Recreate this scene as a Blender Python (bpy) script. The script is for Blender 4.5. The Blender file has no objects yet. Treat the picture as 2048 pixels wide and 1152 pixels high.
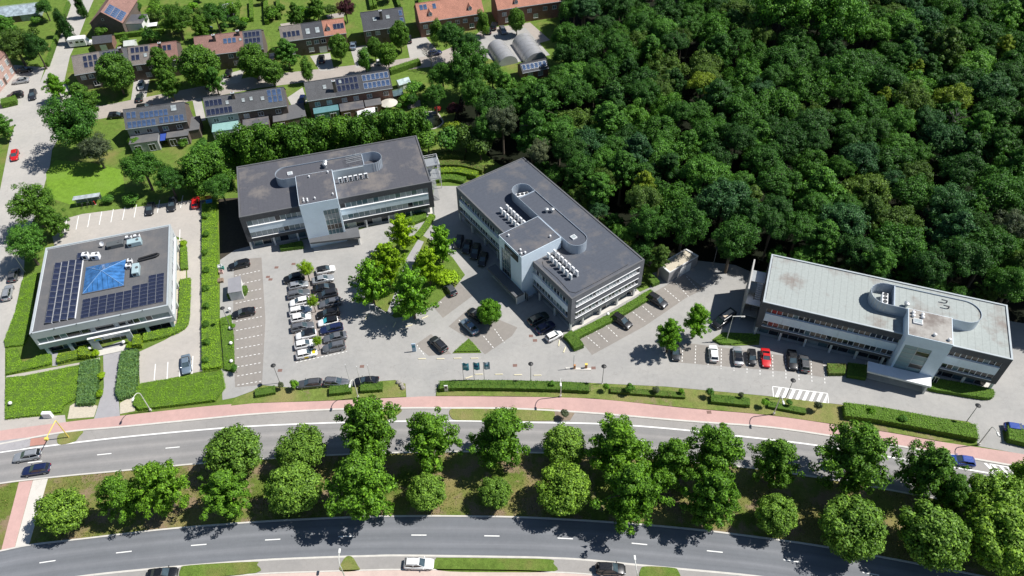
import bpy, math, random
import numpy as np
from mathutils import Vector, Matrix

# ------------------------------------------------------------------ camera, sky, sun, exposure
SC = bpy.context.scene
COL = SC.collection
R = math.radians
FPX, PITCH, ROLL, CAMH = 1550.0, 46.5, -1.5, 120.0      # drone camera: focal length in photo pixels, tilt, roll, height
SUN_EL, SUN_AZ = 55.0, 6.5                               # sun stands to the right of the view

_fwd = Vector((0, math.cos(R(PITCH)), -math.sin(R(PITCH))))
_rt0 = Vector((1, 0, 0)); _up0 = _rt0.cross(_fwd)
_rt = _rt0 * math.cos(R(ROLL)) + _up0 * math.sin(R(ROLL))
_up = _up0 * math.cos(R(ROLL)) - _rt0 * math.sin(R(ROLL))
CAMP = Vector((0, 0, CAMH))

cam_data = bpy.data.cameras.new('camera')
cam_data.sensor_width = 36.0
cam_data.lens = FPX / 2048.0 * 36.0
cam_data.clip_end = 3000.0
cam = bpy.data.objects.new('camera', cam_data)
COL.objects.link(cam)
_m = Matrix((_rt, _up, -_fwd)).transposed().to_4x4()
_m.translation = CAMP
cam.matrix_world = _m
SC.camera = cam

world = bpy.data.worlds.new('World')
SC.world = world
world.use_nodes = True
_nt = world.node_tree
_bg = _nt.nodes['Background']
_sky = _nt.nodes.new('ShaderNodeTexSky')
_sky.sky_type = 'NISHITA'
_sky.sun_disc = False
_sky.sun_elevation = R(SUN_EL)
_sky.sun_rotation = R(90 - SUN_AZ)
_sky.air_density = 1.0
_sky.dust_density = 0.4
_sky.ozone_density = 3.0
_nt.links.new(_sky.outputs[0], _bg.inputs[0])
_bg.inputs[1].default_value = 0.062

sun_data = bpy.data.lights.new('sun', 'SUN')
sun_data.energy = 5.0
sun_data.angle = R(0.5)
sun_data.color = (1.0, 0.965, 0.91)
sun = bpy.data.objects.new('sun', sun_data)
COL.objects.link(sun)
_sd = Vector((math.cos(R(SUN_EL)) * math.cos(R(SUN_AZ)), math.cos(R(SUN_EL)) * math.sin(R(SUN_AZ)), math.sin(R(SUN_EL))))
sun.rotation_euler = _sd.to_track_quat('Z', 'Y').to_euler()
sun.location = _sd * 200

SC.view_settings.view_transform = 'Standard'
SC.view_settings.look = 'None'
SC.view_settings.exposure = 0.32
SC.view_settings.gamma = 1.0
SC.view_settings.use_curve_mapping = False
SC.cycles.max_bounces = 5
SC.cycles.diffuse_bounces = 2
SC.cycles.glossy_bounces = 2
SC.cycles.transmission_bounces = 3
SC.cycles.use_denoising = True

# ------------------------------------------------------------------ helpers
def P(x, y, z=0.0):
    """a point of the place: where the sight line of photo pixel (x, y) meets height z"""
    d = _fwd * FPX + _rt * (x - 1024) + _up * (576 - y)
    return CAMP + d * ((CAMH - z) / -d.z)

def scale_at(p):
    """metres per photo pixel at a point"""
    return (Vector(p) - CAMP).dot(_fwd) / FPX

def tag(o, label=None, cat=None, group=None, kind=None):
    if label: o['label'] = label
    if cat: o['category'] = cat
    if group: o['group'] = group
    if kind: o['kind'] = kind
    return o

def empty(name, loc, rz=0.0):
    o = bpy.data.objects.new(name, None)
    o.empty_display_size = 0.5
    COL.objects.link(o)
    o.location = loc
    o.rotation_euler = (0, 0, rz)
    return o

def link(name, me, parent=None, loc=None, mat=None):
    o = bpy.data.objects.new(name, me)
    COL.objects.link(o)
    if parent: o.parent = parent
    if loc is not None: o.location = loc
    if mat is not None:
        if not me.materials: me.materials.append(mat)
        o.material_slots[0].link = 'OBJECT'
        o.material_slots[0].material = mat
    return o

class MB:
    """collects shapes of ONE part and links them as one mesh"""
    def __init__(s):
        s.v = []; s.f = []; s.mi = []; s.cur = 0
    def add(s, vs, fs):
        n = len(s.v)
        s.v.extend([tuple(v) for v in vs])
        s.f.extend([tuple(i + n for i in f) for f in fs])
        s.mi.extend([s.cur] * len(fs))
        return s
    def box(s, x0, x1, y0, y1, z0, z1):
        return s.add([(x0,y0,z0),(x1,y0,z0),(x1,y1,z0),(x0,y1,z0),(x0,y0,z1),(x1,y0,z1),(x1,y1,z1),(x0,y1,z1)],
                     [(0,3,2,1),(4,5,6,7),(0,1,5,4),(1,2,6,5),(2,3,7,6),(3,0,4,7)])
    def bbox(s, x0, x1, y0, y1, z0, z1, b=0.03):
        """box with chamfered upright and top edges"""
        o = [(x0+b,y0),(x1-b,y0),(x1,y0+b),(x1,y1-b),(x1-b,y1),(x0+b,y1),(x0,y1-b),(x0,y0+b)]
        i = [(x0+2*b,y0+b),(x1-2*b,y0+b),(x1-b,y0+2*b),(x1-b,y1-2*b),(x1-2*b,y1-b),(x0+2*b,y1-b),(x0+b,y1-2*b),(x0+b,y0+2*b)]
        vs = [(x,y,z0) for x,y in o] + [(x,y,z1-b) for x,y in o] + [(x,y,z1) for x,y in i]
        fs = [tuple(range(7,-1,-1)), tuple(range(16,24))]
        for k in range(8):
            j = (k+1) % 8
            fs += [(k,j,8+j,8+k),(8+k,8+j,16+j,16+k)]
        return s.add(vs, fs)
    def prism(s, poly, z0, z1):
        n = len(poly)
        vs = [(p[0],p[1],z0) for p in poly] + [(p[0],p[1],z1) for p in poly]
        fs = [tuple(range(n-1,-1,-1)), tuple(range(n,2*n))]
        for k in range(n):
            j = (k+1) % n
            fs.append((k,j,n+j,n+k))
        return s.add(vs, fs)
    def poly(s, pts):
        return s.add(pts, [tuple(range(len(pts)))])
    def tube(s, p0, p1, r0, r1=None, n=8, cap=True):
        p0 = Vector(p0); p1 = Vector(p1); r1 = r0 if r1 is None else r1
        d = (p1 - p0)
        if d.length < 1e-6: return s
        d.normalize()
        a = d.orthogonal().normalized(); b = d.cross(a)
        vs = []
        for p, r in ((p0,r0),(p1,r1)):
            for k in range(n):
                t = 2*math.pi*k/n
                vs.append(p + a*(r*math.cos(t)) + b*(r*math.sin(t)))
        fs = [(k,(k+1)%n,n+(k+1)%n,n+k) for k in range(n)]
        if cap: fs += [tuple(range(n-1,-1,-1)), tuple(range(n,2*n))]
        return s.add(vs, fs)
    def lathe(s, prof, c=(0,0), n=12):
        vs = []; fs = []
        for r, z in prof:
            for k in range(n):
                t = 2*math.pi*k/n
                vs.append((c[0]+r*math.cos(t), c[1]+r*math.sin(t), z))
        for i in range(len(prof)-1):
            for k in range(n):
                j = (k+1) % n
                fs.append((i*n+k, i*n+j, (i+1)*n+j, (i+1)*n+k))
        fs += [tuple(range(n-1,-1,-1)), tuple(range((len(prof)-1)*n, len(prof)*n))]
        return s.add(vs, fs)
    def mesh(s, name, mats, smooth=False):
        me = bpy.data.meshes.new(name)
        me.from_pydata(s.v, [], s.f)
        if not isinstance(mats, (list, tuple)): mats = [mats]
        for m in mats:
            if m is not None: me.materials.append(m)
        if len(mats) > 1:
            me.polygons.foreach_set('material_index', s.mi)
        if smooth:
            me.polygons.foreach_set('use_smooth', [True]*len(me.polygons))
        me.update()
        return me
    def build(s, name, mats, parent=None, loc=None, smooth=False):
        return link(name, s.mesh(name, mats, smooth), parent, loc)

ORD = ['zeroth','first','second','third','fourth','fifth','sixth','seventh','eighth','ninth','tenth','eleventh','twelfth','thirteenth','fourteenth','fifteenth','sixteenth','seventeenth','eighteenth','nineteenth','twentieth']
def ordn(n):
    if n <= 20: return ORD[n]
    suf = {1:'st',2:'nd',3:'rd'}.get(n % 10 if n % 100 not in (11,12,13) else 0, 'th')
    return f'{n}{suf}'

# ------------------------------------------------------------------ materials
MATS = {}
def nodes(name):
    m = bpy.data.materials.new(name)
    m.use_nodes = True
    nt = m.node_tree
    return m, nt, nt.nodes['Principled BSDF']

def vec_in(nt, world_space=False):
    if world_space:
        g = nt.nodes.new('ShaderNodeNewGeometry'); return g.outputs['Position']
    t = nt.nodes.new('ShaderNodeTexCoord'); return t.outputs['Object']

def noise(nt, vec, scale, detail=3, rough=0.6):
    n = nt.nodes.new('ShaderNodeTexNoise')
    n.inputs['Scale'].default_value = scale
    n.inputs['Detail'].default_value = detail
    n.inputs['Roughness'].default_value = rough
    nt.links.new(vec, n.inputs['Vector'])
    return n.outputs['Fac']

def ramp(nt, fac, stops):
    r = nt.nodes.new('ShaderNodeValToRGB')
    e = r.color_ramp.elements
    while len(e) < len(stops): e.new(0.5)
    for i, (p, c) in enumerate(stops):
        e[i].position = p
        e[i].color = (*c, 1) if len(c) == 3 else c
    nt.links.new(fac, r.inputs[0])
    return r.outputs[0]

def mix(nt, fac, a, b, mode='MIX'):
    m = nt.nodes.new('ShaderNodeMix')
    m.data_type = 'RGBA'; m.blend_type = mode
    for sock, val in ((m.inputs[0], fac), (m.inputs[6], a), (m.inputs[7], b)):
        if isinstance(val, (int, float)): sock.default_value = val
        elif isinstance(val, (tuple, list)): sock.default_value = (*val, 1) if len(val) == 3 else val
        else: nt.links.new(val, sock)
    return m.outputs[2]

def bump(nt, b, height, strength=0.4, dist=0.05):
    n = nt.nodes.new('ShaderNodeBump')
    n.inputs['Strength'].default_value = strength
    n.inputs['Distance'].default_value = dist
    nt.links.new(height, n.inputs['Height'])
    nt.links.new(n.outputs[0], b.inputs['Normal'])

def mul(c, k): return tuple(min(1.0, x*k) for x in c)

def M(name, col, rough=0.8, var=0.15, scale=1.0, metal=0.0, spec=0.4, ws=False, bmp=0.0, coat=0.0):
    """a plain surface with uneven colour"""
    if name in MATS: return MATS[name]
    m, nt, b = nodes(name)
    v = vec_in(nt, ws)
    f1 = noise(nt, v, scale, 4)
    f2 = noise(nt, v, scale*9, 3)
    c1 = ramp(nt, f1, [(0.3, mul(col, 1-var)), (0.7, mul(col, 1+var))])
    c = mix(nt, 0.35, c1, ramp(nt, f2, [(0.3, mul(col, 1-var)), (0.7, mul(col, 1+var))]))
    nt.links.new(c, b.inputs['Base Color'])
    b.inputs['Roughness'].default_value = rough
    b.inputs['Metallic'].default_value = metal
    b.inputs['Specular IOR Level'].default_value = spec
    if coat: b.inputs['Coat Weight'].default_value = coat
    if bmp: bump(nt, b, f2, bmp, 0.03)
    MATS[name] = m
    return m

def paint(name, col, metal=0.0, rough=0.32):
    if name in MATS: return MATS[name]
    m, nt, b = nodes(name)
    v = vec_in(nt)
    f = noise(nt, v, 2.5, 4)
    nt.links.new(ramp(nt, f, [(0.35, mul(col, 0.88)), (0.7, mul(col, 1.06))]), b.inputs['Base Color'])
    nt.links.new(ramp(nt, noise(nt, v, 6, 3), [(0.3, (rough*0.8,)*3), (0.75, (rough*1.5,)*3)]), b.inputs['Roughness'])
    b.inputs['Metallic'].default_value = metal
    b.inputs['Coat Weight'].default_value = 0.6
    b.inputs['Coat Roughness'].default_value = 0.08
    MATS[name] = m
    return m

def glass(name, col=(0.02,0.03,0.04), rough=0.06, spec=0.7):
    if name in MATS: return MATS[name]
    m, nt, b = nodes(name)
    v = vec_in(nt)
    nt.links.new(ramp(nt, noise(nt, v, 0.9, 2), [(0.3, mul(col,0.7)), (0.7, mul(col,1.4))]), b.inputs['Base Color'])
    b.inputs['Roughness'].default_value = rough
    b.inputs['Specular IOR Level'].default_value = spec
    b.inputs['IOR'].default_value = 1.5
    MATS[name] = m
    return m

def leaf(name, col, var=0.35, hue=0.0, trans=0.22):
    """foliage: every leaf clump its own tone"""
    if name in MATS: return MATS[name]
    m, nt, b = nodes(name)
    g = nt.nodes.new('ShaderNodeNewGeometry')
    oi = nt.nodes.new('ShaderNodeObjectInfo')
    yel = (col[0]*1.32+0.004, col[1]*1.2, col[2]*0.9)
    c = ramp(nt, g.outputs['Random Per Island'], [(0.0, mul(col, 1-var)), (0.55, col), (1.0, tuple(min(1,x*(1+var)) for x in yel))])
    c2 = ramp(nt, oi.outputs['Random'], [(0.0, (0.80,0.84,0.86)), (0.5, (1.0,1.0,1.0)), (1.0, (1.16,1.1,0.96))])
    c = mix(nt, 1.0, c, c2, 'MULTIPLY')
    nt.links.new(c, b.inputs['Base Color'])
    b.inputs['Roughness'].default_value = 0.55
    b.inputs['Specular IOR Level'].default_value = 0.25
    tr = nt.nodes.new('ShaderNodeBsdfTranslucent')
    nt.links.new(mix(nt, 1.0, c, (1.25,1.35,0.6), 'MULTIPLY'), tr.inputs[0])
    ms = nt.nodes.new('ShaderNodeMixShader')
    ms.inputs[0].default_value = trans
    nt.links.new(b.outputs[0], ms.inputs[1]); nt.links.new(tr.outputs[0], ms.inputs[2])
    nt.links.new(ms.outputs[0], nt.nodes['Material Output'].inputs[0])
    MATS[name] = m
    return m

def grass_mat(name, col, dry, dirt, amt_dry=0.5, amt_dirt=0.3):
    if name in MATS: return MATS[name]
    m, nt, b = nodes(name)
    v = vec_in(nt, True)
    f1 = noise(nt, v, 0.12, 4); f2 = noise(nt, v, 0.9, 5, 0.7); f3 = noise(nt, v, 6.0, 4, 0.75); f4 = noise(nt, v, 0.22, 5, 0.7)
    c = ramp(nt, f2, [(0.3, mul(col,0.75)), (0.7, mul(col,1.3))])
    c = mix(nt, ramp(nt, f1, [(0.62-amt_dry*0.3, (0,0,0)), (0.82-amt_dry*0.3, (1,1,1))]), c, dry)
    c = mix(nt, ramp(nt, f4, [(0.74-amt_dirt*0.4, (0,0,0)), (0.84-amt_dirt*0.4, (1,1,1))]), c, dirt)
    c = mix(nt, 1.0, c, ramp(nt, f3, [(0.25, (0.6,0.62,0.55)), (0.75, (1.35,1.3,1.2))]), 'MULTIPLY')
    nt.links.new(c, b.inputs['Base Color'])
    b.inputs['Roughness'].default_value = 0.9
    b.inputs['Specular IOR Level'].default_value = 0.15
    bump(nt, b, f3, 0.8, 0.15)
    MATS[name] = m
    return m

def asphalt(name, col, patch=0.12, grain=0.12, warm=(1.02,1.0,0.98), lanes=False, crack=True):
    """tarmac or concrete paving: blotches, fine grain, faint cracks; lanes: tyre-worn bands along the road"""
    if name in MATS: return MATS[name]
    m, nt, b = nodes(name)
    v = vec_in(nt, True)
    f1 = noise(nt, v, 0.10, 5, 0.65); f2 = noise(nt, v, 1.1, 5, 0.7); f3 = noise(nt, v, 14.0, 3)
    c = ramp(nt, f1, [(0.3, mul(col,1-patch)), (0.72, tuple(x*(1+patch)*w for x,w in zip(col,warm)))])
    c = mix(nt, 1.0, c, ramp(nt, f2, [(0.3, (1-patch*0.7,)*3), (0.7, (1+patch*0.5,)*3)]), 'MULTIPLY')
    c = mix(nt, 1.0, c, ramp(nt, f3, [(0.25, (1-grain,)*3), (0.75, (1+grain,)*3)]), 'MULTIPLY')
    if crack:
        vo = nt.nodes.new('ShaderNodeTexVoronoi'); vo.feature = 'DISTANCE_TO_EDGE'
        vo.inputs['Scale'].default_value = 0.16
        wv = nt.nodes.new('ShaderNodeVectorMath'); wv.operation = 'ADD'
        n3 = nt.nodes.new('ShaderNodeTexNoise'); n3.inputs['Scale'].default_value = 0.5; n3.inputs['Detail'].default_value = 4
        nt.links.new(v, n3.inputs['Vector'])
        sc = nt.nodes.new('ShaderNodeVectorMath'); sc.operation = 'SCALE'; sc.inputs['Scale'].default_value = 4.0
        nt.links.new(n3.outputs['Color'], sc.inputs[0])
        nt.links.new(v, wv.inputs[0]); nt.links.new(sc.outputs[0], wv.inputs[1])
        nt.links.new(wv.outputs[0], vo.inputs['Vector'])
        c = mix(nt, 1.0, c, ramp(nt, vo.outputs['Distance'], [(0.0, (0.86,0.85,0.84)), (0.008, (1,1,1))]), 'MULTIPLY')
    if lanes:
        uv = nt.nodes.new('ShaderNodeUVMap')
        sx = nt.nodes.new('ShaderNodeSeparateXYZ'); nt.links.new(uv.outputs[0], sx.inputs[0])
        band = ramp(nt, sx.outputs['Y'], [(0.0,(0.86,)*3),(0.08,(0.98,)*3),(0.2,(0.92,)*3),(0.31,(1.16,1.14,1.13)),(0.42,(0.95,)*3),(0.5,(0.9,)*3),(0.6,(0.95,)*3),(0.7,(1.15,1.13,1.12)),(0.82,(0.93,)*3),(1.0,(1.02,)*3)])
        mp = nt.nodes.new('ShaderNodeMapping'); mp.inputs['Scale'].default_value = (0.05, 14, 1)
        nt.links.new(uv.outputs[0], mp.inputs[0])
        c = mix(nt, 1.0, c, band, 'MULTIPLY')
        c = mix(nt, 1.0, c, ramp(nt, noise(nt, mp.outputs[0], 1.0, 4), [(0.3,(0.94,)*3),(0.7,(1.06,)*3)]), 'MULTIPLY')
    nt.links.new(c, b.inputs['Base Color'])
    b.inputs['Roughness'].default_value = 0.85
    b.inputs['Specular IOR Level'].default_value = 0.3
    bump(nt, b, f3, 0.3, 0.01)
    MATS[name] = m
    return m

def roofing(name, col, seam=1.0, seam_dark=0.88, stain=(0.30,0.27,0.24), amt=0.35, rot=0.0):
    """flat roof felt: parallel sheet seams, puddle stains"""
    if name in MATS: return MATS[name]
    m, nt, b = nodes(name)
    v = vec_in(nt)
    f1 = noise(nt, v, 0.16, 5, 0.65); f2 = noise(nt, v, 2.2, 4); f3 = noise(nt, v, 12, 3)
    c = ramp(nt, f2, [(0.3, mul(col,0.92)), (0.7, mul(col,1.08))])
    c = mix(nt, ramp(nt, f1, [(0.50,(0,0,0)), (0.66,(amt,)*3)]), c, stain)
    w = nt.nodes.new('ShaderNodeTexWave'); w.wave_profile = 'SAW'; w.bands_direction = 'X'
    w.inputs['Scale'].default_value = 0.314/seam*1.0; w.inputs['Distortion'].default_value = 0.0
    nt.links.new(v, w.inputs['Vector'])
    c = mix(nt, 1.0, c, ramp(nt, w.outputs['Fac'], [(0.0,(seam_dark,)*3), (0.05,(1,1,1)), (0.95,(1,1,1)), (1.0,(seam_dark,)*3)]), 'MULTIPLY')
    c = mix(nt, 1.0, c, ramp(nt, f3, [(0.25,(0.93,)*3), (0.75,(1.07,)*3)]), 'MULTIPLY')
    nt.links.new(c, b.inputs['Base Color'])
    b.inputs['Roughness'].default_value = 0.8
    b.inputs['Specular IOR Level'].default_value = 0.3
    bump(nt, b, f3, 0.25, 0.02)
    MATS[name] = m
    return m

def brick(name, col, mortar=(0.35,0.33,0.30), scale=4.5, var=0.25):
    if name in MATS: return MATS[name]
    m, nt, b = nodes(name)
    v = vec_in(nt)
    sx = nt.nodes.new('ShaderNodeSeparateXYZ'); nt.links.new(v, sx.inputs[0])
    ad = nt.nodes.new('ShaderNodeMath'); ad.operation = 'ADD'
    nt.links.new(sx.outputs['X'], ad.inputs[0]); nt.links.new(sx.outputs['Y'], ad.inputs[1])
    cb = nt.nodes.new('ShaderNodeCombineXYZ')
    nt.links.new(ad.outputs[0], cb.inputs['X']); nt.links.new(sx.outputs['Z'], cb.inputs['Y'])
    br = nt.nodes.new('ShaderNodeTexBrick')
    br.inputs['Scale'].default_value = scale
    br.inputs['Mortar Size'].default_value = 0.012
    br.inputs['Color1'].default_value = (*mul(col,1-var),1); br.inputs['Color2'].default_value = (*mul(col,1+var),1)
    br.inputs['Mortar'].default_value = (*mortar,1)
    nt.links.new(cb.outputs[0], br.inputs['Vector'])
    c = mix(nt, 1.0, br.outputs['Color'], ramp(nt, noise(nt, v, 0.8, 4), [(0.3,(0.85,)*3),(0.7,(1.12,)*3)]), 'MULTIPLY')
    nt.links.new(c, b.inputs['Base Color'])
    b.inputs['Roughness'].default_value = 0.9
    bump(nt, b, br.outputs['Fac'], -0.3, 0.01)
    MATS[name] = m
    return m

def tiles(name, col, var=0.2):
    """pitched roof: rows of tiles as fine relief"""
    if name in MATS: return MATS[name]
    m, nt, b = nodes(name)
    v = vec_in(nt)
    br = nt.nodes.new('ShaderNodeTexBrick'); br.inputs['Scale'].default_value = 2.6
    br.inputs['Mortar Size'].default_value = 0.03; br.inputs['Row Height'].default_value = 0.34; br.inputs['Brick Width'].default_value = 0.3
    br.inputs['Color1'].default_value = (*mul(col,1-var),1); br.inputs['Color2'].default_value = (*mul(col,1+var),1)
    br.inputs['Mortar'].default_value = (*mul(col,0.6),1)
    nt.links.new(v, br.inputs['Vector'])
    c = mix(nt, 1.0, br.outputs['Color'], ramp(nt, noise(nt, v, 0.5, 5, 0.7), [(0.3,(0.82,)*3),(0.7,(1.15,)*3)]), 'MULTIPLY')
    nt.links.new(c, b.inputs['Base Color'])
    b.inputs['Roughness'].default_value = 0.8
    bump(nt, b, br.outputs['Fac'], -0.4, 0.03)
    MATS[name] = m
    return m

# ================================================================== THE SETTING: ground, roads, pavements
def cr(pts, n):
    """Catmull-Rom through points (tuples), n samples"""
    p = [Vector(q) for q in pts]
    p = [p[0]*2 - p[1]] + p + [p[-1]*2 - p[-2]]
    out = []
    segs = len(p) - 3
    for k in range(n):
        t = k/(n-1)*segs; i = min(int(t), segs-1); u = t - i
        a, b, c, d = p[i:i+4]
        out.append(0.5*((2*b) + (c-a)*u + (2*a-5*b+4*c-d)*u*u + (3*b-a-3*c+d)*u*u*u))
    return out

def gcurve(px, n=90, z=0.0):
    return cr([P(x, y, 0.0) for x, y in px], n)

def resample(pts, step):
    out = [pts[0]]; acc = 0.0
    for a, b in zip(pts, pts[1:]):
        L = (b-a).length
        while acc + L >= step:
            t = (step-acc)/L
            a = a.lerp(b, t); L = (b-a).length; acc = 0.0
            out.append(a.copy())
        acc += L
    return out

def sheet(name, top, bot, z, mat, uv=True, kind='structure'):
    """a band of ground between two curves"""
    n = len(top)
    vs = [(p.x,p.y,z) for p in top] + [(p.x,p.y,z) for p in bot]
    fs = [(i, n+i, n+i+1, i+1) for i in range(n-1)]
    me = bpy.data.meshes.new(name)
    me.from_pydata(vs, [], fs)
    me.materials.append(mat)
    if uv:
        l = me.uv_layers.new(name='UVMap')
        d = [0.0]
        for a, b in zip(top, top[1:]): d.append(d[-1] + (b-a).length)
        for poly in me.polygons:
            for li in poly.loop_indices:
                vi = me.loops[li].vertex_index
                l.data[li].uv = (d[vi % n], 0.0 if vi < n else 1.0)
    me.update()
    o = link(name, me)
    if kind: o['kind'] = kind
    return o

def patch(name, px, z, mat, kind='structure', world=None):
    pts = world if world else [P(x, y) for x, y in px]
    mb = MB(); mb.poly([(p.x,p.y,z) for p in pts])
    o = mb.build(name, mat)
    # ground faces up
    if o.data.polygons[0].normal.z < 0: o.data.flip_normals()
    if kind: o['kind'] = kind
    return o

def smooth_poly(px, n=8):
    w = [P(x, y) for x, y in px]
    m = len(w); out = []
    for i in range(m):
        a, b, c, d = w[i-1], w[i], w[(i+1)%m], w[(i+2)%m]
        for k in range(n):
            u = k/n
            out.append(0.5*((2*b) + (c-a)*u + (2*a-5*b+4*c-d)*u*u + (3*b-a-3*c+d)*u*u*u))
    return out

def slab(name, px, h, mat, kind='structure', world=None, z0=0.0):
    """a raised island with a kerb height"""
    w = world if world else [P(x, y) for x, y in px]
    a = sum(p.x*q.y - q.x*p.y for p, q in zip(w, w[1:]+w[:1]))
    if a < 0: w = w[::-1]
    o = MB().prism([(p.x,p.y) for p in w], z0, h).build(name, mat)
    if kind: o['kind'] = kind
    return o

def stripe(mb, a, b, w, z):
    d = (b-a); d.z = 0; d.normalize(); s = Vector((-d.y, d.x, 0))*(w/2)
    mb.poly([(q.x,q.y,z) for q in (a-s, b-s, b+s, a+s)])

G_LAWN = grass_mat('garden_lawn_grass', (0.115,0.185,0.035), (0.20,0.20,0.07), (0.17,0.13,0.08), 0.35, 0.1)
G_MED = grass_mat('median_grass', (0.115,0.165,0.032), (0.23,0.205,0.085), (0.25,0.19,0.13), 0.75, 0.62)
G_VERGE = grass_mat('verge_grass', (0.15,0.205,0.05), (0.25,0.235,0.10), (0.26,0.21,0.14), 0.6, 0.42)
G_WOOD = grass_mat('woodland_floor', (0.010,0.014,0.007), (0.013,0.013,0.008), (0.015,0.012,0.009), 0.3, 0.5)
T_ROAD = asphalt('road_asphalt_light', (0.245,0.243,0.243), 0.08, 0.10, lanes=True, crack=False)
T_ROAD2 = asphalt('road_asphalt_dark', (0.165,0.175,0.192), 0.07, 0.10, warm=(1,1,1), lanes=True, crack=False)
T_LOT = asphalt('car_park_paving', (0.335,0.332,0.322), 0.11, 0.10)
T_LOTA = asphalt('beige_concrete_paving', (0.42,0.395,0.365), 0.09, 0.08)
T_BAY = asphalt('parking_bay_paving', (0.255,0.238,0.22), 0.10, 0.10)
T_LANE = asphalt('lay_by_paving', (0.30,0.29,0.28), 0.09, 0.1)
T_CONC = asphalt('street_concrete', (0.40,0.388,0.365), 0.10, 0.08)
T_STREET = asphalt('residential_paving', (0.36,0.325,0.295), 0.11, 0.10)
T_PINK = asphalt('pink_cycle_path_paving', (0.49,0.325,0.30), 0.10, 0.08, crack=False)
T_PATH = asphalt('grey_path_paving', (0.34,0.335,0.35), 0.08, 0.08)
T_KERB = M('kerb_concrete', (0.55,0.53,0.49), 0.85, 0.12, 0.8, ws=True)
T_WHITE = M('road_marking_white', (0.80,0.80,0.78), 0.7, 0.06, 2.0, ws=True)
T_SOIL = M('bare_soil', (0.24,0.19,0.14), 0.95, 0.25, 1.2, ws=True, bmp=0.5)
T_GRAVEL = M('pale_gravel', (0.50,0.45,0.36), 0.95, 0.18, 3.0, ws=True, bmp=0.5)

# one ground sheet far beyond the view
mb = MB(); mb.poly([(-900,-500,-0.02),(900,-500,-0.02),(900,1300,-0.02),(-900,1300,-0.02)])
tag(mb.build('ground', G_LAWN), kind='structure')
# woodland floor
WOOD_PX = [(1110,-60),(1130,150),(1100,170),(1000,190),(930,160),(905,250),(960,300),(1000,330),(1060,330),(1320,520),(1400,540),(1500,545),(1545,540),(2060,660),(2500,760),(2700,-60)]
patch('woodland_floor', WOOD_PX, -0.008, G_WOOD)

# --- the dual carriageway: curves of its edges, left to right
E_PINK0 = gcurve([(-260,910),(-100,880),(0,862),(130,845),(250,831),(425,812),(512,807),(662,802),(812,795),(872,793),(1024,794),(1184,798),(1374,817),(1536,831),(1678,851),(1786,867),(1881,884),(2048,909),(2200,936),(2400,975)])
E_PINK1 = gcurve([(-260,938),(-100,905),(0,887),(130,863),(250,852),(425,835),(512,827),(662,818),(812,815),(872,815),(1024,816),(1184,825),(1374,841),(1536,853),(1678,873),(1786,889),(1881,905),(2048,934),(2200,962),(2400,1004)])
E_LINE1 = gcurve([(-260,958),(-100,924),(0,905),(120,889),(250,874),(400,860),(512,852),(687,845),(850,842),(950,842),(1064,845),(1209,848),(1346,858),(1466,871),(1598,886),(1700,901),(1791,916),(1993,949),(2180,985),(2400,1032)])
E_ROAD1B = gcurve([(-260,1022),(-100,986),(0,966),(120,952),(237,941),(410,925),(522,917),(687,908),(807,904),(950,902),(1059,904),(1209,908),(1346,919),(1486,933),(1598,948),(1700,964),(1791,981),(1993,1018),(2180,1056),(2400,1108)])
E_ROAD2T = gcurve([(-280,1160),(-120,1125),(0,1104),(60,1092),(180,1078),(335,1060),(512,1046),(640,1039),(752,1035),(862,1034),(1024,1036),(1134,1041),(1270,1050),(1399,1062),(1536,1079),(1640,1094),(1736,1111),(1848,1132),(1980,1158),(2300,1228)])
E_ROAD2B = gcurve([(-300,1250),(-130,1210),(0,1180),(60,1170),(175,1151),(335,1135),(512,1121),(640,1115),(740,1112),(812,1111),(1024,1114),(1100,1116),(1174,1120),(1306,1133),(1499,1151),(1600,1166),(1736,1187),(1848,1208),(1980,1236),(2300,1310)])
E_LAYB = gcurve([(-300,1290),(-130,1248),(0,1216),(60,1204),(175,1183),(335,1166),(512,1150),(640,1145),(740,1142),(812,1141),(1024,1143),(1100,1146),(1174,1150),(1306,1163),(1499,1182),(1600,1198),(1736,1220),(1848,1242),(1980,1272),(2300,1350)])
E_PATHB = gcurve([(-310,1330),(-130,1286),(0,1252),(60,1240),(175,1217),(335,1199),(512,1182),(640,1177),(740,1174),(812,1173),(1024,1175),(1100,1178),(1174,1182),(1306,1196),(1499,1216),(1600,1233),(1736,1256),(1848,1280),(1980,1312),(2300,1392)])

def inset(c0, c1, t): return [a.lerp(b, t) for a, b in zip(c0, c1)]
def shift(c, d):
    out = []
    for i, p in enumerate(c):
        t = (c[min(i+1,len(c)-1)] - c[max(i-1,0)]).normalized()
        out.append(p + Vector((t.y, -t.x, 0))*d)       # d > 0: towards the camera
    return out

sheet('cycle_path', E_PINK0, E_PINK1, 0.10, T_PINK)
sheet('lay_by', shift(E_PINK1, 0.35), E_LINE1, 0.022, T_LANE)
sheet('road', E_LINE1, E_ROAD1B, 0.03, T_ROAD).name = 'road'
sheet('median', E_ROAD1B, E_ROAD2T, 0.012, G_MED)
sheet('road', E_ROAD2T, E_ROAD2B, 0.03, T_ROAD2)
sheet('lay_by', E_ROAD2B, E_LAYB, 0.022, T_LANE)
sheet('cycle_path', E_LAYB, E_PATHB, 0.10, asphalt('pale_pink_path_paving', (0.54,0.43,0.385), 0.1, 0.08, crack=False))

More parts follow.
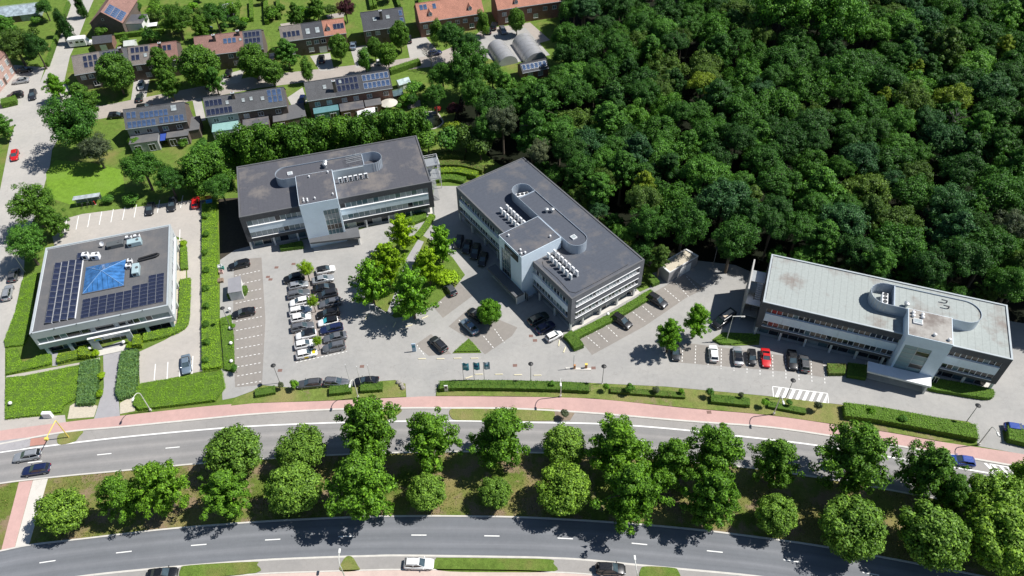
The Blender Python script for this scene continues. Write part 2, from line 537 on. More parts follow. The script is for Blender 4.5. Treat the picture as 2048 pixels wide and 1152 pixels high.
def kerb(name, c, w, h, z0=0.0, mat=T_KERB):
    a, b = shift(c, -w/2), shift(c, w/2)
    n = len(a)
    vs = [(p.x,p.y,z0) for p in a]+[(p.x,p.y,h) for p in a]+[(p.x,p.y,h) for p in b]+[(p.x,p.y,z0) for p in b]
    fs = []
    for k in range(3):
        fs += [(k*n+i, (k+1)*n+i, (k+1)*n+i+1, k*n+i+1) for i in range(n-1)]
    return tag(MB().add(vs, fs).build(name, mat), kind='structure')
kerb('kerb', shift(E_PINK1, 0.17), 0.36, 0.13)
kerb('kerb', shift(E_ROAD1B, 0.15), 0.28, 0.13)
kerb('kerb', shift(E_ROAD2T, -0.15), 0.28, 0.13)
kerb('kerb', shift(E_LAYB, -0.12), 0.22, 0.12)
# white edge lines
sheet('edge_line', shift(E_LINE1, -0.14), shift(E_LINE1, 0.14), 0.038, T_WHITE, False)
sheet('edge_line', shift(E_ROAD2B, -0.16), shift(E_ROAD2B, 0.16), 0.038, T_KERB, False)
def dashes(name, curve, px0):
    a0 = P(*px0)
    pts = resample(curve, 0.25)
    k0 = min(range(len(pts)), key=lambda i: (pts[i]-a0).length)
    rd = empty(name, (0,0,0)); rd['kind'] = 'structure'
    k = k0 % 48
    while k + 10 < len(pts):
        m2 = MB(); stripe(m2, pts[k], pts[k+10], 0.17, 0.037); m2.build('dash', T_WHITE, rd); k += 48
dashes('lane_marking', inset(E_LINE1, E_ROAD1B, 0.47), (194,912))
dashes('lane_marking', inset(E_ROAD2T, E_ROAD2B, 0.48), (231,1110))

# lay-by islands of grass beside the road
def island(name, px, mat=G_VERGE, h=0.12, smooth=True):
    return slab(name, px, h, mat, world=smooth_poly(px, 4) if smooth else None)
island('grass_island', [(905,817),(975,816),(1095,818),(1108,822),(1108,838),(1090,842),(940,841),(905,838)])
island('grass_island', [(735,820),(800,818),(795,830),(770,841),(735,842)])
slab('soil_island', [(1109,823),(1150,825),(1140,841),(1100,842)], 0.11, T_SOIL)
island('grass_island', [(120,868),(165,862),(158,874),(148,884),(118,889)])
patch('traffic_island', [(2,882),(52,876),(62,880),(62,893),(40,899),(0,903),(-30,906),(-30,888)], 0.108, T_PATH)
patch('crossing_paving', [(62,878),(96,874),(92,889),(60,893)], 0.115, asphalt('red_crossing_paving', (0.42,0.22,0.18), 0.1, 0.08, crack=False))
island('grass_island', [(872,1118),(890,1116),(1000,1117),(1098,1119),(1107,1128),(1108,1143),(1000,1145),(875,1141)], G_LAWN)
island('grass_island', [(362,1138),(380,1131),(505,1124),(514,1130),(512,1146),(380,1160),(360,1158)], G_LAWN)
island('grass_island', [(1282,1138),(1295,1133),(1345,1136),(1356,1142),(1356,1162),(1285,1160)], G_LAWN)
island('grass_island', [(690,1116),(704,1114),(716,1132),(718,1141),(680,1142)])
# crossing through the median, left
slab('footway', [(66,961),(96,957),(58,1091),(29,1098)], 0.02, asphalt('pale_concrete_slabs', (0.56,0.54,0.50), 0.07, 0.06))
slab('cycle_crossing', [(38,964),(65.5,961),(28.5,1098),(2,1103)], 0.018, T_PINK)
# hatched no-stopping areas
def hatch(quad, n, name, frame=True, skew=1.0):
    a, b, c, d = [P(*q) for q in quad]          # top-left, top-right, bottom-right, bottom-left
    hm = empty(name, (0,0,0)); hm['kind'] = 'structure'
    for k in range(n):
        t0 = (k+0.15)/n; t1 = min((k+0.62)/n, 1)
        s = skew/n
        q = (a.lerp(b,t0+s*0.8 if t0+s*0.8<1 else 1), a.lerp(b,min(t1+s*0.8,1)), d.lerp(c,t1), d.lerp(c,t0))
        m2 = MB(); m2.poly([(p.x,p.y,0.041) for p in q]); m2.build('stripe', T_WHITE, hm)
    if frame:
        for p, q in ((a,b),(b,c),(c,d),(d,a)):
            m2 = MB(); stripe(m2, p, q, 0.16, 0.046); m2.build('outline', T_WHITE, hm)
hatch([(1545,773),(1655,787),(1657,807),(1547,795)], 8, 'hatched_marking')
hatch([(1979,928),(2100,949),(2105,973),(1988,949)], 8, 'hatched_marking', True, -1.2)

# --- car parks and drives
LOT = [(440,520),(470,500),(500,492),(680,470),(860,420),(870,372),(930,372),(1060,520),(1150,640),(1300,575),(1300,548),(1385,520),(1470,530),(1540,560),(1560,650),(1760,715),(1980,750),(2005,640),(2130,660),(2300,900),(2300,960),(2048,909),(1955,892),(1950,850),(1936,843),(1681,809),(1536,792),(1331,773),(1184,766),(1024,760),(937,760),(884,763),(873,777),(871,794),(813,796),(811,768),(790,760),(762,762),(690,775),(580,775),(523,770),(505,782),(470,795),(445,800),(440,700)]
patch('car_park', LOT, 0.016, T_LOT)
patch('planting_or_shade_patch', [(437,398),(480,395),(505,492),(470,500),(440,520)], 0.012, M('painted_shade_soil',(0.05,0.042,0.03),0.95,0.3,1.5,ws=True,bmp=0.5))  # office shadow painted into this strip as a darker ground colour
patch('parking_bays', [(468,520),(523,515),(531,640),(524,770),(470,775),(466,640)], 0.020, T_BAY)
patch('parking_bays', [(574,552),(660,528),(694,700),(590,724)], 0.020, asphalt('middle_bay_paving', (0.30,0.27,0.25), 0.1, 0.1))
patch('parking_bays', [(1156,676),(1184,710),(1290,652),(1372,596),(1410,577),(1370,548),(1330,572),(1240,625)], 0.020, T_BAY)
patch('parking_bays', [(1345,695),(1375,686),(1650,722),(1648,755),(1590,745),(1345,724)], 0.020, T_BAY)
patch('parking_bays', [(897,653),(940,615),(1035,655),(1024,672),(970,709),(936,677)], 0.020, T_BAY)
patch('parking_bays', [(830,690),(862,668),(903,708),(858,712)], 0.020, T_BAY)
patch('parking_bays', [(858,604),(912,560),(945,592),(886,636)], 0.020, T_BAY)
LOTA_PX = [(120,540),(104,470),(128,438),(165,428),(398,398),(412,398),(406,560),(405,742),(280,770),(276,705),(330,680),(372,655),(376,590),(372,480),(345,470),(330,540)]
patch('car_park', LOTA_PX, 0.016, T_LOTA)
patch('entrance_path', [(206,695),(250,680),(243,720),(236,775),(240,832),(188,838),(208,775)], 0.020, T_PATH)
patch('footpath', [(13,752),(160,725),(200,715),(200,722),(155,737),(12,760)], 0.018, T_LOTA)
patch('footpath', [(104,706),(116,704),(115,731),(105,732)], 0.022, T_PATH)
patch('planting_or_shade_patch', [(135,838),(140,812),(160,800),(195,812),(188,834)], 0.020, T_GRAVEL)
patch('planting_or_shade_patch', [(240,806),(268,790),(270,822),(240,828)], 0.020, T_GRAVEL)
patch('gravel_strip', [(345,480),(372,478),(372,560),(362,668),(340,668),(345,560)], 0.012, T_GRAVEL)
# side street on the left edge of the photo, and the housing streets
patch('side_street', [(136,0),(187,0),(172,35),(155,80),(140,112),(128,165),(150,190),(200,212),(205,232),(140,235),(104,300),(100,330),(86,380),(72,430),(50,470),(48,545),(40,590),(28,640),(10,690),(10,840),(-40,850),(-60,700),(-40,560),(-20,440),(0,380),(20,280),(30,250),(-40,270),(-60,220),(40,195),(80,165),(95,132),(105,82)], 0.004, T_CONC)
patch('side_street', [(-60,860),(10,838),(130,830),(132,846),(0,864),(-60,876)], 0.010, T_LOTA)
patch('side_street', [(136,0),(150,-40),(205,-40),(187,0)], 0.003, T_CONC)
patch('street', [(128,215),(200,212),(350,183),(512,152),(640,138),(762,124),(870,108),(940,80),(965,58),(1060,45),(1100,80),(1030,100),(975,100),(930,115),(885,130),(762,147),(640,160),(512,177),(350,208),(200,238),(140,240)], 0.009, T_STREET)
for q in ([(445,150),(490,138),(480,165),(440,172)], [(620,112),(660,106),(668,140),(640,142)], [(700,95),(735,90),(740,130),(712,136)], [(812,80),(850,72),(880,108),(820,118)], [(268,160),(300,155),(292,196),(262,200)], [(575,195),(605,175),(615,205),(585,215)], [(385,200),(402,195),(412,240),(395,245)], [(30,130),(90,135),(80,165),(40,215),(0,205),(-40,190),(-30,150)]):
    patch('driveway', q, 0.013, T_CONC)
patch('yard', [(945,75),(1050,55),(1100,110),(1010,130),(960,110)], 0.014, T_LOT)
# verge islands between car park and cycle path
def verge(px): return slab('verge', px, 0.11, G_VERGE)
verge([(811,768),(790,761),(762,763),(700,776),(590,778),(525,772),(505,784),(470,797),(462,812),(512,806.5),(662,801.5),(812,794)])
verge([(873,777),(884,764),(937,761),(1024,761),(1184,767),(1331,774),(1536,793),(1681,810),(1936,844),(1950,851),(1953,870),(1945,880),(1881,883),(1786,866),(1678,850),(1536,830),(1374,816),(1184,797),(1024,793),(873,792)])
slab('verge', [(2004,862),(2020,852),(2200,880),(2250,925),(2048,893),(2008,882)], 0.11, G_VERGE)
patch('island_path', [(800,560),(812,520),(836,480),(848,484),(826,530),(806,600),(784,632),(774,626)], 0.125, T_PATH)
slab('tree_island', [(735,520),(790,480),(840,468),(860,480),(905,515),(930,550),(910,575),(868,612),(820,632),(790,636),(735,600),(722,560)], 0.10, G_LAWN)
slab('grass_island', [(937,678),(963,706),(905,707)], 0.12, G_LAWN)
slab('grass_island', [(1424,680),(1445,665),(1520,668),(1518,690),(1470,692),(1440,690)], 0.12, G_LAWN)
slab('lawn', [(92,345),(110,320),(180,325),(245,340),(250,385),(205,400),(150,412),(95,395)], 0.01, grass_mat('rough_meadow', (0.15,0.27,0.03), (0.17,0.29,0.045), (0.2,0.24,0.06), 0.5, 0.1))
slab('lawn', [(400,40),(520,20),(540,60),(420,90)], 0.01, G_LAWN)
# painted bay lines, dashed
def bay_lines(lines, w=0.13, dash=True):
    for a, b in lines:
        a, b = P(*a), P(*b)
        o = empty('bay_line', (0,0,0)); o['kind'] = 'structure'
        L = (b-a).length; d = (b-a)/L
        if dash:
            t = 0.0
            while t < L:
                m2 = MB(); stripe(m2, a+d*t, a+d*min(t+0.42, L), w, 0.026); m2.build('dash', T_WHITE, o)
                t += 0.82
        else:
            m2 = MB(); stripe(m2, a, b, w, 0.026); m2.build('dash', T_WHITE, o)
bay_lines([((470+k*0.4,552+k*18.2),(522+k*0.3,541+k*18.4)) for k in range(13)])
bay_lines([((1170,670),(1199,695)),((1191,661),(1218,686)),((1211,650),(1237,675)),((1260,620),(1290,643)),((1280,608),(1308,633)),((1329,577),(1360,603)),((1352,566),(1377,593)),((1373,553),(1397,580))])
bay_lines([((1366+k*25.6,688+k*3.2),(1364+k*26.0,726+k*3.9)) for k in range(12)])
bay_lines([((967,672),(988,697)),((989,658),(1009,686)),((834,690),(850,712)),((868,590),(884,607)),((918,640),(940,662)),((592,725),(694,703))])
bay_lines([((134+k*23.2,437-k*4.6),(129+k*23.2,464-k*4.8)) for k in range(11)] + [((311,728),(308,765)),((336,724),(334,760)),((386,712),(384,748)),((361,718),(359,754)),((360,459),(359,496))], 0.16, False)
# drain covers
DRAIN = M('rusty_iron', (0.20,0.12,0.10), 0.7, 0.2, 4.0)
for x, y in [(553,535),(587,528),(536,554),(541,559),(560,741),(724,733),(748,806),(1030,731),(1187,736),(1418,825),(1070,681),(1062,672)]:
    p = P(x, y); s = 0.42
    z = 0.104 if (x, y) in ((748,806),(1418,825)) else 0.019
    o = MB().box(-s,s,-s*0.8,s*0.8,z,z+0.012).build('drain_cover', DRAIN, None, (p.x,p.y,0)); o['kind'] = 'structure'
# garden pond beside the wood
pw = smooth_poly([(846,230),(856,225),(872,226),(880,236),(884,246),(870,256),(856,256),(848,246)], 5)
o = slab('pond_rim', None, 0.10, M('pond_stone', (0.42,0.40,0.36), 0.9, 0.2, 2.0), world=[p + (p - sum(pw, Vector())/len(pw)).normalized()*0.45 for p in pw])
patch('pond_water', None, 0.115, glass('pond_water', (0.015,0.02,0.012), 0.05, 0.5), world=pw)

# ================================================================== OFFICE BUILDINGS
random.seed(4)
DARKCLAD = brick('dark_grey_brick', (0.075,0.075,0.082), (0.10,0.10,0.105), 3.0, 0.2)
CLADC = brick('slate_grey_cladding', (0.17,0.175,0.195), (0.11,0.115,0.13), 1.6, 0.08)
CLADD = brick('charcoal_cladding', (0.10,0.102,0.11), (0.07,0.07,0.075), 1.6, 0.12)
BLUESTONE = M('pale_blue_grey_panels', (0.72,0.83,0.93), 0.5, 0.07, 0.35, spec=0.5)
BANDW = M('white_spandrel_metal', (0.74,0.84,0.92), 0.45, 0.07, 0.5, spec=0.5)
WHITE = M('white_painted_metal', (0.78,0.79,0.80), 0.5, 0.06, 1.5)
OFFW = M('off_white_render', (0.70,0.70,0.68), 0.8, 0.1, 0.8)
FELT = roofing('dark_roof_felt', (0.088,0.090,0.104), 1.05, 0.86, (0.20,0.18,0.165), 0.75)
FELTC = roofing('blue_black_roof_felt', (0.080,0.090,0.112), 1.05, 0.85, (0.175,0.16,0.15), 0.6)
FELTD = roofing('pale_green_grey_roof_sheet', (0.335,0.365,0.352), 1.25, 0.72, (0.225,0.195,0.175), 0.9)
FELTA = roofing('grey_bitumen_roof', (0.118,0.12,0.126), 1.1, 0.92, (0.19,0.175,0.165), 0.5)
FELTDT = roofing('stained_grey_roof_sheet', (0.36,0.345,0.32), 1.2, 0.9, (0.17,0.145,0.13), 0.9)
PARA_D = M('dark_roof_edging', (0.115,0.118,0.125), 0.6, 0.12, 0.6)
PARA_L = M('pale_metal_edging', (0.40,0.44,0.46), 0.5, 0.1, 0.6)
ZINC = M('blue_grey_corrugated_metal', (0.42,0.48,0.55), 0.45, 0.12, 0.8, metal=0.3)
GL_D = glass('dark_window_glass', (0.018,0.024,0.032))
GL_B = glass('bluish_window_glass', (0.10,0.16,0.18), 0.08)
GL_S = glass('window_with_drawn_blind', (0.33,0.37,0.38), 0.15, 0.5)
GL_W = glass('window_with_brown_blind', (0.13,0.105,0.085), 0.15, 0.5)
GL_R = glass('window_with_red_blind', (0.25,0.035,0.03), 0.15, 0.5)
GL_T = glass('green_tinted_glass', (0.12,0.20,0.215), 0.08, 0.7)
SOLAR = glass('solar_panel_cells', (0.022,0.028,0.055), 0.12, 0.6)
SOLARB = glass('blue_solar_panel_cells', (0.055,0.09,0.17), 0.12, 0.6)
STEEL = M('galvanised_steel', (0.50,0.52,0.53), 0.4, 0.12, 1.5, metal=0.6)
FRAMEK = M('grey_panel_edge', (0.26,0.27,0.29), 0.5, metal=0.3)
BLACK = M('black_rubber', (0.02,0.02,0.022), 0.7, 0.2, 3.0)

_wm = {}
def window(parent, loc, rz, w, h, pane, fr=WHITE, t=0.05, mull=0):
    """a window: glass pane with its own frame; front faces -y"""
    k = (round(w,2), round(h,2), t, mull)
    if k not in _wm:
        pm = MB().box(-w/2, w/2, 0, 0.03, 0, h).mesh('window', None)
        f = MB()
        f.box(-w/2, -w/2+t, -0.06, -0.002, 0, h); f.box(w/2-t, w/2, -0.06, -0.002, 0, h)
        f.box(-w/2+t, w/2-t, -0.06, -0.002, 0, t); f.box(-w/2+t, w/2-t, -0.06, -0.002, h-t, h)
        for i in range(mull):
            x = -w/2 + w*(i+1)/(mull+1)
            f.box(x-t/2, x+t/2, -0.05, -0.002, t, h-t)
        _wm[k] = (pm, f.mesh('frame', None))
    pm, fm = _wm[k]
    o = link('window', pm, parent, loc, pane); o.rotation_euler = (0,0,rz)
    link('frame', fm, o, None, fr)
    return o

class Face:
    """one upright face of a building: s along it, d outwards"""
    def __init__(s, parent, o, rz):
        s.p, s.o, s.rz = parent, Vector((o[0], o[1], 0)), rz
        s.e = Vector((math.cos(rz), math.sin(rz), 0)); s.n = Vector((math.sin(rz), -math.cos(rz), 0))
    def pt(s, a, d, z): return s.o + s.e*a + s.n*d + Vector((0,0,z))
    def box(s, mb, a0, a1, d0, d1, z0, z1):
        """d0 < d1, outward"""
        q = [s.pt(a0,d1,0), s.pt(a1,d1,0), s.pt(a1,d0,0), s.pt(a0,d0,0)]
        mb.prism([(p.x,p.y) for p in q], z0, z1)
    def win(s, a, z, w, h, pane, d=-0.2, fr=WHITE, t=0.05, mull=0):
        return window(s.p, s.pt(a, d, z), s.rz, w, h, pane, fr, t, mull)

def wall_with_rows(F, name, L, z0, z1, rows, s0, s1, mat, th=0.35):
    """wall slab with window slots: rows = [(za, zb)], slots from s0 to s1"""
    mb = MB()
    F.box(mb, 0, s0, -th, 0, z0, z1); F.box(mb, s1, L, -th, 0, z0, z1)
    zc = z0
    for za, zb in rows:
        if za - zc > 0.01: F.box(mb, s0, s1, -th, 0, zc, za)
        zc = zb
    if z1 - zc > 0.01: F.box(mb, s0, s1, -th, 0, zc, z1)
    F.box(mb, s0, s1, -th-0.1, -th, z0, z1)
    return mb.build(name, mat, F.p)

def pick(weights):
    r = random.random()*sum(w for _, w in weights)
    for m, w in weights:
        r -= w
        if r <= 0: return m
    return weights[-1][0]

def parapet(parent, L, W, z, w, h, mat, o=(0,0), name='parapet'):
    x, y = o
    mb = MB()
    mb.box(x, x+L, y, y+w, z, z+h); mb.box(x, x+L, y+W-w, y+W, z, z+h)
    mb.box(x, x+w, y+w, y+W-w, z, z+h); mb.box(x+L-w, x+L, y+w, y+W-w, z, z+h)
    return mb.build(name, mat, parent)

def stadium(u0, u1, v0, v1, n=14):
    r = (v1-v0)/2; vm = (v0+v1)/2
    pts = []
    for k in range(n+1):
        t = -math.pi/2 + math.pi*k/n
        pts.append((u1-r+r*math.cos(t), vm+r*math.sin(t)))
    for k in range(n+1):
        t = math.pi/2 + math.pi*k/n
        pts.append((u0+r+r*math.cos(t), vm+r*math.sin(t)))
    return pts

def ring_wall(pts, th, z0, z1):
    """thin closed wall along an outline"""
    mb = MB(); n = len(pts)
    c = (sum(p[0] for p in pts)/n, sum(p[1] for p in pts)/n)
    inn = []
    for i, p in enumerate(pts):
        a, b = pts[i-1], pts[(i+1)%n]
        t = Vector((b[0]-a[0], b[1]-a[1])).normalized()
        inn.append((p[0]-t.y*th*1.0, p[1]+t.x*th))
    vs = [(*p,z0) for p in pts]+[(*p,z1) for p in pts]+[(*p,z0) for p in inn]+[(*p,z1) for p in inn]
    fs = []
    for i in range(n):
        j = (i+1)%n
        fs += [(i,j,n+j,n+i),(2*n+j,2*n+i,3*n+i,3*n+j),(n+i,n+j,3*n+j,3*n+i)]
    return mb.add(vs, fs)

def vent(parent, u, v, z, r=0.28):
    MB().lathe([(r*0.75,z),(r*0.75,z+0.22),(r,z+0.24),(r,z+0.42),(r*0.6,z+0.56),(0.03,z+0.6)], (u,v), 10).build('roof_vent', WHITE, parent, smooth=False)

def skylight_box(parent, u, v, z, w=1.1, d=1.1):
    o = MB().box(u-w/2,u+w/2,v-d/2,v+d/2,z,z+0.3).build('skylight', WHITE, parent)
    MB().box(u-w/2+0.12,u+w/2-0.12,v-d/2+0.12,v+d/2-0.12,z+0.302,z+0.33).build('pane', GL_S, o)

_ac = None
def aircon(loc, rz, label, group):
    """outdoor air-conditioning unit: casing with fan grille, feet"""
    global _ac
    if _ac is None:
        c = MB().bbox(-0.40,0.40,-0.17,0.17,0.18,1.45,0.03).mesh('casing', WHITE)
        g = MB()
        for z in (0.52, 1.08):
            n = 12
            vs = [(0.27*math.cos(2*math.pi*k/n), -0.2, z+0.27*math.sin(2*math.pi*k/n)) for k in range(n)] + [(0.27*math.cos(2*math.pi*k/n), -0.185, z+0.27*math.sin(2*math.pi*k/n)) for k in range(n)]
            g.add(vs, [tuple(range(n))] + [(k,(k+1)%n,n+(k+1)%n,n+k) for k in range(n)])
        f = MB().box(-0.42,-0.3,-0.3,0.3,0,0.18).box(0.3,0.42,-0.3,0.3,0,0.18)
        _ac = (c, g.mesh('fan_grille', M('dark_fan_grille', (0.06,0.065,0.07), 0.6)), f.mesh('foot', STEEL))
    e = empty('air_conditioner', loc, rz)
    tag(e, label, 'air conditioner', group)
    link('casing', _ac[0], e); link('fan_grille', _ac[1], e); link('foot', _ac[2], e)
    return e

def fan_unit(loc, rz, label, group, n=3):
    """flat condenser with fans on top"""
    e = empty('condenser_unit', loc, rz); tag(e, label, 'condenser', group)
    L = 0.95*n
    MB().bbox(-L/2, L/2, -0.55, 0.55, 0.1, 1.25, 0.03).build('casing', WHITE, e)
    MB().box(-L/2+0.1, L/2-0.1, -0.45, 0.45, 0, 0.1).build('base', STEEL, e)
    for k in range(n):
        x = -L/2 + 0.95*(k+0.5)
        MB().lathe([(0.38,1.252),(0.38,1.36),(0.30,1.36),(0.30,1.28)], (x,0), 14).build('fan', M('dark_fan_grille', (0.06,0.065,0.07)), e)

def office(name, label, px, ang, L, W, H, clad, felt, para, tower, pent, canopy, front, ends, zr, tow_glass, tow_roof, tower_mat=None, stone=None):
    """three-storey slab: recessed glazed ground floor, two window bands, entrance tower, round-ended plant room"""
    o3 = P(px[0], px[1], H)
    b = empty(name, (o3.x, o3.y, 0), R(ang)); tag(b, label, 'office building')
    stone = stone or BLUESTONE
    ZF = 2.45                                   # underside of the upper storeys
    rows = [(zr[0], zr[1]), (zr[2], zr[3])]
    # floor slab and core
    MB().box(0.36, L-0.36, 0.36, W-0.36, ZF, ZF+0.3).build('floor_slab', PARA_D, b)
    # faces: front, right end, back, left end
    faces = {'front': (Face(b,(0,0),0.0), L), 'right': (Face(b,(L,0),R(90)), W), 'back': (Face(b,(L,W),R(180)), L), 'left': (Face(b,(0,W),R(-90)), W)}
    for fn, (F, ln) in faces.items():
        # corners butt: front and back run full length, ends stand between them
        if fn in ('front','back'):
            s_a, s_b, LL, off = 1.1, ln-1.1, ln, 0.0
        else:
            s_a, s_b, LL, off = 0.75, ln-1.45, ln-0.7, 0.35
            F = Face(b, (F.o.x + F.e.x*off, F.o.y + F.e.y*off), F.rz)
        wall_with_rows(F, 'wall', LL, ZF, H, [(rows[0][0]-0.02, rows[1][1]+0.02)] if fn == 'front' else rows, s_a, s_b, clad)
        spans = [(s_a, s_b)]
        if fn == 'front': spans = [(s_a, tower[0]-0.05), (tower[1]+0.05, s_b)]
        step = {'front': front['step'], 'right': 0.85, 'left': 0.85, 'back': 2.2}[fn]
        for (a0, a1) in spans:
            n = max(1, round((a1-a0)/step)); w = (a1-a0)/n
            for ri, (za, zb) in enumerate(rows):
                for k in range(n):
                    pane = pick(front['panes'] if fn == 'front' else ends)
                    if fn == 'front' and front.get('red') and a0 < 2 and k in (1,2): pane = GL_R
                    F.win(a0+w*(k+0.5), za, w, zb-za, pane, -0.2)
                # sills
                if fn in ('front','right'):
                    mb = MB(); F.box(mb, a0, a1, 0.0 if fn == 'right' else -0.14, 0.16, za-0.12, za-0.022); mb.build('sill', WHITE, b)
                    if fn == 'right':
                        mb = MB(); F.box(mb, a0, a1, 0.0, 0.12, zb+0.022, zb+0.14); mb.build('lintel', WHITE, b)
            if fn == 'front':
                # spandrel panels between the window bands
                z0, z1 = rows[0][1]+0.02, rows[1][0]-0.13
                np_ = max(1, round((a1-a0)/3.4)); pw = (a1-a0)/np_
                for k in range(np_):
                    mb = MB(); F.box(mb, a0+pw*k+0.012, a0+pw*(k+1)-0.012, -0.16, 0.10, z0, z1); mb.build('spandrel_panel', BANDW, b)
    # ground floor: recessed glazing with columns
    G0 = 1.15
    GF = [(Face(b,(1.0,G0),0.0), L-2.0), (Face(b,(L-1.0,G0),R(90)), W-2*G0), (Face(b,(1.0,W-G0),R(-90)), W-2*G0)]
    for F, ln in GF:
        n = round(ln/1.9); w = ln/n
        for k in range(n):
            F.win(w*(k+0.5), 0.0, w, ZF, pick([(GL_D,3),(GL_B,2),(GL_S,1)]), -0.05, STEEL, 0.07)
    mb = MB().box(1.0, L-1.0, W-G0-0.2, W-G0, 0, ZF); mb.build('wall', clad, b)
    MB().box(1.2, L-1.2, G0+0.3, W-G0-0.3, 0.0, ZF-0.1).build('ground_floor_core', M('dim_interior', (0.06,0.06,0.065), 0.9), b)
    nc = round(L/5.0)
    for k in range(nc+1):
        u = 0.35 + (L-0.7)*k/nc
        if tower[0]-0.3 < u < tower[1]+0.3: continue
        MB().box(u-0.2, u+0.2, 0.1, 0.5, 0, ZF).build('column', OFFW, b)
    for k in range(4):
        v = 3.4 + (W-5.0)*k/3
        MB().box(L-0.55, L-0.15, v-0.2, v+0.2, 0, ZF).build('column', OFFW, b)
    MB().box(-0.05, L+0.05, 0.62, W+0.2, 0.0, 0.03).build('plinth', T_KERB, b)
    # roof
    MB().box(0.36, L-0.36, 0.36, W-0.36, H-0.22, H-0.02).build('roof', felt, b)
    parapet(b, L, W, H, 0.32, 0.16, para)
    # entrance tower
    t0, t1, v0, v1, TH = tower
    tg = tow_glass                                # (u0, u1, z0, z1, cols, rows, style)
    Ft = Face(b, (t0, v0), 0.0)
    mb = MB()
    a, c = tg[0]-t0, tg[1]-t0
    Ft.box(mb, 0, a, -0.4, 0, 0, TH)
    if (t1-t0)-c > 0.05: Ft.box(mb, c, t1-t0, -0.4, 0, 0, TH)
    Ft.box(mb, a, c, -0.4, 0, tg[3], TH); Ft.box(mb, a, c, -0.4, 0, 0, tg[2])
    mb.box(t0, t1, v0+0.4, v1, 0, TH-0.25) if False else None
    mb.box(t0, t0+0.35, v0+0.4, v1, 0, TH); mb.box(t1-0.35, t1, v0+0.4, v1, 0, TH); mb.box(t0+0.35, t1-0.35, v1-0.35, v1, H, TH)
    mb.build('tower_wall', stone, b)
    # stair-hall glazing
    gw = (c-a)/tg[4]; gh = (tg[3]-tg[2])/tg[5]
    for i in range(tg[4]):
        for j in range(tg[5]):
            Ft.win(a+gw*(i+0.5), tg[2]+gh*j, gw, gh, tg[6](i, j), -0.22, STEEL, 0.05)
    mb = MB(); Ft.box(mb, a, c, -0.5, -0.42, tg[2], tg[3]); mb.build('glazing_backing', PARA_D, b)
    MB().box(t0+0.09, t1-0.09, v0+0.09, v1-0.09, TH+0.003, TH+0.03).build('tower_roof', tow_roof, b)
    # cladding joints of the tower front as thin battens
    # plant room
    u0, u1, p0, p1, PH, openside, ocut = pent
    pts = stadium(u0, u1, p0, p1)
    pr = ring_wall(pts, 0.07, H-0.02, PH).build('plant_room_wall', ZINC, b)
    inner = stadium(u0+0.16, u1-0.16, p0+0.16, p1-0.16)
    if openside == 'right': ip = [q for q in inner if q[0] <= ocut] ; ip = [(ocut, p0+0.16)] + [(ocut, p1-0.16)] + [q for q in inner if q[0] < ocut-0.01]
    else: ip = [q for q in inner if q[0] > ocut+0.01]; ip = [(ocut, p0+0.16)] + ip + [(ocut, p1-0.16)]
    if openside == 'right':
        ip = [(ocut,p0+0.16),(ocut,p1-0.16)] + [q for q in inner[len(inner)//2:] if q[0] < ocut]
    MB().prism(ip, PH-0.45, PH-0.25).build('plant_room_roof', felt if felt is not FELTD else FELTD, b)
    MB().box(ocut-0.1, ocut+0.1, p0+0.16, p1-0.16, H, PH-0.05).build('screen_wall', ZINC, b)
    # louvre ribs on the open end
    n = len(pts)
    for i in range(n):
        if (openside == 'right' and pts[i][0] > ocut) or (openside == 'left' and pts[i][0] < ocut):
            q = pts[i]
            MB().box(q[0]-0.05, q[0]+0.05, q[1]-0.05, q[1]+0.05, H, PH+0.05).build('screen_post', STEEL, b)
    # entrance canopy
    if canopy:
        cpoly, ch, cm = canopy
        c0, c1 = min(q[0] for q in cpoly), max(q[0] for q in cpoly); d0 = min(q[1] for q in cpoly)
        MB().prism(cpoly, ch-0.45, ch).build('canopy', cm, b)
        MB().box(c0+0.3, c1-0.3, d0+0.9, -0.2, 0.0, 0.12).build('entrance_step', T_KERB, b)
        MB().box(c1-0.6, c1-0.25, d0+0.5, d0+2.6, 0.0, ch-0.452).build('canopy_pier', OFFW, b)
        Fc = Face(b, (t1-0.1, v0+0.6), 0.0)
        nn = 2; w = max(0.6, (c1-t1-0.4)/2)
        for k in range(nn): Fc.win(0.15+w*(k+0.5), 0.122, w, ch-0.6, GL_D, -0.1, STEEL, 0.07)
    return b

# --- office behind the middle car park
def tgB(i, j): return [GL_T, GL_W, GL_T, GL_S, GL_T][j % 5] if j in (1,3) else GL_T
B = office('office_building', 'dark roofed three storey office with pale blue tower, behind the packed cars',
    (478.3,436.1), 14.39, 42.5, 18.6, 9.7, DARKCLAD, FELT, PARA_D,
    (13.2,21.4,-3.2,7.3,12.6), (8.8,32.9,7.55,12.1,12.1,'right',28.6), ([(13.4,-4.6),(24.4,-5.8),(24.4,-2.4),(21.42,-2.4),(21.42,-3.22),(13.4,-3.22)],2.9,PARA_D),
    {'step':1.25,'panes':[(GL_S,5),(GL_B,4),(GL_D,1)]}, [(GL_S,3),(GL_D,2)], (3.6,5.1,6.9,8.35),
    (17.8,21.05,2.7,10.0,4,5,tgB), FELT)
for u, v in [(14.3,-1.6),(15.1,-1.9),(14.3,-2.3),(15.1,-2.5),(16.7,-2.0),(20.6,-1.7),(16.2,5.9),(20.4,6.3)]: vent(B, u, v, 12.63, 0.2)
skylight_box(B, 12.1, 9.4, 11.86)
for u, v in [(20.2,10.4),(20.0,9.5)]:
    MB().lathe([(0.35,11.86),(0.35,12.6),(0.55,12.65),(0.55,12.95),(0.3,13.15),(0.05,13.2)], (u,v), 10).build('exhaust_cowl', STEEL, B)
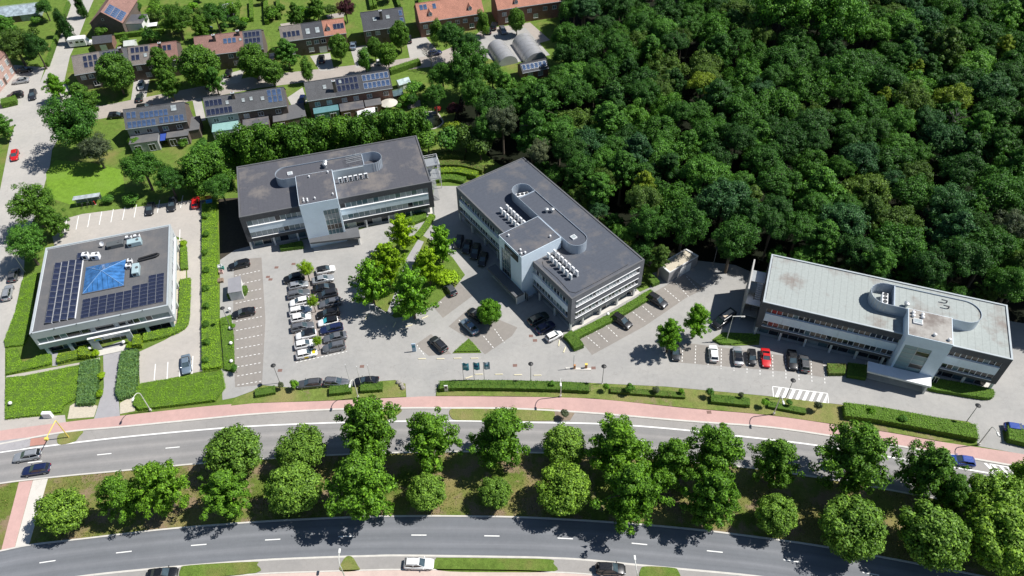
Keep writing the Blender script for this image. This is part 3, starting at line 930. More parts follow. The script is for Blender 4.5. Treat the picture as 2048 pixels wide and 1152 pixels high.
MB().tube((27.2,10.6,11.6),(27.2,10.6,14.2),0.07).build('antenna_mast', STEEL, B)
mb = MB()
for k in range(5): mb.tube((24.8,8.6+0.5*k,12.7+0.12*k),(28.6,8.9+0.5*k,12.7+0.1*k),0.05)
for k in range(3): mb.tube((25.4+1.4*k,8.4,11.9),(25.4+1.4*k,8.4,12.8),0.04); mb.tube((25.4+1.4*k,10.8,11.9),(25.4+1.4*k,10.8,13.2),0.04)
mb.build('pipe_rack', STEEL, B)
MB().box(21.45,28.4,7.28,7.5,9.7,12.0).build('plant_room_panel', M('grey_flat_panel',(0.40,0.44,0.46),0.5,0.06,0.5), B)
# metal fire stair at its right end
fs = B
for lv, z in enumerate((2.9, 6.2)):
    MB().box(42.72,46.1,9.2+1.2*lv,13.4,z,z+0.14).build('stair_landing', STEEL, fs)
for (u, v) in [(46.0,9.3),(46.0,13.3),(42.9,13.3),(46.0,11.3)]:
    MB().box(u-0.07,u+0.07,v-0.07,v+0.07,0,7.4).build('stair_post', WHITE, fs)
for z0, (va, vb) in [(0,(5.0,9.2)),(3.04,(13.0,10.4))]:
    mb = MB()
    for k in range(16):
        t = k/16; v = va+(vb-va)*t; z = z0+(3.0 if z0 == 0 else 3.2)*t
        mb.box(43.3,44.6,min(v,v+(vb-va)/16),max(v,v+(vb-va)/16),z+0.14,z+0.2)
    mb.build('stair_flight', STEEL, fs)
mb = MB()
for z in (3.04, 6.34):
    for h in (0.5, 1.0):
        mb.tube((46.05,9.3,z+h),(46.05,13.35,z+h),0.04,n=5); mb.tube((42.8,13.35,z+h),(46.05,13.35,z+h),0.04,n=5)
    for k in range(14):
        v = 9.3+4.05*k/13; mb.tube((46.05,v,z),(46.05,v,z+1.0),0.022,n=4)
    for k in range(11):
        u = 42.8+3.25*k/10; mb.tube((u,13.35,z),(u,13.35,z+1.0),0.022,n=4)
mb.build('stair_railing', WHITE, fs)

def loc_of(b, u, v, z):
    a = b.rotation_euler.z
    return (b.location.x + u*math.cos(a) - v*math.sin(a), b.location.y + u*math.sin(a) + v*math.cos(a), z)
for k in range(6):
    aircon(loc_of(B, 22.7+1.16*k, 5.75, 9.68), B.rotation_euler.z, f'white air conditioner on the roof behind the packed cars, {ordn(k+1)} from the tower', 'air conditioners on the roof behind the packed car park')

# --- slanting office in the middle
def tgC(i, j): return GL_S if j >= 3 else (GL_B if j in (1,2) else GL_D)
C = office('office_building', 'slanting blue-black roofed office with white sunlit tower side, before the wood',
    (912.1,374.9), -56.23, 42.2, 18.6, 9.7, CLADC, FELTC, PARA_D,
    (21.3,29.35,-2.8,7.1,12.6), (9.6,33.1,7.55,12.0,12.1,'left',13.6), ([(19.5,-4.9),(30.0,-4.9),(30.0,-2.82),(19.5,-2.82)],2.9,PARA_D),
    {'step':1.0,'panes':[(GL_D,5),(GL_B,3),(GL_S,1)]}, [(GL_D,3),(GL_S,3),(GL_B,1)], (3.6,5.1,6.9,8.35),
    (22.0,25.4,2.7,10.0,4,5,tgC), FELTC)
for u, v in [(27.7,-1.9),(28.9,-1.6),(28.7,-2.4),(22.8,-1.4),(28.0,5.3)]: vent(C, u, v, 12.63, 0.24)
skylight_box(C, 30.3, 9.6, 11.86)
for u, v in [(21.3,10.9),(20.6,9.9)]:
    MB().lathe([(0.3,11.86),(0.3,12.4),(0.45,12.45),(0.45,12.75),(0.2,12.9)], (u,v), 10).build('exhaust_cowl', STEEL, C)
fan_unit(loc_of(C, 11.9, 9.8, 9.68), C.rotation_euler.z + R(70), 'white three-fan condenser inside the round roof screen of the slanting office', 'rooftop condensers')
for row in range(2):
    for k in range(6):
        aircon(loc_of(C, 13.2+1.25*k, 3.3+1.6*row, 9.68), C.rotation_euler.z + R(180), f'slanting office roof air conditioner, far group, {["outer","inner"][row]} row, {ordn(k+1)} from the far end', 'air conditioners on the far half of the slanting office')
    for k in range(7):
        aircon(loc_of(C, 30.4+1.2*k, 3.2+1.55*row, 9.68), C.rotation_euler.z + R(180), f'slanting office roof air conditioner, near group, {["outer","inner"][row]} row, {ordn(k+1)} from the tower', 'air conditioners on the near half of the slanting office')
MB().box(23.6,28.2,-2.97,-2.81,10.35,11.95).build('sign_board', M('black_sign', (0.02,0.025,0.035), 0.5), C)
so = [o for o in C.children if o.name.startswith('sign_board')][0]
random.seed(9)
for ln, zz in enumerate((11.1, 10.6)):
    u = 24.0
    for k in range(8 if ln == 0 else 6):
        w = random.choice((0.16,0.22,0.28)); MB().box(u,u+w,-3.0,-2.972,zz,zz+random.choice((0.24,0.3))).build('letter', M('sign_letters', (0.45,0.45,0.5)), so); u += w+0.09
# cable run on its roof
mb = MB(); pts = [(30.4,1.6),(31.6,1.0),(36.0,1.2),(40.2,0.9),(41.2,1.7),(41.3,8.0),(41.2,15.0)]
for a, c_ in zip(pts, pts[1:]): mb.tube((a[0],a[1],9.72),(c_[0],c_[1],9.72),0.05,n=5)
mb.build('roof_cable', BLACK, C)

# --- office with the pale roof on the right
def tgD(i, j):
    return GL_D if (i == 1 and j == 4) else (GL_W if (i == 1 and j == 1) else M('sea_green_panel', (0.30,0.40,0.41), 0.4, 0.08, 0.6))
D = office('office_building', 'office with pale grey-green roof, shaded front and white entrance canopy',
    (1525.5,604.6), -20.75, 43.6, 13.9, 9.6, CLADD, FELTD, PARA_L,
    (25.2,32.7,-2.4,4.3,12.4), (18.7,38.0,4.5,10.15,12.0,'left',22.9), ([(21.2,-4.9),(32.3,-4.9),(32.3,-2.42),(21.2,-2.42)],3.1,WHITE),
    {'step':1.0,'panes':[(GL_W,5),(GL_D,4),(GL_B,1)],'red':True}, [(GL_D,3),(GL_W,1)], (3.4,4.85,7.0,8.2),
    (25.6,30.2,2.75,9.75,2,6,tgD), FELTDT)
for u, v in [(26.0,3.2),(26.0,2.4),(27.6,3.2),(27.6,2.5),(29.6,-1.2),(32.0,-1.6)]: vent(D, u, v, 12.43, 0.32)
skylight_box(D, 26.8, 1.2, 12.43, 1.6, 1.2)
fan_unit(loc_of(D, 21.6, 7.3, 9.58), D.rotation_euler.z + R(90), 'white three-fan condenser inside the round roof screen of the pale-roofed office', 'rooftop condensers')
for u, v in [(24.9,5.3)]:
    MB().lathe([(0.3,11.76),(0.3,12.4),(0.5,12.45),(0.5,12.75),(0.2,12.9)], (u,v), 10).build('exhaust_cowl', STEEL, D)
for u, v in [(32.0,8.6),(32.3,7.2)]:
    mb = MB().tube((u,v,11.76),(u,v,12.3),0.12,n=6).tube((u,v,12.3),(u-1.0,v,12.35),0.12,n=6); mb.build('roof_pipe', PARA_D, D)
co = [o for o in D.children if o.name.startswith('canopy') and 'pier' not in o.name][0]
u = 21.2
random.seed(3)
for k in range(11):
    w = random.choice((0.16,0.22,0.3)); MB().box(u,u+w,-4.96,-4.902,2.72,2.72+random.choice((0.26,0.32))).build('letter', OFFW, co); u += w+0.1
# concrete wall and steel stair at its left end
MB().box(-3.15,-2.85,3.0,11.6,0,9.4).build('stair_screen_wall', M('board_marked_concrete', (0.42,0.41,0.39), 0.85, 0.12, 0.7), D)
for z in (3.2, 6.5):
    MB().box(-2.84,-0.02,8.2,11.4,z,z+0.14).build('stair_landing', STEEL, D)
    MB().box(-2.84,-0.02,3.2,4.6,z-1.6,z-1.46).build('stair_landing', STEEL, D)
for z0, z1, va, vb in [(0,1.6,8.2,4.6),(1.6,3.2,4.6,8.2),(3.3,4.9,8.2,4.6),(4.9,6.5,4.6,8.2)]:
    mb = MB()
    for k in range(9):
        t = k/9; v = va+(vb-va)*t; v2 = va+(vb-va)*(t+0.1)
        mb.box(-2.7 if vb < va else -1.35, -1.45 if vb < va else -0.15, min(v,v2), max(v,v2), z0+(z1-z0)*t+0.1, z0+(z1-z0)*t+0.15)
    mb.build('stair_flight', STEEL, D)

# --- square two-storey office on the left, with solar panels
def build_A():
    H, L, W = 6.8, 25.8, 25.3
    o3 = P(59.2, 669.6, H)
    b = empty('office_building', (o3.x,o3.y,0), R(14.89)); tag(b, 'square pale grey two storey office with blue pyramid skylight and solar panels on its roof', 'office building')
    PG = M('pale_grey_render', (0.53,0.56,0.58), 0.7, 0.06, 0.5)
    PGD = M('grey_portal_render', (0.36,0.40,0.43), 0.7, 0.06, 0.5)
    spec = {'front': (Face(b,(0,0),0.0), L), 'right': (Face(b,(L,0),R(90)), W), 'back': (Face(b,(L,W),R(180)), L), 'left': (Face(b,(0,W),R(-90)), W)}
    for fn, (F, ln) in spec.items():
        if fn in ('right','left'):
            F = Face(b, (F.o.x+F.e.x*0.35, F.o.y+F.e.y*0.35), F.rz); ln -= 0.7
        # upper storey: fascia above, window band, spandrel
        wall_with_rows(F, 'wall', ln, 2.3, H, [(3.8,5.2)], 0.5, ln-0.5, PG)
        mb = MB(); F.box(mb, 0.3, ln-0.3, 0.0, 0.14, 3.66, 3.78); mb.build('sill', WHITE, b)
        segs = [(0.5,8.6),(17.2,ln-0.5)] if fn == 'front' else [(0.5,ln-0.5)]
        if fn == 'front':
            for (a0,a1) in segs:
                x = a0
                for w in (1.7,1.2,1.2,1.2,2.8) if a0 < 1 else (1.1,1.2,1.2,1.2,3.4):
                    w = min(w, a1-x)
                    if w > 0.3: F.win(x+w/2, 3.8, w, 1.4, pick([(GL_D,3),(GL_T,2)]), -0.2); x += w
            for x, w in ((9.3,2.0),(12.9,3.6),(16.2,1.4)): F.win(x, 3.8, w, 1.4, GL_D, -0.2, PG, 0.06)
        else:
            n = 13; w = (ln-1.0)/n
            for k in range(n): F.win(0.5+w*(k+0.5), 3.8, w, 1.4, pick([(GL_B,2),(GL_S,2),(GL_D,1)]), -0.2)
    MB().box(0.36, L-0.36, 0.36, W-0.36, 2.3, 2.6).build('floor_slab', PARA_L, b)
    for F, ln in [(Face(b,(1.1,1.1),0.0), L-2.2), (Face(b,(L-1.1,1.1),R(90)), W-2.2), (Face(b,(1.1,W-1.1),R(-90)), W-2.2), (Face(b,(L-1.1,W-1.1),R(180)), L-2.2)]:
        n = 10; w = ln/n
        for k in range(n): F.win(w*(k+0.5), 0.0, w, 2.3, pick([(GL_D,3),(GL_B,1)]), -0.05, STEEL, 0.07)
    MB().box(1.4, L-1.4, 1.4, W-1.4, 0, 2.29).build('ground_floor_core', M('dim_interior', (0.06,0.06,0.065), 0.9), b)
    for u in (1.0,5.2,20.0,24.8):
        MB().box(u-0.3,u+0.3,0.1,0.5,0,2.3).build('column', M('blue_grey_column',(0.45,0.52,0.6),0.6), b)
    for v in (6,12,18,24): MB().box(L-0.55,L-0.1,v-0.3,v+0.3,0,2.3).build('column', OFFW, b)
    MB().box(0.36, L-0.36, 0.36, W-0.36, H-0.2, H-0.02).build('roof', FELTA, b)
    parapet(b, L, W, H, 0.35, 0.18, PARA_L)
    # entrance portal with logo and letters
    MB().box(9.4,10.9,-1.3,-0.95,0,3.5).build('portal_pier', PGD, b)
    MB().box(16.2,17.3,-1.3,-0.95,0,3.5).build('portal_pier', PGD, b)
    MB().box(10.9,16.2,-1.3,-0.95,2.6,3.5).build('portal_beam', PGD, b)
    MB().box(9.3,17.4,-1.36,-0.9,3.502,3.58).build('portal_coping', WHITE, b)
    sg = MB().box(10.2,15.9,-1.34,-1.302,2.65,3.45).build('sign_panel', M('sign_grey',(0.33,0.37,0.42),0.5), b)
    for k, (c, r) in enumerate([((0.62,0.5,0.05),0.75),((0.18,0.42,0.12),0.55),((0.05,0.30,0.55),0.36)]):
        vs = []; n = 12
        for i in range(n+1):
            t = math.pi*(0.05+0.9*i/n); vs += [(11.1+r*1.05*math.cos(t), -1.345-0.006*k, 2.66+r*math.sin(t)), (11.1+(r-0.18)*1.05*math.cos(t), -1.345-0.006*k, 2.66+(r-0.18)*math.sin(t))]
        MB().add(vs, [(2*i,2*i+1,2*i+3,2*i+2) for i in range(n)]).build('logo', M(f'logo_colour_{"abc"[k]}', c, 0.5, 0.05), sg)
    random.seed(5)
    for ln, (zz, nn) in enumerate(((3.12,12),(2.78,9))):
        u = 12.3
        for k in range(nn):
            w = random.choice((0.14,0.18,0.24)); MB().box(u,u+w,-1.37,-1.342,zz,zz+random.choice((0.18,0.25))).build('letter', OFFW, sg); u += w+0.07
    MB().box(9.8,17.0,-3.0,-1.5,0,0.16).build('entrance_step', T_KERB, b)
    Fp = Face(b, (10.9,0.3), 0.0)
    for k in range(3): Fp.win(1.77*(k+0.5), 0.02, 1.77, 2.57, GL_D, -0.1, STEEL, 0.08)
    # pyramid skylight
    cx, cy, s = 12.95, 12.4, 3.95
    fr = MB(); ap = (cx, cy, 8.6)
    MB().box(cx-s-0.15,cx+s+0.15,cy-s-0.15,cy+s+0.15,H-0.02,H+0.18).build('skylight_kerb', PARA_D, b)
    BG = glass('blue_skylight_glass', (0.045,0.15,0.36), 0.12, 0.6)
    sk = fr
    cs = [(cx-s,cy-s),(cx+s,cy-s),(cx+s,cy+s),(cx-s,cy+s)]
    skl = empty('skylight', (0,0,0)); skl.parent = b
    for i in range(4):
        a, c = Vector((*cs[i],H+0.19)), Vector((*cs[(i+1)%4],H+0.19)); A_ = Vector(ap); n = 8
        for k in range(n):
            t0, t1 = (k+0.03)/n, (k+0.97)/n
            p0, p1 = a.lerp(c,t0), a.lerp(c,t1)
            # glass strips run up to the hips
            h0, h1 = 1-abs(2*t0-1), 1-abs(2*t1-1)
            mid = a.lerp(c, 0.5)
            q0, q1 = p0 + (A_-mid)*h0, p1 + (A_-mid)*h1
            MB().poly([p0,p1,q1,q0]).build('pane', BG, skl)
    mb = MB()
    for q in cs: mb.tube((*q,H+0.2), (ap[0],ap[1],ap[2]+0.03), 0.07, n=5)
    mb.build('hip_bar', M('blue_bars',(0.16,0.30,0.52),0.4), skl)
    # solar panels: four tilted rows left, a flat field right
    pm = MB().box(-0.54,0.54,-0.82,0.82,0,0.04).mesh('solar_panel', SOLAR)
    fm = MB().box(-0.58,-0.543,-0.86,0.86,-0.01,0.03).box(0.543,0.58,-0.86,0.86,-0.01,0.03).box(-0.543,0.543,-0.86,-0.823,-0.01,0.03).box(-0.543,0.543,0.823,0.86,-0.01,0.03).mesh('frame', FRAMEK)
    for r in range(4):
        n = 10 if r < 3 else 11
        for k in range(n):
            o = link('solar_panel', pm, b, (3.25+1.42*r, 2.7+1.76*k-(0.0), H+0.35)); o.rotation_euler = (0, R(14), 0)
            link('frame', fm, o)
        MB().box(3.25+1.42*r+0.60, 3.25+1.42*r+0.71, 1.8, 1.8+1.76*n, H-0.02, H+0.2).build('panel_ballast', WHITE, b)
    pm2 = MB().box(-0.73,0.73,-0.47,0.47,0,0.04).mesh('solar_panel', SOLAR)
    fm2 = MB().box(-0.77,-0.733,-0.51,0.51,-0.01,0.03).box(0.733,0.77,-0.51,0.51,-0.01,0.03).box(-0.733,0.733,-0.51,-0.473,-0.01,0.03).box(-0.733,0.733,0.473,0.51,-0.01,0.03).mesh('frame', FRAMEK)
    for k in range(10):
        top = 5.5 if k < 6 else (7.2 if k < 8 else 8.6)
        n = int((top-0.1)/1.06)
        for j in range(n):
            for sgn in range(1):
                o = link('solar_panel', pm2, b, (9.95+1.57*k, 1.95+1.06*j, H+0.14)); o.rotation_euler = (R(6), 0, 0)
                link('frame', fm2, o)
    # ducts, pipe loop
    mb = MB()
    for a, c in (((19.5,15.6),(23.2,16.2)),((19.4,14.9),(23.0,15.3)),((23.2,16.2),(23.7,15.8)),((23.7,15.8),(23.0,15.3))): mb.tube((*a,H+0.35),(*c,H+0.35),0.18,n=6)
    mb.build('roof_duct', BLACK, b)
    for k in range(6): MB().box(-0.2+L*0.02+4.1*k,0.0+L*0.02+4.1*k,-0.06,0.12,H+0.181,H+0.3).build('gutter_outlet', PARA_D, b)
    return b
A = build_A()
HV = M('blue_grey_casing', (0.36,0.47,0.50), 0.5, 0.1, 1.0)
def air_handler(u, v, lx, ly, h, rz, label, mat, parts=True):
    e = empty('air_handling_unit', loc_of(A, u, v, 6.78), A.rotation_euler.z + R(rz)); tag(e, label, 'ventilation unit', 'ventilation units on the square office roof')
    MB().bbox(-lx/2,lx/2,-ly/2,ly/2,0.15,h,0.08).build('casing', mat, e)
    MB().box(-lx/2+0.1,lx/2-0.1,-ly/2+0.1,ly/2-0.1,0,0.15).build('base', STEEL, e)
    MB().box(-lx/2+0.2,-lx/2+0.8,-ly/2-0.03,-ly/2,0.4,h-0.3).build('grille', BLACK, e)
    MB().lathe([(0.3,h),(0.3,h+0.12),(0.2,h+0.12),(0.2,h+0.02)], (lx/4,0), 12).build('fan', PARA_D, e)
air_handler(14.6,21.6,3.4,1.5,1.0,2,'long dark grey ventilation unit at the rear of the square office roof', M('dark_casing',(0.10,0.11,0.115),0.6))
air_handler(18.6,20.9,2.9,1.5,1.2,2,'pale blue-grey ventilation unit at the rear of the square office roof', HV)
air_handler(19.3,12.0,1.4,3.0,1.2,0,'upright pale blue-grey ventilation unit right of the blue skylight', HV)
air_handler(8.9,19.3,1.3,1.1,1.5,-8,'left of two white cube ventilation units above the solar rows', WHITE)
air_handler(10.9,18.7,1.6,1.2,1.4,-8,'right of two white cube ventilation units above the solar rows', WHITE)
air_handler(17.9,15.2,0.95,0.9,1.0,0,'upper small white ventilation unit beside the blue skylight corner', WHITE)
air_handler(17.7,13.6,1.0,0.9,1.1,0,'lower small white ventilation unit beside the blue skylight corner', WHITE)
air_handler(17.2,23.2,1.3,0.6,0.8,0,'left small white box behind the blue-grey roof unit', WHITE)
air_handler(18.9,23.1,1.3,0.6,0.8,0,'right small white box behind the blue-grey roof unit', WHITE)
e = empty('satellite_dish', loc_of(A, 12.0, 22.3, 6.78), 0); tag(e, 'white satellite dish on the rear of the square office roof', 'satellite dish')
MB().tube((0,0,0),(0,0,0.9),0.05).build('pole', STEEL, e)
d = MB().lathe([(0.05,0.0),(0.3,0.05),(0.5,0.16),(0.48,0.17),(0.28,0.08),(0.04,0.04)], (0,0), 14).build('dish', WHITE, e); d.location = (0,-0.1,0.9); d.rotation_euler = (R(55),0,0)

# --- flat garage block beside the wood
g = empty('garage_block', (0,0,0)); tag(g, 'grey flat-roofed garage block with white door and gravel roof beside the wood', 'garage')
gw = [P(1318,528,3.3), P(1339,545,3.3), P(1397,511,3.3), P(1372,497,3.3)]
GWALL = M('garage_grey_wall', (0.30,0.30,0.31), 0.85, 0.1, 0.8)
cg = sum(gw, Vector())/4
MB().prism([(p.x,p.y) for p in gw], 0, 3.0).build('wall', GWALL, g)
inn = [cg + (p-cg)*0.93 for p in gw]
MB().prism([(p.x,p.y) for p in inn], 3.0, 3.06).build('roof', T_GRAVEL, g)
mb = MB()
for i in range(4):
    a, b2, c2, d2 = gw[i], gw[(i+1)%4], inn[(i+1)%4], inn[i]
    mb.prism([(p.x,p.y) for p in (a,b2,c2,d2)], 3.0, 3.3)
mb.build('coping', WHITE, g)
e0, e1 = gw[1], gw[2]; dd = (e1-e0).normalized(); nn_ = Vector((dd.y,-dd.x,0))
dr = MB()
q = [e0+dd*3.4, e0+dd*6.6]
dr.prism([((q[0]+nn_*0.06).x,(q[0]+nn_*0.06).y),((q[1]+nn_*0.06).x,(q[1]+nn_*0.06).y),((q[1]+nn_*0.005).x,(q[1]+nn_*0.005).y),((q[0]+nn_*0.005).x,(q[0]+nn_*0.005).y)], 0.05, 2.4)
do = dr.build('garage_door', WHITE, g)
h_ = MB().box(-0.1,0.1,-0.03,0.03,0,0.06).build('handle', BLACK, do, ((q[0]+dd*1.6+nn_*0.1).x,(q[0]+dd*1.6+nn_*0.1).y,1.1))

# ================================================================== HOUSES
random.seed(11)
BR_D = brick('dark_brown_brick', (0.13,0.10,0.085), (0.16,0.14,0.12), 5, 0.25)
BR_R = brick('red_brown_brick', (0.22,0.115,0.085), (0.26,0.2,0.17), 5, 0.25)
BR_P = brick('pale_pink_brick', (0.46,0.30,0.255), (0.48,0.40,0.35), 5, 0.15)
RENDER_G = M('grey_house_render', (0.36,0.37,0.37), 0.85, 0.1, 0.6)
TL_G = tiles('grey_roof_tiles', (0.105,0.108,0.116)); TL_D = tiles('dark_slate_tiles', (0.068,0.072,0.084))
TL_O = tiles('orange_clay_tiles', (0.43,0.195,0.135)); TL_B = tiles('brown_red_tiles', (0.27,0.15,0.125)); TL_T = tiles('taupe_roof_tiles', (0.20,0.175,0.16))

_sp = MB().box(-0.48,0.48,-0.8,0.8,0,0.04).mesh('solar_panel', None)
_sf = MB().box(-0.52,-0.483,-0.84,0.84,-0.005,0.03).box(0.483,0.52,-0.84,0.84,-0.005,0.03).box(-0.483,0.483,-0.84,-0.803,-0.005,0.03).box(-0.483,0.483,0.803,0.84,-0.005,0.03).mesh('frame', None)

def house(name, label, ridge, eave, ze, zr, wall, roof_segs, solar=(), lights=(), chimneys=(), wins=(), doors=(), dormers=(), back=None, cat='house', gable=None):
    """terrace or house: eave and ridge given by the photo; roof_segs = [(t0, t1, tile material, wall material)] along its length"""
    e0, e1 = P(*eave[0], ze), P(*eave[1], ze)
    r0, r1 = P(*ridge[0], zr), P(*ridge[1], zr)
    ux = (e1-e0); ux.z = 0; L = ux.length; ux.normalize(); vy = Vector((-ux.y, ux.x, 0))
    Dp = 0.5*((r0-e0).dot(vy) + (r1-e1).dot(vy))
    Dp = max(2.2, min(Dp, 7.5))
    h = empty(name, (e0.x,e0.y,0), math.atan2(ux.y,ux.x)); tag(h, label, cat, 'houses along the residential street')
    ov = 0.3; slope = math.atan2(zr-ze, Dp)
    bd = back or Dp                                   # depth behind the ridge
    zb = zr - (zr-ze)*bd/Dp
    for (t0, t1, tile, wl) in roof_segs:
        a, b = L*t0, L*t1
        # walls of this unit with gables
        y0, y1 = ov, Dp+bd-ov; zf = ze+ (zr-ze)*ov/Dp - 0.16
        vs = [(a,y0,0),(b,y0,0),(b,y1,0),(a,y1,0),(a,y0,zf),(b,y0,zf),(b,Dp,zr-0.16),(b,y1,zb+0.0),(a,y1,zb+0.0),(a,Dp,zr-0.16)]
        MB().add(vs, [(0,1,5,4),(2,3,8,7),(1,2,7,6,5),(3,0,4,9,8),(0,3,2,1)]).build('wall', wl or wall, h)
        m2 = MB()
        aa, bb = (a-0.15 if t0 == 0 else a+0.004), (b+0.15 if t1 == 1 else b-0.004)
        for (ya, za, yb, zb_) in ((0,ze,Dp,zr),(Dp,zr,Dp+bd,zb)):
            vs = [(aa,ya,za),(bb,ya,za),(bb,yb,zb_),(aa,yb,zb_)]
            vs2 = [(x,y,z-0.15) for x,y,z in vs]
            m2.add(vs+vs2, [(0,1,2,3),(7,6,5,4),(0,4,5,1),(1,5,6,2),(2,6,7,3),(3,7,4,0)])
        ro = m2.build('roof', tile, h)
        MB().tube((aa,Dp,zr+0.02),(bb,Dp,zr+0.02),0.1,n=6).build('ridge', tile, ro)
        MB().box(aa,bb,-0.14,-0.01,ze-0.17,ze-0.04).build('gutter', PARA_L, ro)
    def on_roof(t, s, lift=0.05):
        return (L*t, Dp*s, ze+(zr-ze)*s+lift)
    for (ta, tb, sa, sb, mt, frm) in solar:
        nx = max(1, int(L*(tb-ta)/1.06)); SL = math.hypot(Dp, zr-ze); ny = max(1, int(SL*(sb-sa)/1.7))
        for i in range(nx):
            for j in range(ny):
                o = link('solar_panel', _sp, h, on_roof(ta+(tb-ta)*(i+0.5)/nx, sa+(sb-sa)*(j+0.5)/ny, 0.08), mt)
                o.rotation_euler = (slope,0,0); link('frame', _sf, o, None, frm)
    for (t, s, w, l) in lights:
        o = MB().box(-w/2,w/2,-l/2,l/2,0,0.1).build('skylight', PARA_D, h, on_roof(t, s, 0.02)); o.rotation_euler = (slope,0,0)
        MB().box(-w/2+0.08,w/2-0.08,-l/2+0.08,l/2-0.08,0.102,0.115).build('pane', GL_S, o)
    for (t, s, mt) in chimneys:
        x, y, z = on_roof(t, s, 0)
        ch = MB().box(x-0.4,x+0.4,y-0.35,y+0.35,z-0.6,zr+0.8).build('chimney', mt, h)
        MB().box(x-0.47,x+0.47,y-0.42,y+0.42,zr+0.802,zr+0.9).build('chimney_cap', PARA_L, ch)
        MB().lathe([(0.13,zr+0.9),(0.11,zr+1.2)], (x,y), 8).build('chimney_pot', TL_O, ch)
    F = Face(h, (0, ov), 0.0)
    for (t, z, w, hh) in wins:
        F.win(L*t, z, w, hh, pick([(GL_S,3),(GL_D,2),(GL_B,2)]), 0.035, WHITE, 0.07, 1 if w > 1.3 else 0)
        mb = MB(); F.box(mb, L*t-w/2-0.08, L*t+w/2+0.08, 0.0, 0.14, z-0.1, z-0.005); mb.build('sill', T_KERB, h)
    for (t, w, hh, mt) in doors:
        mb = MB(); F.box(mb, L*t-w/2, L*t+w/2, 0.002, 0.05, 0.05, hh); dd = mb.build('door', mt, h)
        MB().box(L*t+w*0.32,L*t+w*0.32+0.06,ov-0.11,ov-0.052,1.0,1.12).build('handle', STEEL, dd)
    for (t, s, tile, wl) in dormers:
        x, y, z = on_roof(t, s, 0)
        dm = MB()
        dm.add([(x-0.6,y,z-0.1),(x+0.6,y,z-0.1),(x+0.6,y,z+0.9),(x,y,z+1.5),(x-0.6,y,z+0.9),(x-0.6,y+2.2,z+0.9),(x+0.6,y+2.2,z+0.9),(x,y+3.0,z+1.5)], [(0,1,2,3,4),(1,6,2),(0,4,5)])
        do = dm.build('dormer', wl, h)
        MB().add([(x-0.75,y-0.15,z+0.78),(x,y-0.15,z+1.58),(x,y+3.0,z+1.58),(x-0.75,y+2.3,z+0.78),(x+0.75,y-0.15,z+0.78),(x+0.75,y+2.3,z+0.78)], [(0,1,2,3),(1,4,5,2)]).build('dormer_roof', tile, do)
        w_ = window(do, (x, y-0.04, z+0.05), 0.0, 0.8, 0.8, GL_S)
    h['L'] = L; h['D'] = Dp
    return h

def extension(h, t0, t1, depth, z, wall, roofm, name='extension'):
    """flat-roofed ground-floor room in front of the house"""
    L = h['L']; a, b = L*t0, L*t1
    ex = MB().box(a, b, -depth, 0.28, 0, z).build(name, wall, h)
    MB().box(a-0.08, b+0.08, -depth-0.08, 0.28, z+0.002, z+0.12).build('flat_roof', roofm, ex)
    n = max(1, int((b-a)/2.4))
    for k in range(n):
        window(ex, (a+(b-a)*(k+0.5)/n, -depth-0.035, 0.2), 0.0, 1.7, 2.0, GL_D, WHITE, 0.07, 1)
    return ex

W2 = lambda ts, z=3.3: [(t, z, 1.4, 1.2) for t in ts]
W1 = lambda ts, z=0.9: [(t, z, 1.5, 1.4) for t in ts]
DOORW = M('white_garage_door', (0.70,0.70,0.68), 0.6); DOORD = M('dark_house_door', (0.10,0.07,0.06), 0.5)
FR_G = M('grey_panel_frame', (0.30,0.31,0.33), 0.5, metal=0.4)
# south row, backs towards the offices
h1 = house('terraced_house', 'grey-roofed pair of houses covered in solar panels, leftmost in the row behind the hedge trees', [(245,220),(361,204)], [(252,258),(373,242)], 5.4, 8.6, RENDER_G,
    [(0,0.5,TL_G,None),(0.5,1,TL_G,BR_D)], [(0.03,0.2,0.42,0.9,SOLARB,FR_G),(0.25,0.72,0.3,0.86,SOLARB,FR_G),(0.03,0.5,0.05,0.28,SOLARB,FR_G),(0.55,0.97,0.1,0.3,SOLARB,FR_G)], [(0.82,0.75,1.5,1.6)], [], W2((0.15,0.35,0.62,0.85)))
extension(h1, 0.02, 0.48, 3.4, 2.9, RENDER_G, FELTA); ex = extension(h1, 0.62, 0.98, 2.6, 2.7, BR_D, FELTA)
aw = MB(); L1 = h1['L']; aw.add([(L1*0.5,0.26,2.6),(L1*0.6,0.26,2.6),(L1*0.6,-2.4,2.1),(L1*0.5,-2.4,2.1),(L1*0.5,0.26,2.54),(L1*0.6,0.26,2.54),(L1*0.6,-2.4,2.04),(L1*0.5,-2.4,2.04)], [(0,3,2,1),(4,5,6,7),(0,1,5,4),(2,3,7,6),(1,2,6,5),(3,0,4,7)])
aw.build('awning', M('blue_awning_cloth', (0.03,0.07,0.32), 0.8), h1)
h2 = house('terraced_house', 'middle grey-roofed terrace behind the hedge trees, dark solar panels on its left end', [(404,198),(563,173)], [(413,234),(573,211)], 5.4, 8.6, RENDER_G,
    [(0,0.38,TL_G,None),(0.38,1,TL_G,BR_D)], [(0.01,0.22,0.4,0.95,SOLAR,FR_G),(0.01,0.33,0.06,0.36,SOLAR,FR_G),(0.78,0.97,0.25,0.95,SOLARB,STEEL)], [(0.28,0.6,0.9,1.1),(0.48,0.6,0.9,1.1),(0.58,0.62,0.9,1.1),(0.72,0.55,1.0,1.1)], [(0.37,0.8,BR_D)], W2((0.1,0.28,0.48,0.66,0.88)))
extension(h2, 0.04, 0.36, 3.6, 2.9, OFFW, M('glass_green_roof', (0.25,0.42,0.40), 0.3)); extension(h2, 0.42, 0.74, 3.8, 2.9, BR_D, FELT); extension(h2, 0.80, 0.99, 2.8, 2.7, BR_R, FELTA)
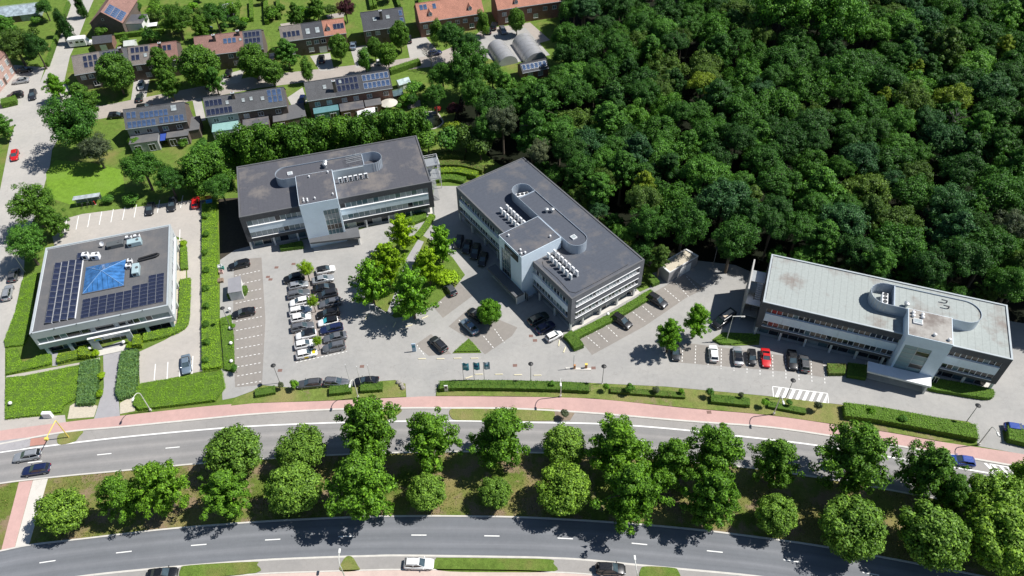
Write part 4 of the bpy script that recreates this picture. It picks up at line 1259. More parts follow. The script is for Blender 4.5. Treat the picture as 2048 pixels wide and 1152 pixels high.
h3 = house('terraced_house', 'right grey-roofed terrace behind the hedge trees, white-edged solar panels on its right end', [(607,166),(773,139)], [(616,202),(784,176)], 5.4, 8.6, BR_R,
    [(0,0.33,TL_G,None),(0.33,1,TL_D,None)], [(0.36,0.62,0.2,0.92,SOLAR,FR_G),(0.67,0.99,0.1,0.95,SOLARB,WHITE)], [(0.22,0.6,1.0,1.2),(0.41,0.75,0.8,0.9)], [(0.335,0.3,BR_D)], W2((0.1,0.24,0.42,0.56,0.72,0.92)))
extension(h3, 0.04, 0.33, 2.6, 2.8, M('conservatory_teal', (0.10,0.22,0.24), 0.3), M('conservatory_glass', (0.12,0.25,0.27), 0.1)); extension(h3, 0.35, 0.63, 3.6, 2.9, BR_R, FELT); extension(h3, 0.65, 0.84, 3.0, 2.8, BR_R, FELTA)
L3 = h3['L']
pv = MB(); n = 14
vs = [(L3*0.93, -2.2, 3.1)]
for k in range(n+1):
    t = 2*math.pi*k/n; vs.append((L3*0.93+2.4*math.cos(t), -2.2+2.2*math.sin(t), 2.35))
pv.add(vs, [(0,k+1,k+2) for k in range(n)]).build('round_canopy', M('cream_ribbed_cover', (0.55,0.52,0.45), 0.7, 0.1, 1.5), h3)
# flat link garages between the terraces
for k, (q, lab) in enumerate([([(375,262),(398,258),(400,232),(372,236)],'dark flat-roofed link garage between the left and middle terraces'), ([(574,240),(612,232),(606,206),(574,212)],'dark flat-roofed link garage between the middle and right terraces')]):
    w = [P(x,y,2.8) for x,y in q]
    gg = empty('link_garage', (0,0,0)); tag(gg, lab, 'garage', 'link garages')
    MB().prism([(p.x,p.y) for p in w], 0, 2.7).build('wall', BR_D, gg)
    c0 = sum(w, Vector())/4; w2 = [c0+(p-c0)*1.03 for p in w]
    MB().prism([(p.x,p.y) for p in w2], 2.7, 2.85).build('roof', FELTA, gg)
# north row, fronts towards the street
SW = M('white_sectional_door', (0.66,0.66,0.64), 0.6)
house('terraced_house', 'taupe-roofed pair of houses with dark solar panels nearest the side street', [(147,110),(251,96)], [(150,150),(259,132)], 5.2, 8.3, BR_D,
    [(0,0.5,TL_T,None),(0.5,1,TL_G,None)], [(0.18,0.46,0.25,0.9,SOLAR,FR_G),(0.55,0.8,0.6,0.95,SOLAR,FR_G)], [], [(0.9,0.75,BR_D)], W2((0.12,0.26,0.6,0.8))+W1((0.3,0.7)), [(0.5,1.0,2.1,DOORD)])
house('terraced_house', 'brown-roofed pair of houses with dark solar panels between the taupe pair and the long terrace', [(253,95),(349,82)], [(260,131),(356,119)], 5.2, 8.3, BR_D,
    [(0,0.45,TL_T,None),(0.45,1,TL_B,None)], [(0.04,0.42,0.6,0.95,SOLAR,FR_G),(0.04,0.22,0.2,0.55,SOLAR,FR_G),(0.5,0.9,0.5,0.9,SOLAR,FR_G)], [(0.34,0.45,1.0,1.2)], [(0.68,0.7,BR_R)], W2((0.15,0.4,0.65,0.85))+W1((0.3,0.75)), [(0.5,1.0,2.1,DOORD)])
house('terraced_house', 'brown and grey roofed long terrace with blue solar panels near its chimney', [(382,75),(517,59)], [(392,113),(526,97)], 5.2, 8.3, BR_D,
    [(0,0.4,TL_B,None),(0.4,0.72,TL_B,None),(0.72,1,TL_G,None)], [(0.42,0.62,0.35,0.85,SOLARB,STEEL),(0.74,0.98,0.3,0.95,SOLAR,FR_G)], [(0.68,0.6,0.8,0.9)], [(0.3,0.7,BR_D),(0.66,0.85,BR_D)], W2((0.1,0.3,0.5,0.62,0.8,0.92))+W1((0.2,0.55,0.85)), [(0.4,1.0,2.1,DOORD),(0.72,2.2,2.1,SW)])
house('terraced_house', 'three-part terrace in taupe, dark slate and orange roofs with solar panels', [(557,56),(684,34)], [(564,84),(692,66)], 5.4, 8.3, BR_D,
    [(0,0.33,TL_T,None),(0.33,0.66,TL_D,None),(0.66,1,TL_O,BR_R)], [(0.03,0.3,0.1,0.75,SOLAR,FR_G),(0.82,0.99,0.15,0.85,SOLAR,FR_G)], [(0.42,0.45,1.3,1.8),(0.57,0.45,1.3,1.8)], [], W2((0.12,0.4,0.52,0.63,0.9),3.2)+W1((0.12,0.42,0.72)), [(0.3,1.0,2.1,DOORD),(0.6,2.3,2.1,SW)], [(0.74,0.3,TL_O,OFFW)])
house('detached_house', 'black-roofed house with central chimney and two bright skylights', [(721,22),(801,18)], [(728,62),(811,51)], 5.2, 8.8, BR_D,
    [(0,1,TL_D,None)], [(0.88,0.99,0.1,0.9,SOLARB,STEEL)], [(0.3,0.55,1.2,1.2),(0.62,0.58,1.2,1.2)], [(0.46,0.55,BR_D)], W2((0.1,0.32,0.6,0.85))+W1((0.2,0.7)), [(0.45,1.0,2.1,DOORD)])
house('terraced_house', 'long orange-roofed house with two small pointed dormers', [(828,6),(961,-10)], [(840,45),(968,26)], 5.2, 8.8, BR_R,
    [(0,0.38,TL_O,None),(0.38,1,TL_O,None)], [(0.04,0.16,0.55,0.95,SOLARB,FR_G),(0.22,0.32,0.5,0.95,SOLARB,FR_G)], [], [], W2((0.08,0.2,0.45,0.58,0.7,0.88),2.9)+W1((0.12,0.5,0.8)), [(0.3,1.0,2.1,DOORD)], [(0.18,0.25,TL_O,OFFW),(0.8,0.25,TL_O,OFFW)])
house('terraced_house', 'orange-roofed brick house at the end of the street by the wood', [(984,-12),(1112,-32)], [(996,20),(1122,2)], 5.4, 8.6, BR_R,
    [(0,1,TL_O,None)], [(0.6,0.8,0.4,0.9,SOLAR,FR_G)], [], [], W2((0.1,0.25,0.5,0.75,0.9),3.0)+W1((0.15,0.6)), [(0.35,1.0,2.1,SW)], [(0.3,0.2,TL_O,OFFW)])
# gable-fronted house at the top left
def gable_house():
    ze, zr = 4.6, 8.2
    a, b, ap = P(180,47,ze), P(243,45,ze), P(206,24,zr)
    ux = (b-a); ux.z = 0; W_ = ux.length; ux.normalize()
    h = empty('detached_house', (a.x,a.y,0), math.atan2(ux.y,ux.x)); tag(h, 'red-roofed brick house with its dark gable towards the camera and blue solar panels, top left', 'house', 'houses along the residential street')
    Lh = 15.0; m = W_/2
    MB().add([(0,0,0),(W_,0,0),(W_,0,ze),(m,0,zr-0.1),(0,0,ze),(0,Lh,0),(W_,Lh,0),(W_,Lh,ze),(m,Lh,zr-0.1),(0,Lh,ze)], [(0,1,2,3,4),(6,5,9,8,7),(1,6,7,2),(5,0,4,9)]).build('wall', BR_D, h)
    for s in (0, 1):
        xe = -0.35 if s == 0 else W_+0.35; zz = ze-0.25
        vs = [(xe,-0.3,zz),(m,-0.3,zr),(m,Lh+0.3,zr),(xe,Lh+0.3,zz)]
        vs += [(x,y,z+0.16) for x,y,z in vs]
        MB().add(vs, [(0,1,2,3),(4,7,6,5),(0,4,5,1),(2,6,7,3),(3,7,4,0),(1,5,6,2)]).build('roof', TL_B, h)
    sl = math.atan2(zr-ze+0.25, m+0.35)
    for i in range(3):
        for j in range(5):
            x = m + (m+0.35)*(0.25+0.27*i); z = zr+0.2-(zr-ze+0.25)*(0.25+0.27*i)
            o = link('solar_panel', _sp, h, (x, 0.8+1.08*j, z), SOLARB); o.rotation_euler = (0,sl,0); o.rotation_euler.rotate_axis('Z', R(90)); link('frame', _sf, o, None, STEEL)
    window(h, (m*0.9,-0.035,5.4), 0.0, 0.7, 0.7, GL_D)
    ex = MB().box(W_+0.02, W_+5.0, 2.0, 8.0, 0, 3.0).build('extension', OFFW, h); MB().box(W_+0.02, W_+5.1, 1.9, 8.1, 3.0, 3.12).build('flat_roof', FELT, ex)
    c = MB().box(m-0.4,m+0.4,9.0,9.8,zr-0.5,zr+1.0).build('chimney', BR_R, h); MB().box(m-0.48,m+0.48,8.92,9.88,zr+1.0,zr+1.1).build('chimney_cap', PARA_L, c)
gable_house()
# pale brick block at the left edge
def pale_block():
    h = empty('apartment_house', (0,0,0)); tag(h, 'pale pink brick house cut off by the left edge of the photo', 'house')
    a, b = P(-30,222), P(33,145)                    # street front, corner nearest the street last
    d = (b-a); d.z = 0; L = d.length; d.normalize()
    h.location = (a.x,a.y,0); h.rotation_euler.z = math.atan2(d.y,d.x)
    s = 1; y1 = 9.0; X0, X1 = 0.0, L
    lo, hi = min(0,y1), max(0,y1)
    MB().box(X0,X1,lo,hi,0,6.6).build('wall', BR_P, h)
    zr = 8.6; m = y1/2
    MB().add([(X0-0.3,-0.3*s,6.62),(X1+0.3,-0.3*s,6.62),(X1+0.3,m,zr),(X0-0.3,m,zr),(X0-0.3,y1+0.35*s,6.62),(X1+0.3,y1+0.35*s,6.62)], [(0,1,2,3),(3,2,5,4)]).build('roof', TL_B, h)
    F = Face(h, (X0,0), 0.0) if s > 0 else Face(h, (X1,0), R(180))
    W_ = X1-X0
    for k in range(6):
        for z in (0.8,3.6): F.win(W_*(k+0.5)/6, z, 1.4, 1.6, GL_S, 0.035, WHITE, 0.08, 1)
    for k in range(2):
        mb = MB(); F.box(mb,W_*(0.34+0.34*k)-0.5,W_*(0.34+0.34*k)+0.5,0.002,0.05,0.05,2.1); mb.build('door', DOORD, h)
pale_block()
# small brick garage with white gable wall beside the street
def shed(name, label, q, h, zr, wall, roof, cat='shed', group=None, door=None):
    """small gabled outbuilding: q = four photo points of its eaves, front left first"""
    w = [P(x,y,h) for x,y in q]
    o = (w[0]); ux = (w[1]-w[0]); ux.z = 0; L = ux.length; ux.normalize(); vy = Vector((-ux.y,ux.x,0)); D_ = abs((w[3]-w[0]).dot(vy))
    e = empty(name, (o.x,o.y,0), math.atan2(ux.y,ux.x)); tag(e, label, cat, group)
    MB().add([(0,0,0),(L,0,0),(L,D_,0),(0,D_,0),(0,0,h),(L,0,h),(L,D_/2,zr-0.05),(L,D_,h),(0,D_,h),(0,D_/2,zr-0.05)], [(0,1,5,4),(2,3,8,7),(1,2,7,6,5),(3,0,4,9,8)]).build('wall', wall, e)
    m2 = MB()
    for (ya,za,yb,zb) in ((-0.2,h-0.1,D_/2,zr),(D_/2,zr,D_+0.2,h-0.1)):
        vs = [(-0.2,ya,za),(L+0.2,ya,za),(L+0.2,yb,zb),(-0.2,yb,zb)]; vs += [(x,y,z+0.1) for x,y,z in vs]
        m2.add(vs, [(3,2,1,0),(4,5,6,7),(0,1,5,4),(1,2,6,5),(2,3,7,6),(3,0,4,7)])
    m2.build('roof', roof, e)
    MB().box(L*0.3,L*0.65,-0.05,-0.002,0.05,2.0).build('door', door or DOORD, e)
    return e
shed('garage', 'small brick garage with dark roof and white side wall by the motorhome', [(186,88),(223,84),(226,72),(187,74)], 2.6, 3.8, BR_R, TL_D, 'garage', None, SW)
shed('garden_shed', 'pale green garden shed behind the taupe-roofed houses', [(248,92),(268,90),(266,80),(247,82)], 2.0, 2.7, M('pale_shed_boards',(0.55,0.58,0.54),0.8), M('pale_shed_roof',(0.50,0.53,0.50),0.7))
shed('garden_shed', 'grey garden shed at the top of the gardens', [(451,24),(470,20),(468,6),(450,8)], 2.0, 2.7, M('grey_shed_boards',(0.45,0.45,0.45),0.8), M('grey_shed_roof',(0.35,0.35,0.36),0.7))
shed('greenhouse', 'white framed garden greenhouse right of the terraces', [(799,170),(820,164),(815,155),(796,160)], 1.8, 2.6, glass('greenhouse_glass',(0.35,0.45,0.45),0.1), glass('greenhouse_roof_glass',(0.45,0.55,0.55),0.1), 'greenhouse', None, WHITE)
shed('garden_shed', 'dark glazed garden cabin beside the garden greenhouse', [(788,192),(806,188),(803,177),(785,181)], 1.9, 2.5, M('dark_cabin_wall',(0.12,0.14,0.15),0.6), glass('cabin_roof_glass',(0.09,0.14,0.15),0.15))
shed('glasshouse', 'long grey glasshouse at the top left corner', [(-30,38),(75,26),(72,8),(-30,16)], 2.2, 3.6, glass('glasshouse_wall',(0.25,0.30,0.33),0.15), glass('glasshouse_roof',(0.30,0.36,0.40),0.15), 'greenhouse')
# two barrel-vaulted metal sheds and a solar-roofed barn at the wood's edge
def vault(label, px0, px1, r, mat):
    a, b = P(*px0), P(*px1); d = (b-a); L = d.length; d.normalize()
    e = empty('barrel_shed', (a.x,a.y,0), math.atan2(d.y,d.x)); tag(e, label, 'shed', 'barrel-vaulted sheds')
    n = 14; vs = []
    for x in (0,L):
        for k in range(n+1):
            t = math.pi*k/n; vs.append((x, -r*math.cos(t), r*math.sin(t)*0.95))
    fs = [(k,k+1,n+2+k,n+1+k) for k in range(n)]
    MB().add(vs, fs).build('shell', mat, e, smooth=True)
    MB().poly(vs[:n+1][::-1]).build('end_wall', M('shed_end_grey',(0.40,0.41,0.42),0.6), e); MB().poly(vs[n+1:]).build('end_wall', M('shed_end_grey',(0.40,0.41,0.42),0.6), e)
    for x in range(1, int(L), 2):
        m3 = MB()
        for k in range(n):
            t0, t1 = math.pi*k/n, math.pi*(k+1)/n
            m3.tube((x,-(r+.02)*math.cos(t0),(r+.02)*math.sin(t0)*.95),(x,-(r+.02)*math.cos(t1),(r+.02)*math.sin(t1)*.95),0.05,n=4,cap=False)
        m3.build('rib', mat, e)
GALV = M('weathered_galvanised_sheet', (0.48,0.48,0.48), 0.45, 0.15, 0.5, metal=0.5)
vault('left of the two arched metal sheds at the edge of the wood', (1017,130), (993,96), 3.0, GALV)
vault('right of the two arched metal sheds at the edge of the wood', (1073,126), (1045,86), 3.4, GALV)
bn = house('barn', 'low brick barn with blue solar panels on its roof below the arched sheds', [(1038,128),(1094,116)], [(1046,146),(1097,136)], 2.8, 4.4, BR_R, [(0,1,TL_D,None)], [(0.02,0.98,0.06,0.95,SOLARB,STEEL)], (), (), W1((0.3,0.7),0.8), [], (), None, 'barn')

# ================================================================== VEHICLES
CARC = {'black': ((0.012,0.013,0.016),0.2), 'dark': ((0.03,0.033,0.04),0.3), 'grey': ((0.20,0.21,0.23),0.5), 'midgrey': ((0.11,0.115,0.125),0.4), 'silver': ((0.46,0.48,0.50),0.5), 'white': ((0.80,0.80,0.80),0.0),
        'red': ((0.55,0.012,0.015),0.0), 'navy': ((0.015,0.025,0.085),0.2), 'blue': ((0.02,0.06,0.30),0.1), 'steelblue': ((0.22,0.29,0.36),0.4), 'green': ((0.03,0.05,0.045),0.3), 'cream': ((0.62,0.60,0.55),0.0)}
def cpaint(c): return paint('car_paint_'+c, CARC[c][0], CARC[c][1])
CGLASS = glass('car_window_glass', (0.012,0.015,0.02), 0.05, 0.8)
CGLASS2 = glass('car_pale_windscreen', (0.05,0.075,0.09), 0.06, 0.9)
CLIGHT = glass('headlight_lens', (0.55,0.57,0.60), 0.1, 0.8)
CTAIL = M('tail_light_red', (0.35,0.01,0.01), 0.25)
CRIM = M('alloy_rim', (0.42,0.43,0.45), 0.35, 0.1, 3.0, metal=0.7)
CPLATE = M('number_plate_white', (0.7,0.7,0.68), 0.5)
CTRIM = M('black_car_trim', (0.02,0.02,0.022), 0.5)

TYPES = {   # length, width, roof height, belt lift, greenhouse base f0, f1, top f0, f1
 'hatch':  (4.20,1.80,1.48,0.00,0.035,0.735,0.13,0.53),
 'small':  (3.65,1.66,1.50,0.02,0.03,0.77,0.10,0.57),
 'sedan':  (4.75,1.84,1.43,0.00,0.13,0.73,0.27,0.53),
 'estate': (4.75,1.84,1.48,0.00,0.03,0.715,0.10,0.52),
 'suv':    (4.60,1.90,1.68,0.14,0.025,0.735,0.09,0.55),
 'coupe':  (4.45,1.82,1.30,-0.06,0.16,0.68,0.36,0.50),
 'van':    (5.60,2.00,2.05,0.25,0.008,0.83,0.02,0.70)}
_cars = {}
def car_meshes(kind):
    if kind in _cars: return _cars[kind]
    L, W, RH, bl, g0, g1, t0, t1 = TYPES[kind]
    X = lambda f: (f-0.5)*L
    w = W/2
    van = kind == 'van'
    ST = [(0.0,0.80,0.46,0.80+bl),(0.012,0.90,0.34,0.93+bl),(0.05,0.97,0.26,0.99+bl),(0.16,1.0,0.22,1.0+bl),(0.3,1.0,0.20,0.985+bl),(0.5,1.0,0.20,0.965+bl),(0.66,1.0,0.20,0.945+bl),(0.76,0.995,0.21,0.90+bl),(0.86,0.975,0.23,0.83+bl*0.9),(0.94,0.92,0.27,0.74+bl*0.8),(0.985,0.80,0.33,0.66+bl*0.7),(1.0,0.66,0.42,0.58+bl*0.6)]
    if kind == 'coupe': ST[0] = (0.0,0.8,0.46,0.78)
    body = MB(); vs = []; m = 12
    for f, k, zb, zt in ST:
        x = X(f); a = w*k; h = zt-zb
        half = [(0.80*a,zb),(0.97*a,zb+0.10*h),(a,zb+0.45*h),(0.985*a,zb+0.78*h),(0.93*a,zb+0.95*h),(0.80*a,zt)]
        ring = half + [(-y,z) for y,z in reversed(half)]
        vs += [(x,y,z) for y,z in ring]
    fs = []
    n = len(ST)
    for i in range(n-1):
        for k in range(m):
            j = (k+1) % m
            fs.append((i*m+k, (i+1)*m+k, (i+1)*m+j, i*m+j))
    fs += [tuple(range(m)), tuple(range((n-1)*m+m-1,(n-1)*m-1,-1))]
    body.add(vs, fs)
    def zt_at(f):
        for a, b in zip(ST, ST[1:]):
            if a[0] <= f <= b[0]: return a[3]+(b[3]-a[3])*(f-a[0])/(b[0]-a[0])
        return ST[-1][3]
    zb0, zb1 = zt_at(g0)-0.03, zt_at(g1)-0.03
    yb, yt = 0.90*w, (0.72 if not van else 0.86)*w
    zr = RH-0.05
    B4 = [Vector((X(g0),yb*0.93,zb0)),Vector((X(g1),yb*0.86,zb1)),Vector((X(g1),-yb*0.86,zb1)),Vector((X(g0),-yb*0.93,zb0))]
    T4 = [Vector((X(t0),yt*0.96,zr)),Vector((X(t1),yt*0.94,zr)),Vector((X(t1),-yt*0.94,zr)),Vector((X(t0),-yt*0.96,zr))]
    # cabin bulges in the middle: extra points on the sides
    fm = 0.5*(t0+t1)+0.02
    MBs = [Vector((X(fm),yb,zt_at(fm)-0.03)),Vector((X(fm),-yb,zt_at(fm)-0.03))]
    MT = [Vector((X(fm),yt,zr+0.015)),Vector((X(fm),-yt,zr+0.015))]
    def q(*p): return MB().poly(list(p))
    ws = q(B4[1],B4[2],T4[2],T4[1]); rw = q(B4[3],B4[0],T4[0],T4[3])
    sl = MB().poly([B4[0],MBs[0],MT[0],T4[0]]).poly([MBs[0],B4[1],T4[1],MT[0]])
    sr = MB().poly([T4[3],MT[1],MBs[1],B4[3]]).poly([MT[1],T4[2],B4[2],MBs[1]])
    roof = MB()
    ol = [T4[0],MT[0],T4[1],Vector((X(t1)+0.04,0,zr+0.01)),T4[2],MT[1],T4[3],Vector((X(t0)-0.04,0,zr))]
    c = sum(ol, Vector())/8
    up = [c+(p-c)*0.86+Vector((0,0,0.045)) for p in ol]
    for p in up: p.z = max(p.z, zr+0.045)
    roof.add([tuple(p) for p in ol]+[tuple(p) for p in up], [tuple(range(15,7,-1)) if False else tuple(range(8,16))] + [(k,(k+1)%8,8+(k+1)%8,8+k) for k in range(8)])
    for a, b in list(zip(B4, T4)) + [(MBs[0],MT[0]),(MBs[1],MT[1])]:
        roof.tube(a, b, 0.045, 0.04, 5)
    rails = None
    if kind in ('estate','suv'):
        rails = MB()
        for s in (1,-1): rails.tube((X(t0)+0.1,s*yt*0.86,zr+0.10),(X(t1)-0.15,s*yt*0.86,zr+0.10),0.028,n=5)
    wh = MB(); r = 0.33 if kind not in ('suv','van') else 0.37
    wh.tube((0,-0.11,0),(0,0.11,0),r,r,16)
    rim = MB().tube((0,0.112,0),(0,0.125,0),r*0.66,r*0.6,12)
    hl = MB().bbox(-0.16,0.10,-0.19,0.19,-0.06,0.06,0.02); tl = MB().bbox(-0.03,0.06,-0.19,0.19,-0.07,0.08,0.015)
    mir = MB().bbox(-0.07,0.07,-0.12,0.10,-0.06,0.07,0.02)
    pl = MB().box(-0.01,0.01,-0.26,0.26,-0.055,0.055)
    _cars[kind] = dict(L=L,W=W,r=r,w=w,X=X,zt=zt_at,ST=ST,g1=g1,yb=yb,
        body=body.mesh('body',None,True), ws=ws.mesh('windscreen',None), rw=rw.mesh('rear_window',None), sl=sl.mesh('side_window',None), sr=sr.mesh('side_window',None),
        roof=roof.mesh('roof',None), rails=rails.mesh('roof_rails',None) if rails else None, wheel=wh.mesh('wheel',None), rim=rim.mesh('rim',None),
        hl=hl.mesh('headlight',None), tl=tl.mesh('tail_light',None), mir=mir.mesh('mirror',None), plate=pl.mesh('number_plate',None))
    return _cars[kind]

def car(kind, colour, px, d, label, group, roofc=None, wsm=None, name='parked_car', cat='car', z=0.018):
    """px: photo pixel of the car's middle, d: pixel direction its bonnet points to"""
    c = car_meshes(kind)
    a = P(px[0], px[1], 0.7); b = P(px[0]+d[0]*0.2, px[1]+d[1]*0.2, 0.7)
    v = b-a
    e = empty(name, (a.x,a.y,z), math.atan2(v.y,v.x)); tag(e, label, cat, group)
    pm = cpaint(colour)
    bo = link('body', c['body'], e, None, pm)
    link('roof', c['roof'], e, None, cpaint(roofc) if roofc else pm)
    link('windscreen', c['ws'], e, None, wsm or CGLASS2); link('rear_window', c['rw'], e, None, CGLASS)
    link('side_window', c['sl'], e, None, CGLASS); link('side_window', c['sr'], e, None, CGLASS)
    if c['rails']: link('roof_rails', c['rails'], e, None, CTRIM)
    X, w, r = c['X'], c['w'], c['r']
    for f in (0.185, 0.80):
        for s in (1,-1):
            wo = link('wheel', c['wheel'], e, (X(f), s*(w-0.10), r), BLACK)
            if s < 0: wo.rotation_euler = (0,0,math.pi)
            link('rim', c['rim'], wo, None, CRIM)
    for s in (1,-1):
        h = link('headlight', c['hl'], e, (X(0.955), s*w*0.62, c['zt'](0.955)-0.085), CLIGHT); h.rotation_euler = (0,R(12),-s*R(22))
        link('tail_light', c['tl'], e, (X(0.006), s*w*0.66, c['zt'](0.02)-0.16), CTAIL)
        link('mirror', c['mir'], e, (X(c['g1'])-0.22, s*(w+0.06), c['zt'](c['g1'])+0.06), pm)
    link('number_plate', c['plate'], e, (X(0.0)-0.012, 0, 0.62), CPLATE)
    return e

LG = 'cars packed in the middle of the car park'
rv = (42,-9)
for k, (kd, co, x, y, dirn, rf, desc) in enumerate([
    ('suv','black',588,556,-1,None,'black car under the small tree'),('hatch','silver',597,570,1,None,'silver hatchback'),('estate','grey',597,587,1,None,'grey estate'),
    ('hatch','white',599,603,-1,None,'white hatchback'),('estate','white',601,620,1,None,'white estate'),('hatch','white',602,635,1,None,'white hatchback'),
    ('estate','grey',605,653,1,None,'grey estate'),('hatch','white',612,669,-1,'black','white car with black roof'),('hatch','white',610,688,1,None,'white hatchback'),('hatch','white',613,707,1,None,'white and yellow liveried hatchback')]):
    c_ = car(kd, co, (x,y), (rv[0]*dirn, rv[1]*dirn), f'{desc}, {ordn(k+1)} from top in the left packed column', LG, rf)
    if k == 9:
        cy = M('yellow_livery', (0.75,0.55,0.02), 0.4)
        MB().box(1.0,1.75,-0.55,0.55,0.905,0.915).build('bonnet_livery', cy, c_).location.z = -0.02
        MB().box(-0.5,0.3,-0.905,-0.902,0.35,0.8).build('door_livery', cy, c_)
for k, (kd, co, x, y, dirn, rf, desc) in enumerate([
    ('hatch','white',651,539,1,'black','white car with black roof'),('sedan','silver',646,558,1,None,'silver saloon'),('sedan','black',648,575,1,None,'black saloon'),('suv','dark',654,589,-1,None,'near-black car'),
    ('estate','grey',660,605,-1,None,'grey car'),('estate','black',656,626,-1,None,'black car'),('hatch','white',656,643,-1,'black','black-roofed white car with turquoise windscreen shade'),
    ('estate','navy',663,657,-1,None,'dark blue car'),('sedan','grey',670,674,-1,None,'grey saloon'),('suv','grey',668,694,-1,None,'grey car at the near end')]):
    car(kd, co, (x,y), (rv[0]*dirn, rv[1]*dirn), f'{desc}, {ordn(k+1)} from top in the right packed column', LG, rf, glass('turquoise_sunshade',(0.05,0.45,0.5),0.2) if k == 6 else None)
CG = 'cars in the car park'
for a in [
 ('estate','black',(478,529),(-42,10),'black estate parked above the little grey shed'),
 ('sedan','black',(487,625),(-42,9),'black car parked below the little grey shed'),
 ('estate','midgrey',(619,767),(-44,4),'grey estate, leftmost of the three cars parked along the verge'),
 ('estate','grey',(673,764),(44,2),'grey estate, middle of the three cars parked along the verge'),
 ('sedan','black',(733,762),(-44,2),'black car, rightmost of the three cars parked along the verge'),
 ('hatch','dark',(900,577),(-20,-28),'dark car parked alone beside the bright tree island','midgrey'),
 ('suv','black',(953,630),(-26,-20),'black car half hidden under the round green tree'),
 ('sedan','steelblue',(939,652),(-26,-26),'blue-grey saloon beside the round green tree'),
 ('suv','dark',(877,688),(-28,-28),'dark car parked alone by the grass triangle'),
 ('hatch','dark',(917,483),(-8,24),'dark car in the shade of the slanting office, farthest of four'),
 ('hatch','black',(934,493),(-8,24),'dark car in the shade of the slanting office, second farthest of four'),
 ('suv','black',(951,503),(-8,24),'dark car in the shade of the slanting office, third farthest of four'),
 ('hatch','black',(966,518),(-8,24),'dark car in the shade of the slanting office, nearest of four'),
 ('suv','green',(1077,637),(35,-18),'dark greenish car in the shade at the near corner of the slanting office'),
 ('hatch','navy',(1091,654),(35,-18),'dark blue car between the greenish and the white car by the slanting office'),
 ('small','white',(1108,671),(35,-18),'white car half in sun at the near corner of the slanting office'),
 ('suv','black',(1244,642),(38,25),'black car in front of the hedge right of the slanting office'),
 ('suv','dark',(1315,601),(36,22),'dark car by the hedge nearest the garage block'),
 ('hatch','dark',(1351,703),(4,40),'dark car half hidden behind the two bright trees'),
 ('hatch','white',(1427,706),(-4,-40),'white car in the bays before the pale-roofed office'),
 ('sedan','silver',(1476,711),(-4,-40),'silver car with black roof in the bays before the pale-roofed office','black'),
 ('small','black',(1504,714),(4,40),'small black convertible beside the red sports car'),
 ('coupe','red',(1532,715),(4,40),'red sports car in the bays before the pale-roofed office'),
 ('sedan','black',(1585,719),(4,40),'black car half in shade before the pale-roofed office'),
 ('hatch','midgrey',(1609,726),(-4,-40),'dark grey car, rightmost in the bays before the pale-roofed office')]:
    car(*a[:4], a[4], CG, a[5] if len(a) > 5 else None)
v_ = car('van','black',(1447,640),(-34,24),'black van with a pale roof panel in the shade by the concrete stair wall', CG, None, None, 'parked_van', 'van')
MB().bbox(-2.2,0.4,-0.42,0.42,2.09,2.14,0.01).build('roof_panel', M('pale_wood_panel',(0.62,0.50,0.38),0.7), v_)
SG = 'cars along the main road'
for a in [
 ('estate','silver',(54,911),(-46,8),'silver estate driving on the upper carriageway at the left edge','moving_car'),
 ('estate','navy',(72,939),(-46,7),'dark blue car driving below the silver estate at the left edge','moving_car'),
 ('hatch','blue',(1924,921),(-40,-6),'blue car in the upper lay-by at the right edge','parked_car'),
 ('estate','white',(838,1127),(52,1),'white estate with roof rails in the lower lay-by','parked_car'),
 ('suv','black',(1222,1138),(52,2),'black off-road car in the lower lay-by','parked_car'),
 ('sedan','black',(325,1147),(50,-5),'black car in the lower lay-by cut by the bottom edge','parked_car'),
 ('hatch','blue',(2034,857),(40,6),'blue car behind the hedge at the right edge','parked_car')]:
    c_ = car(*a[:4], a[4], SG, None, None, a[5], 'car', 0.032)
    if 'off-road' in a[4]:
        sw = MB().tube((-2.52,0.2,0.95),(-2.32,0.2,0.95),0.34,0.34,14).build('spare_wheel', BLACK, c_)
HG = 'cars in the housing streets'
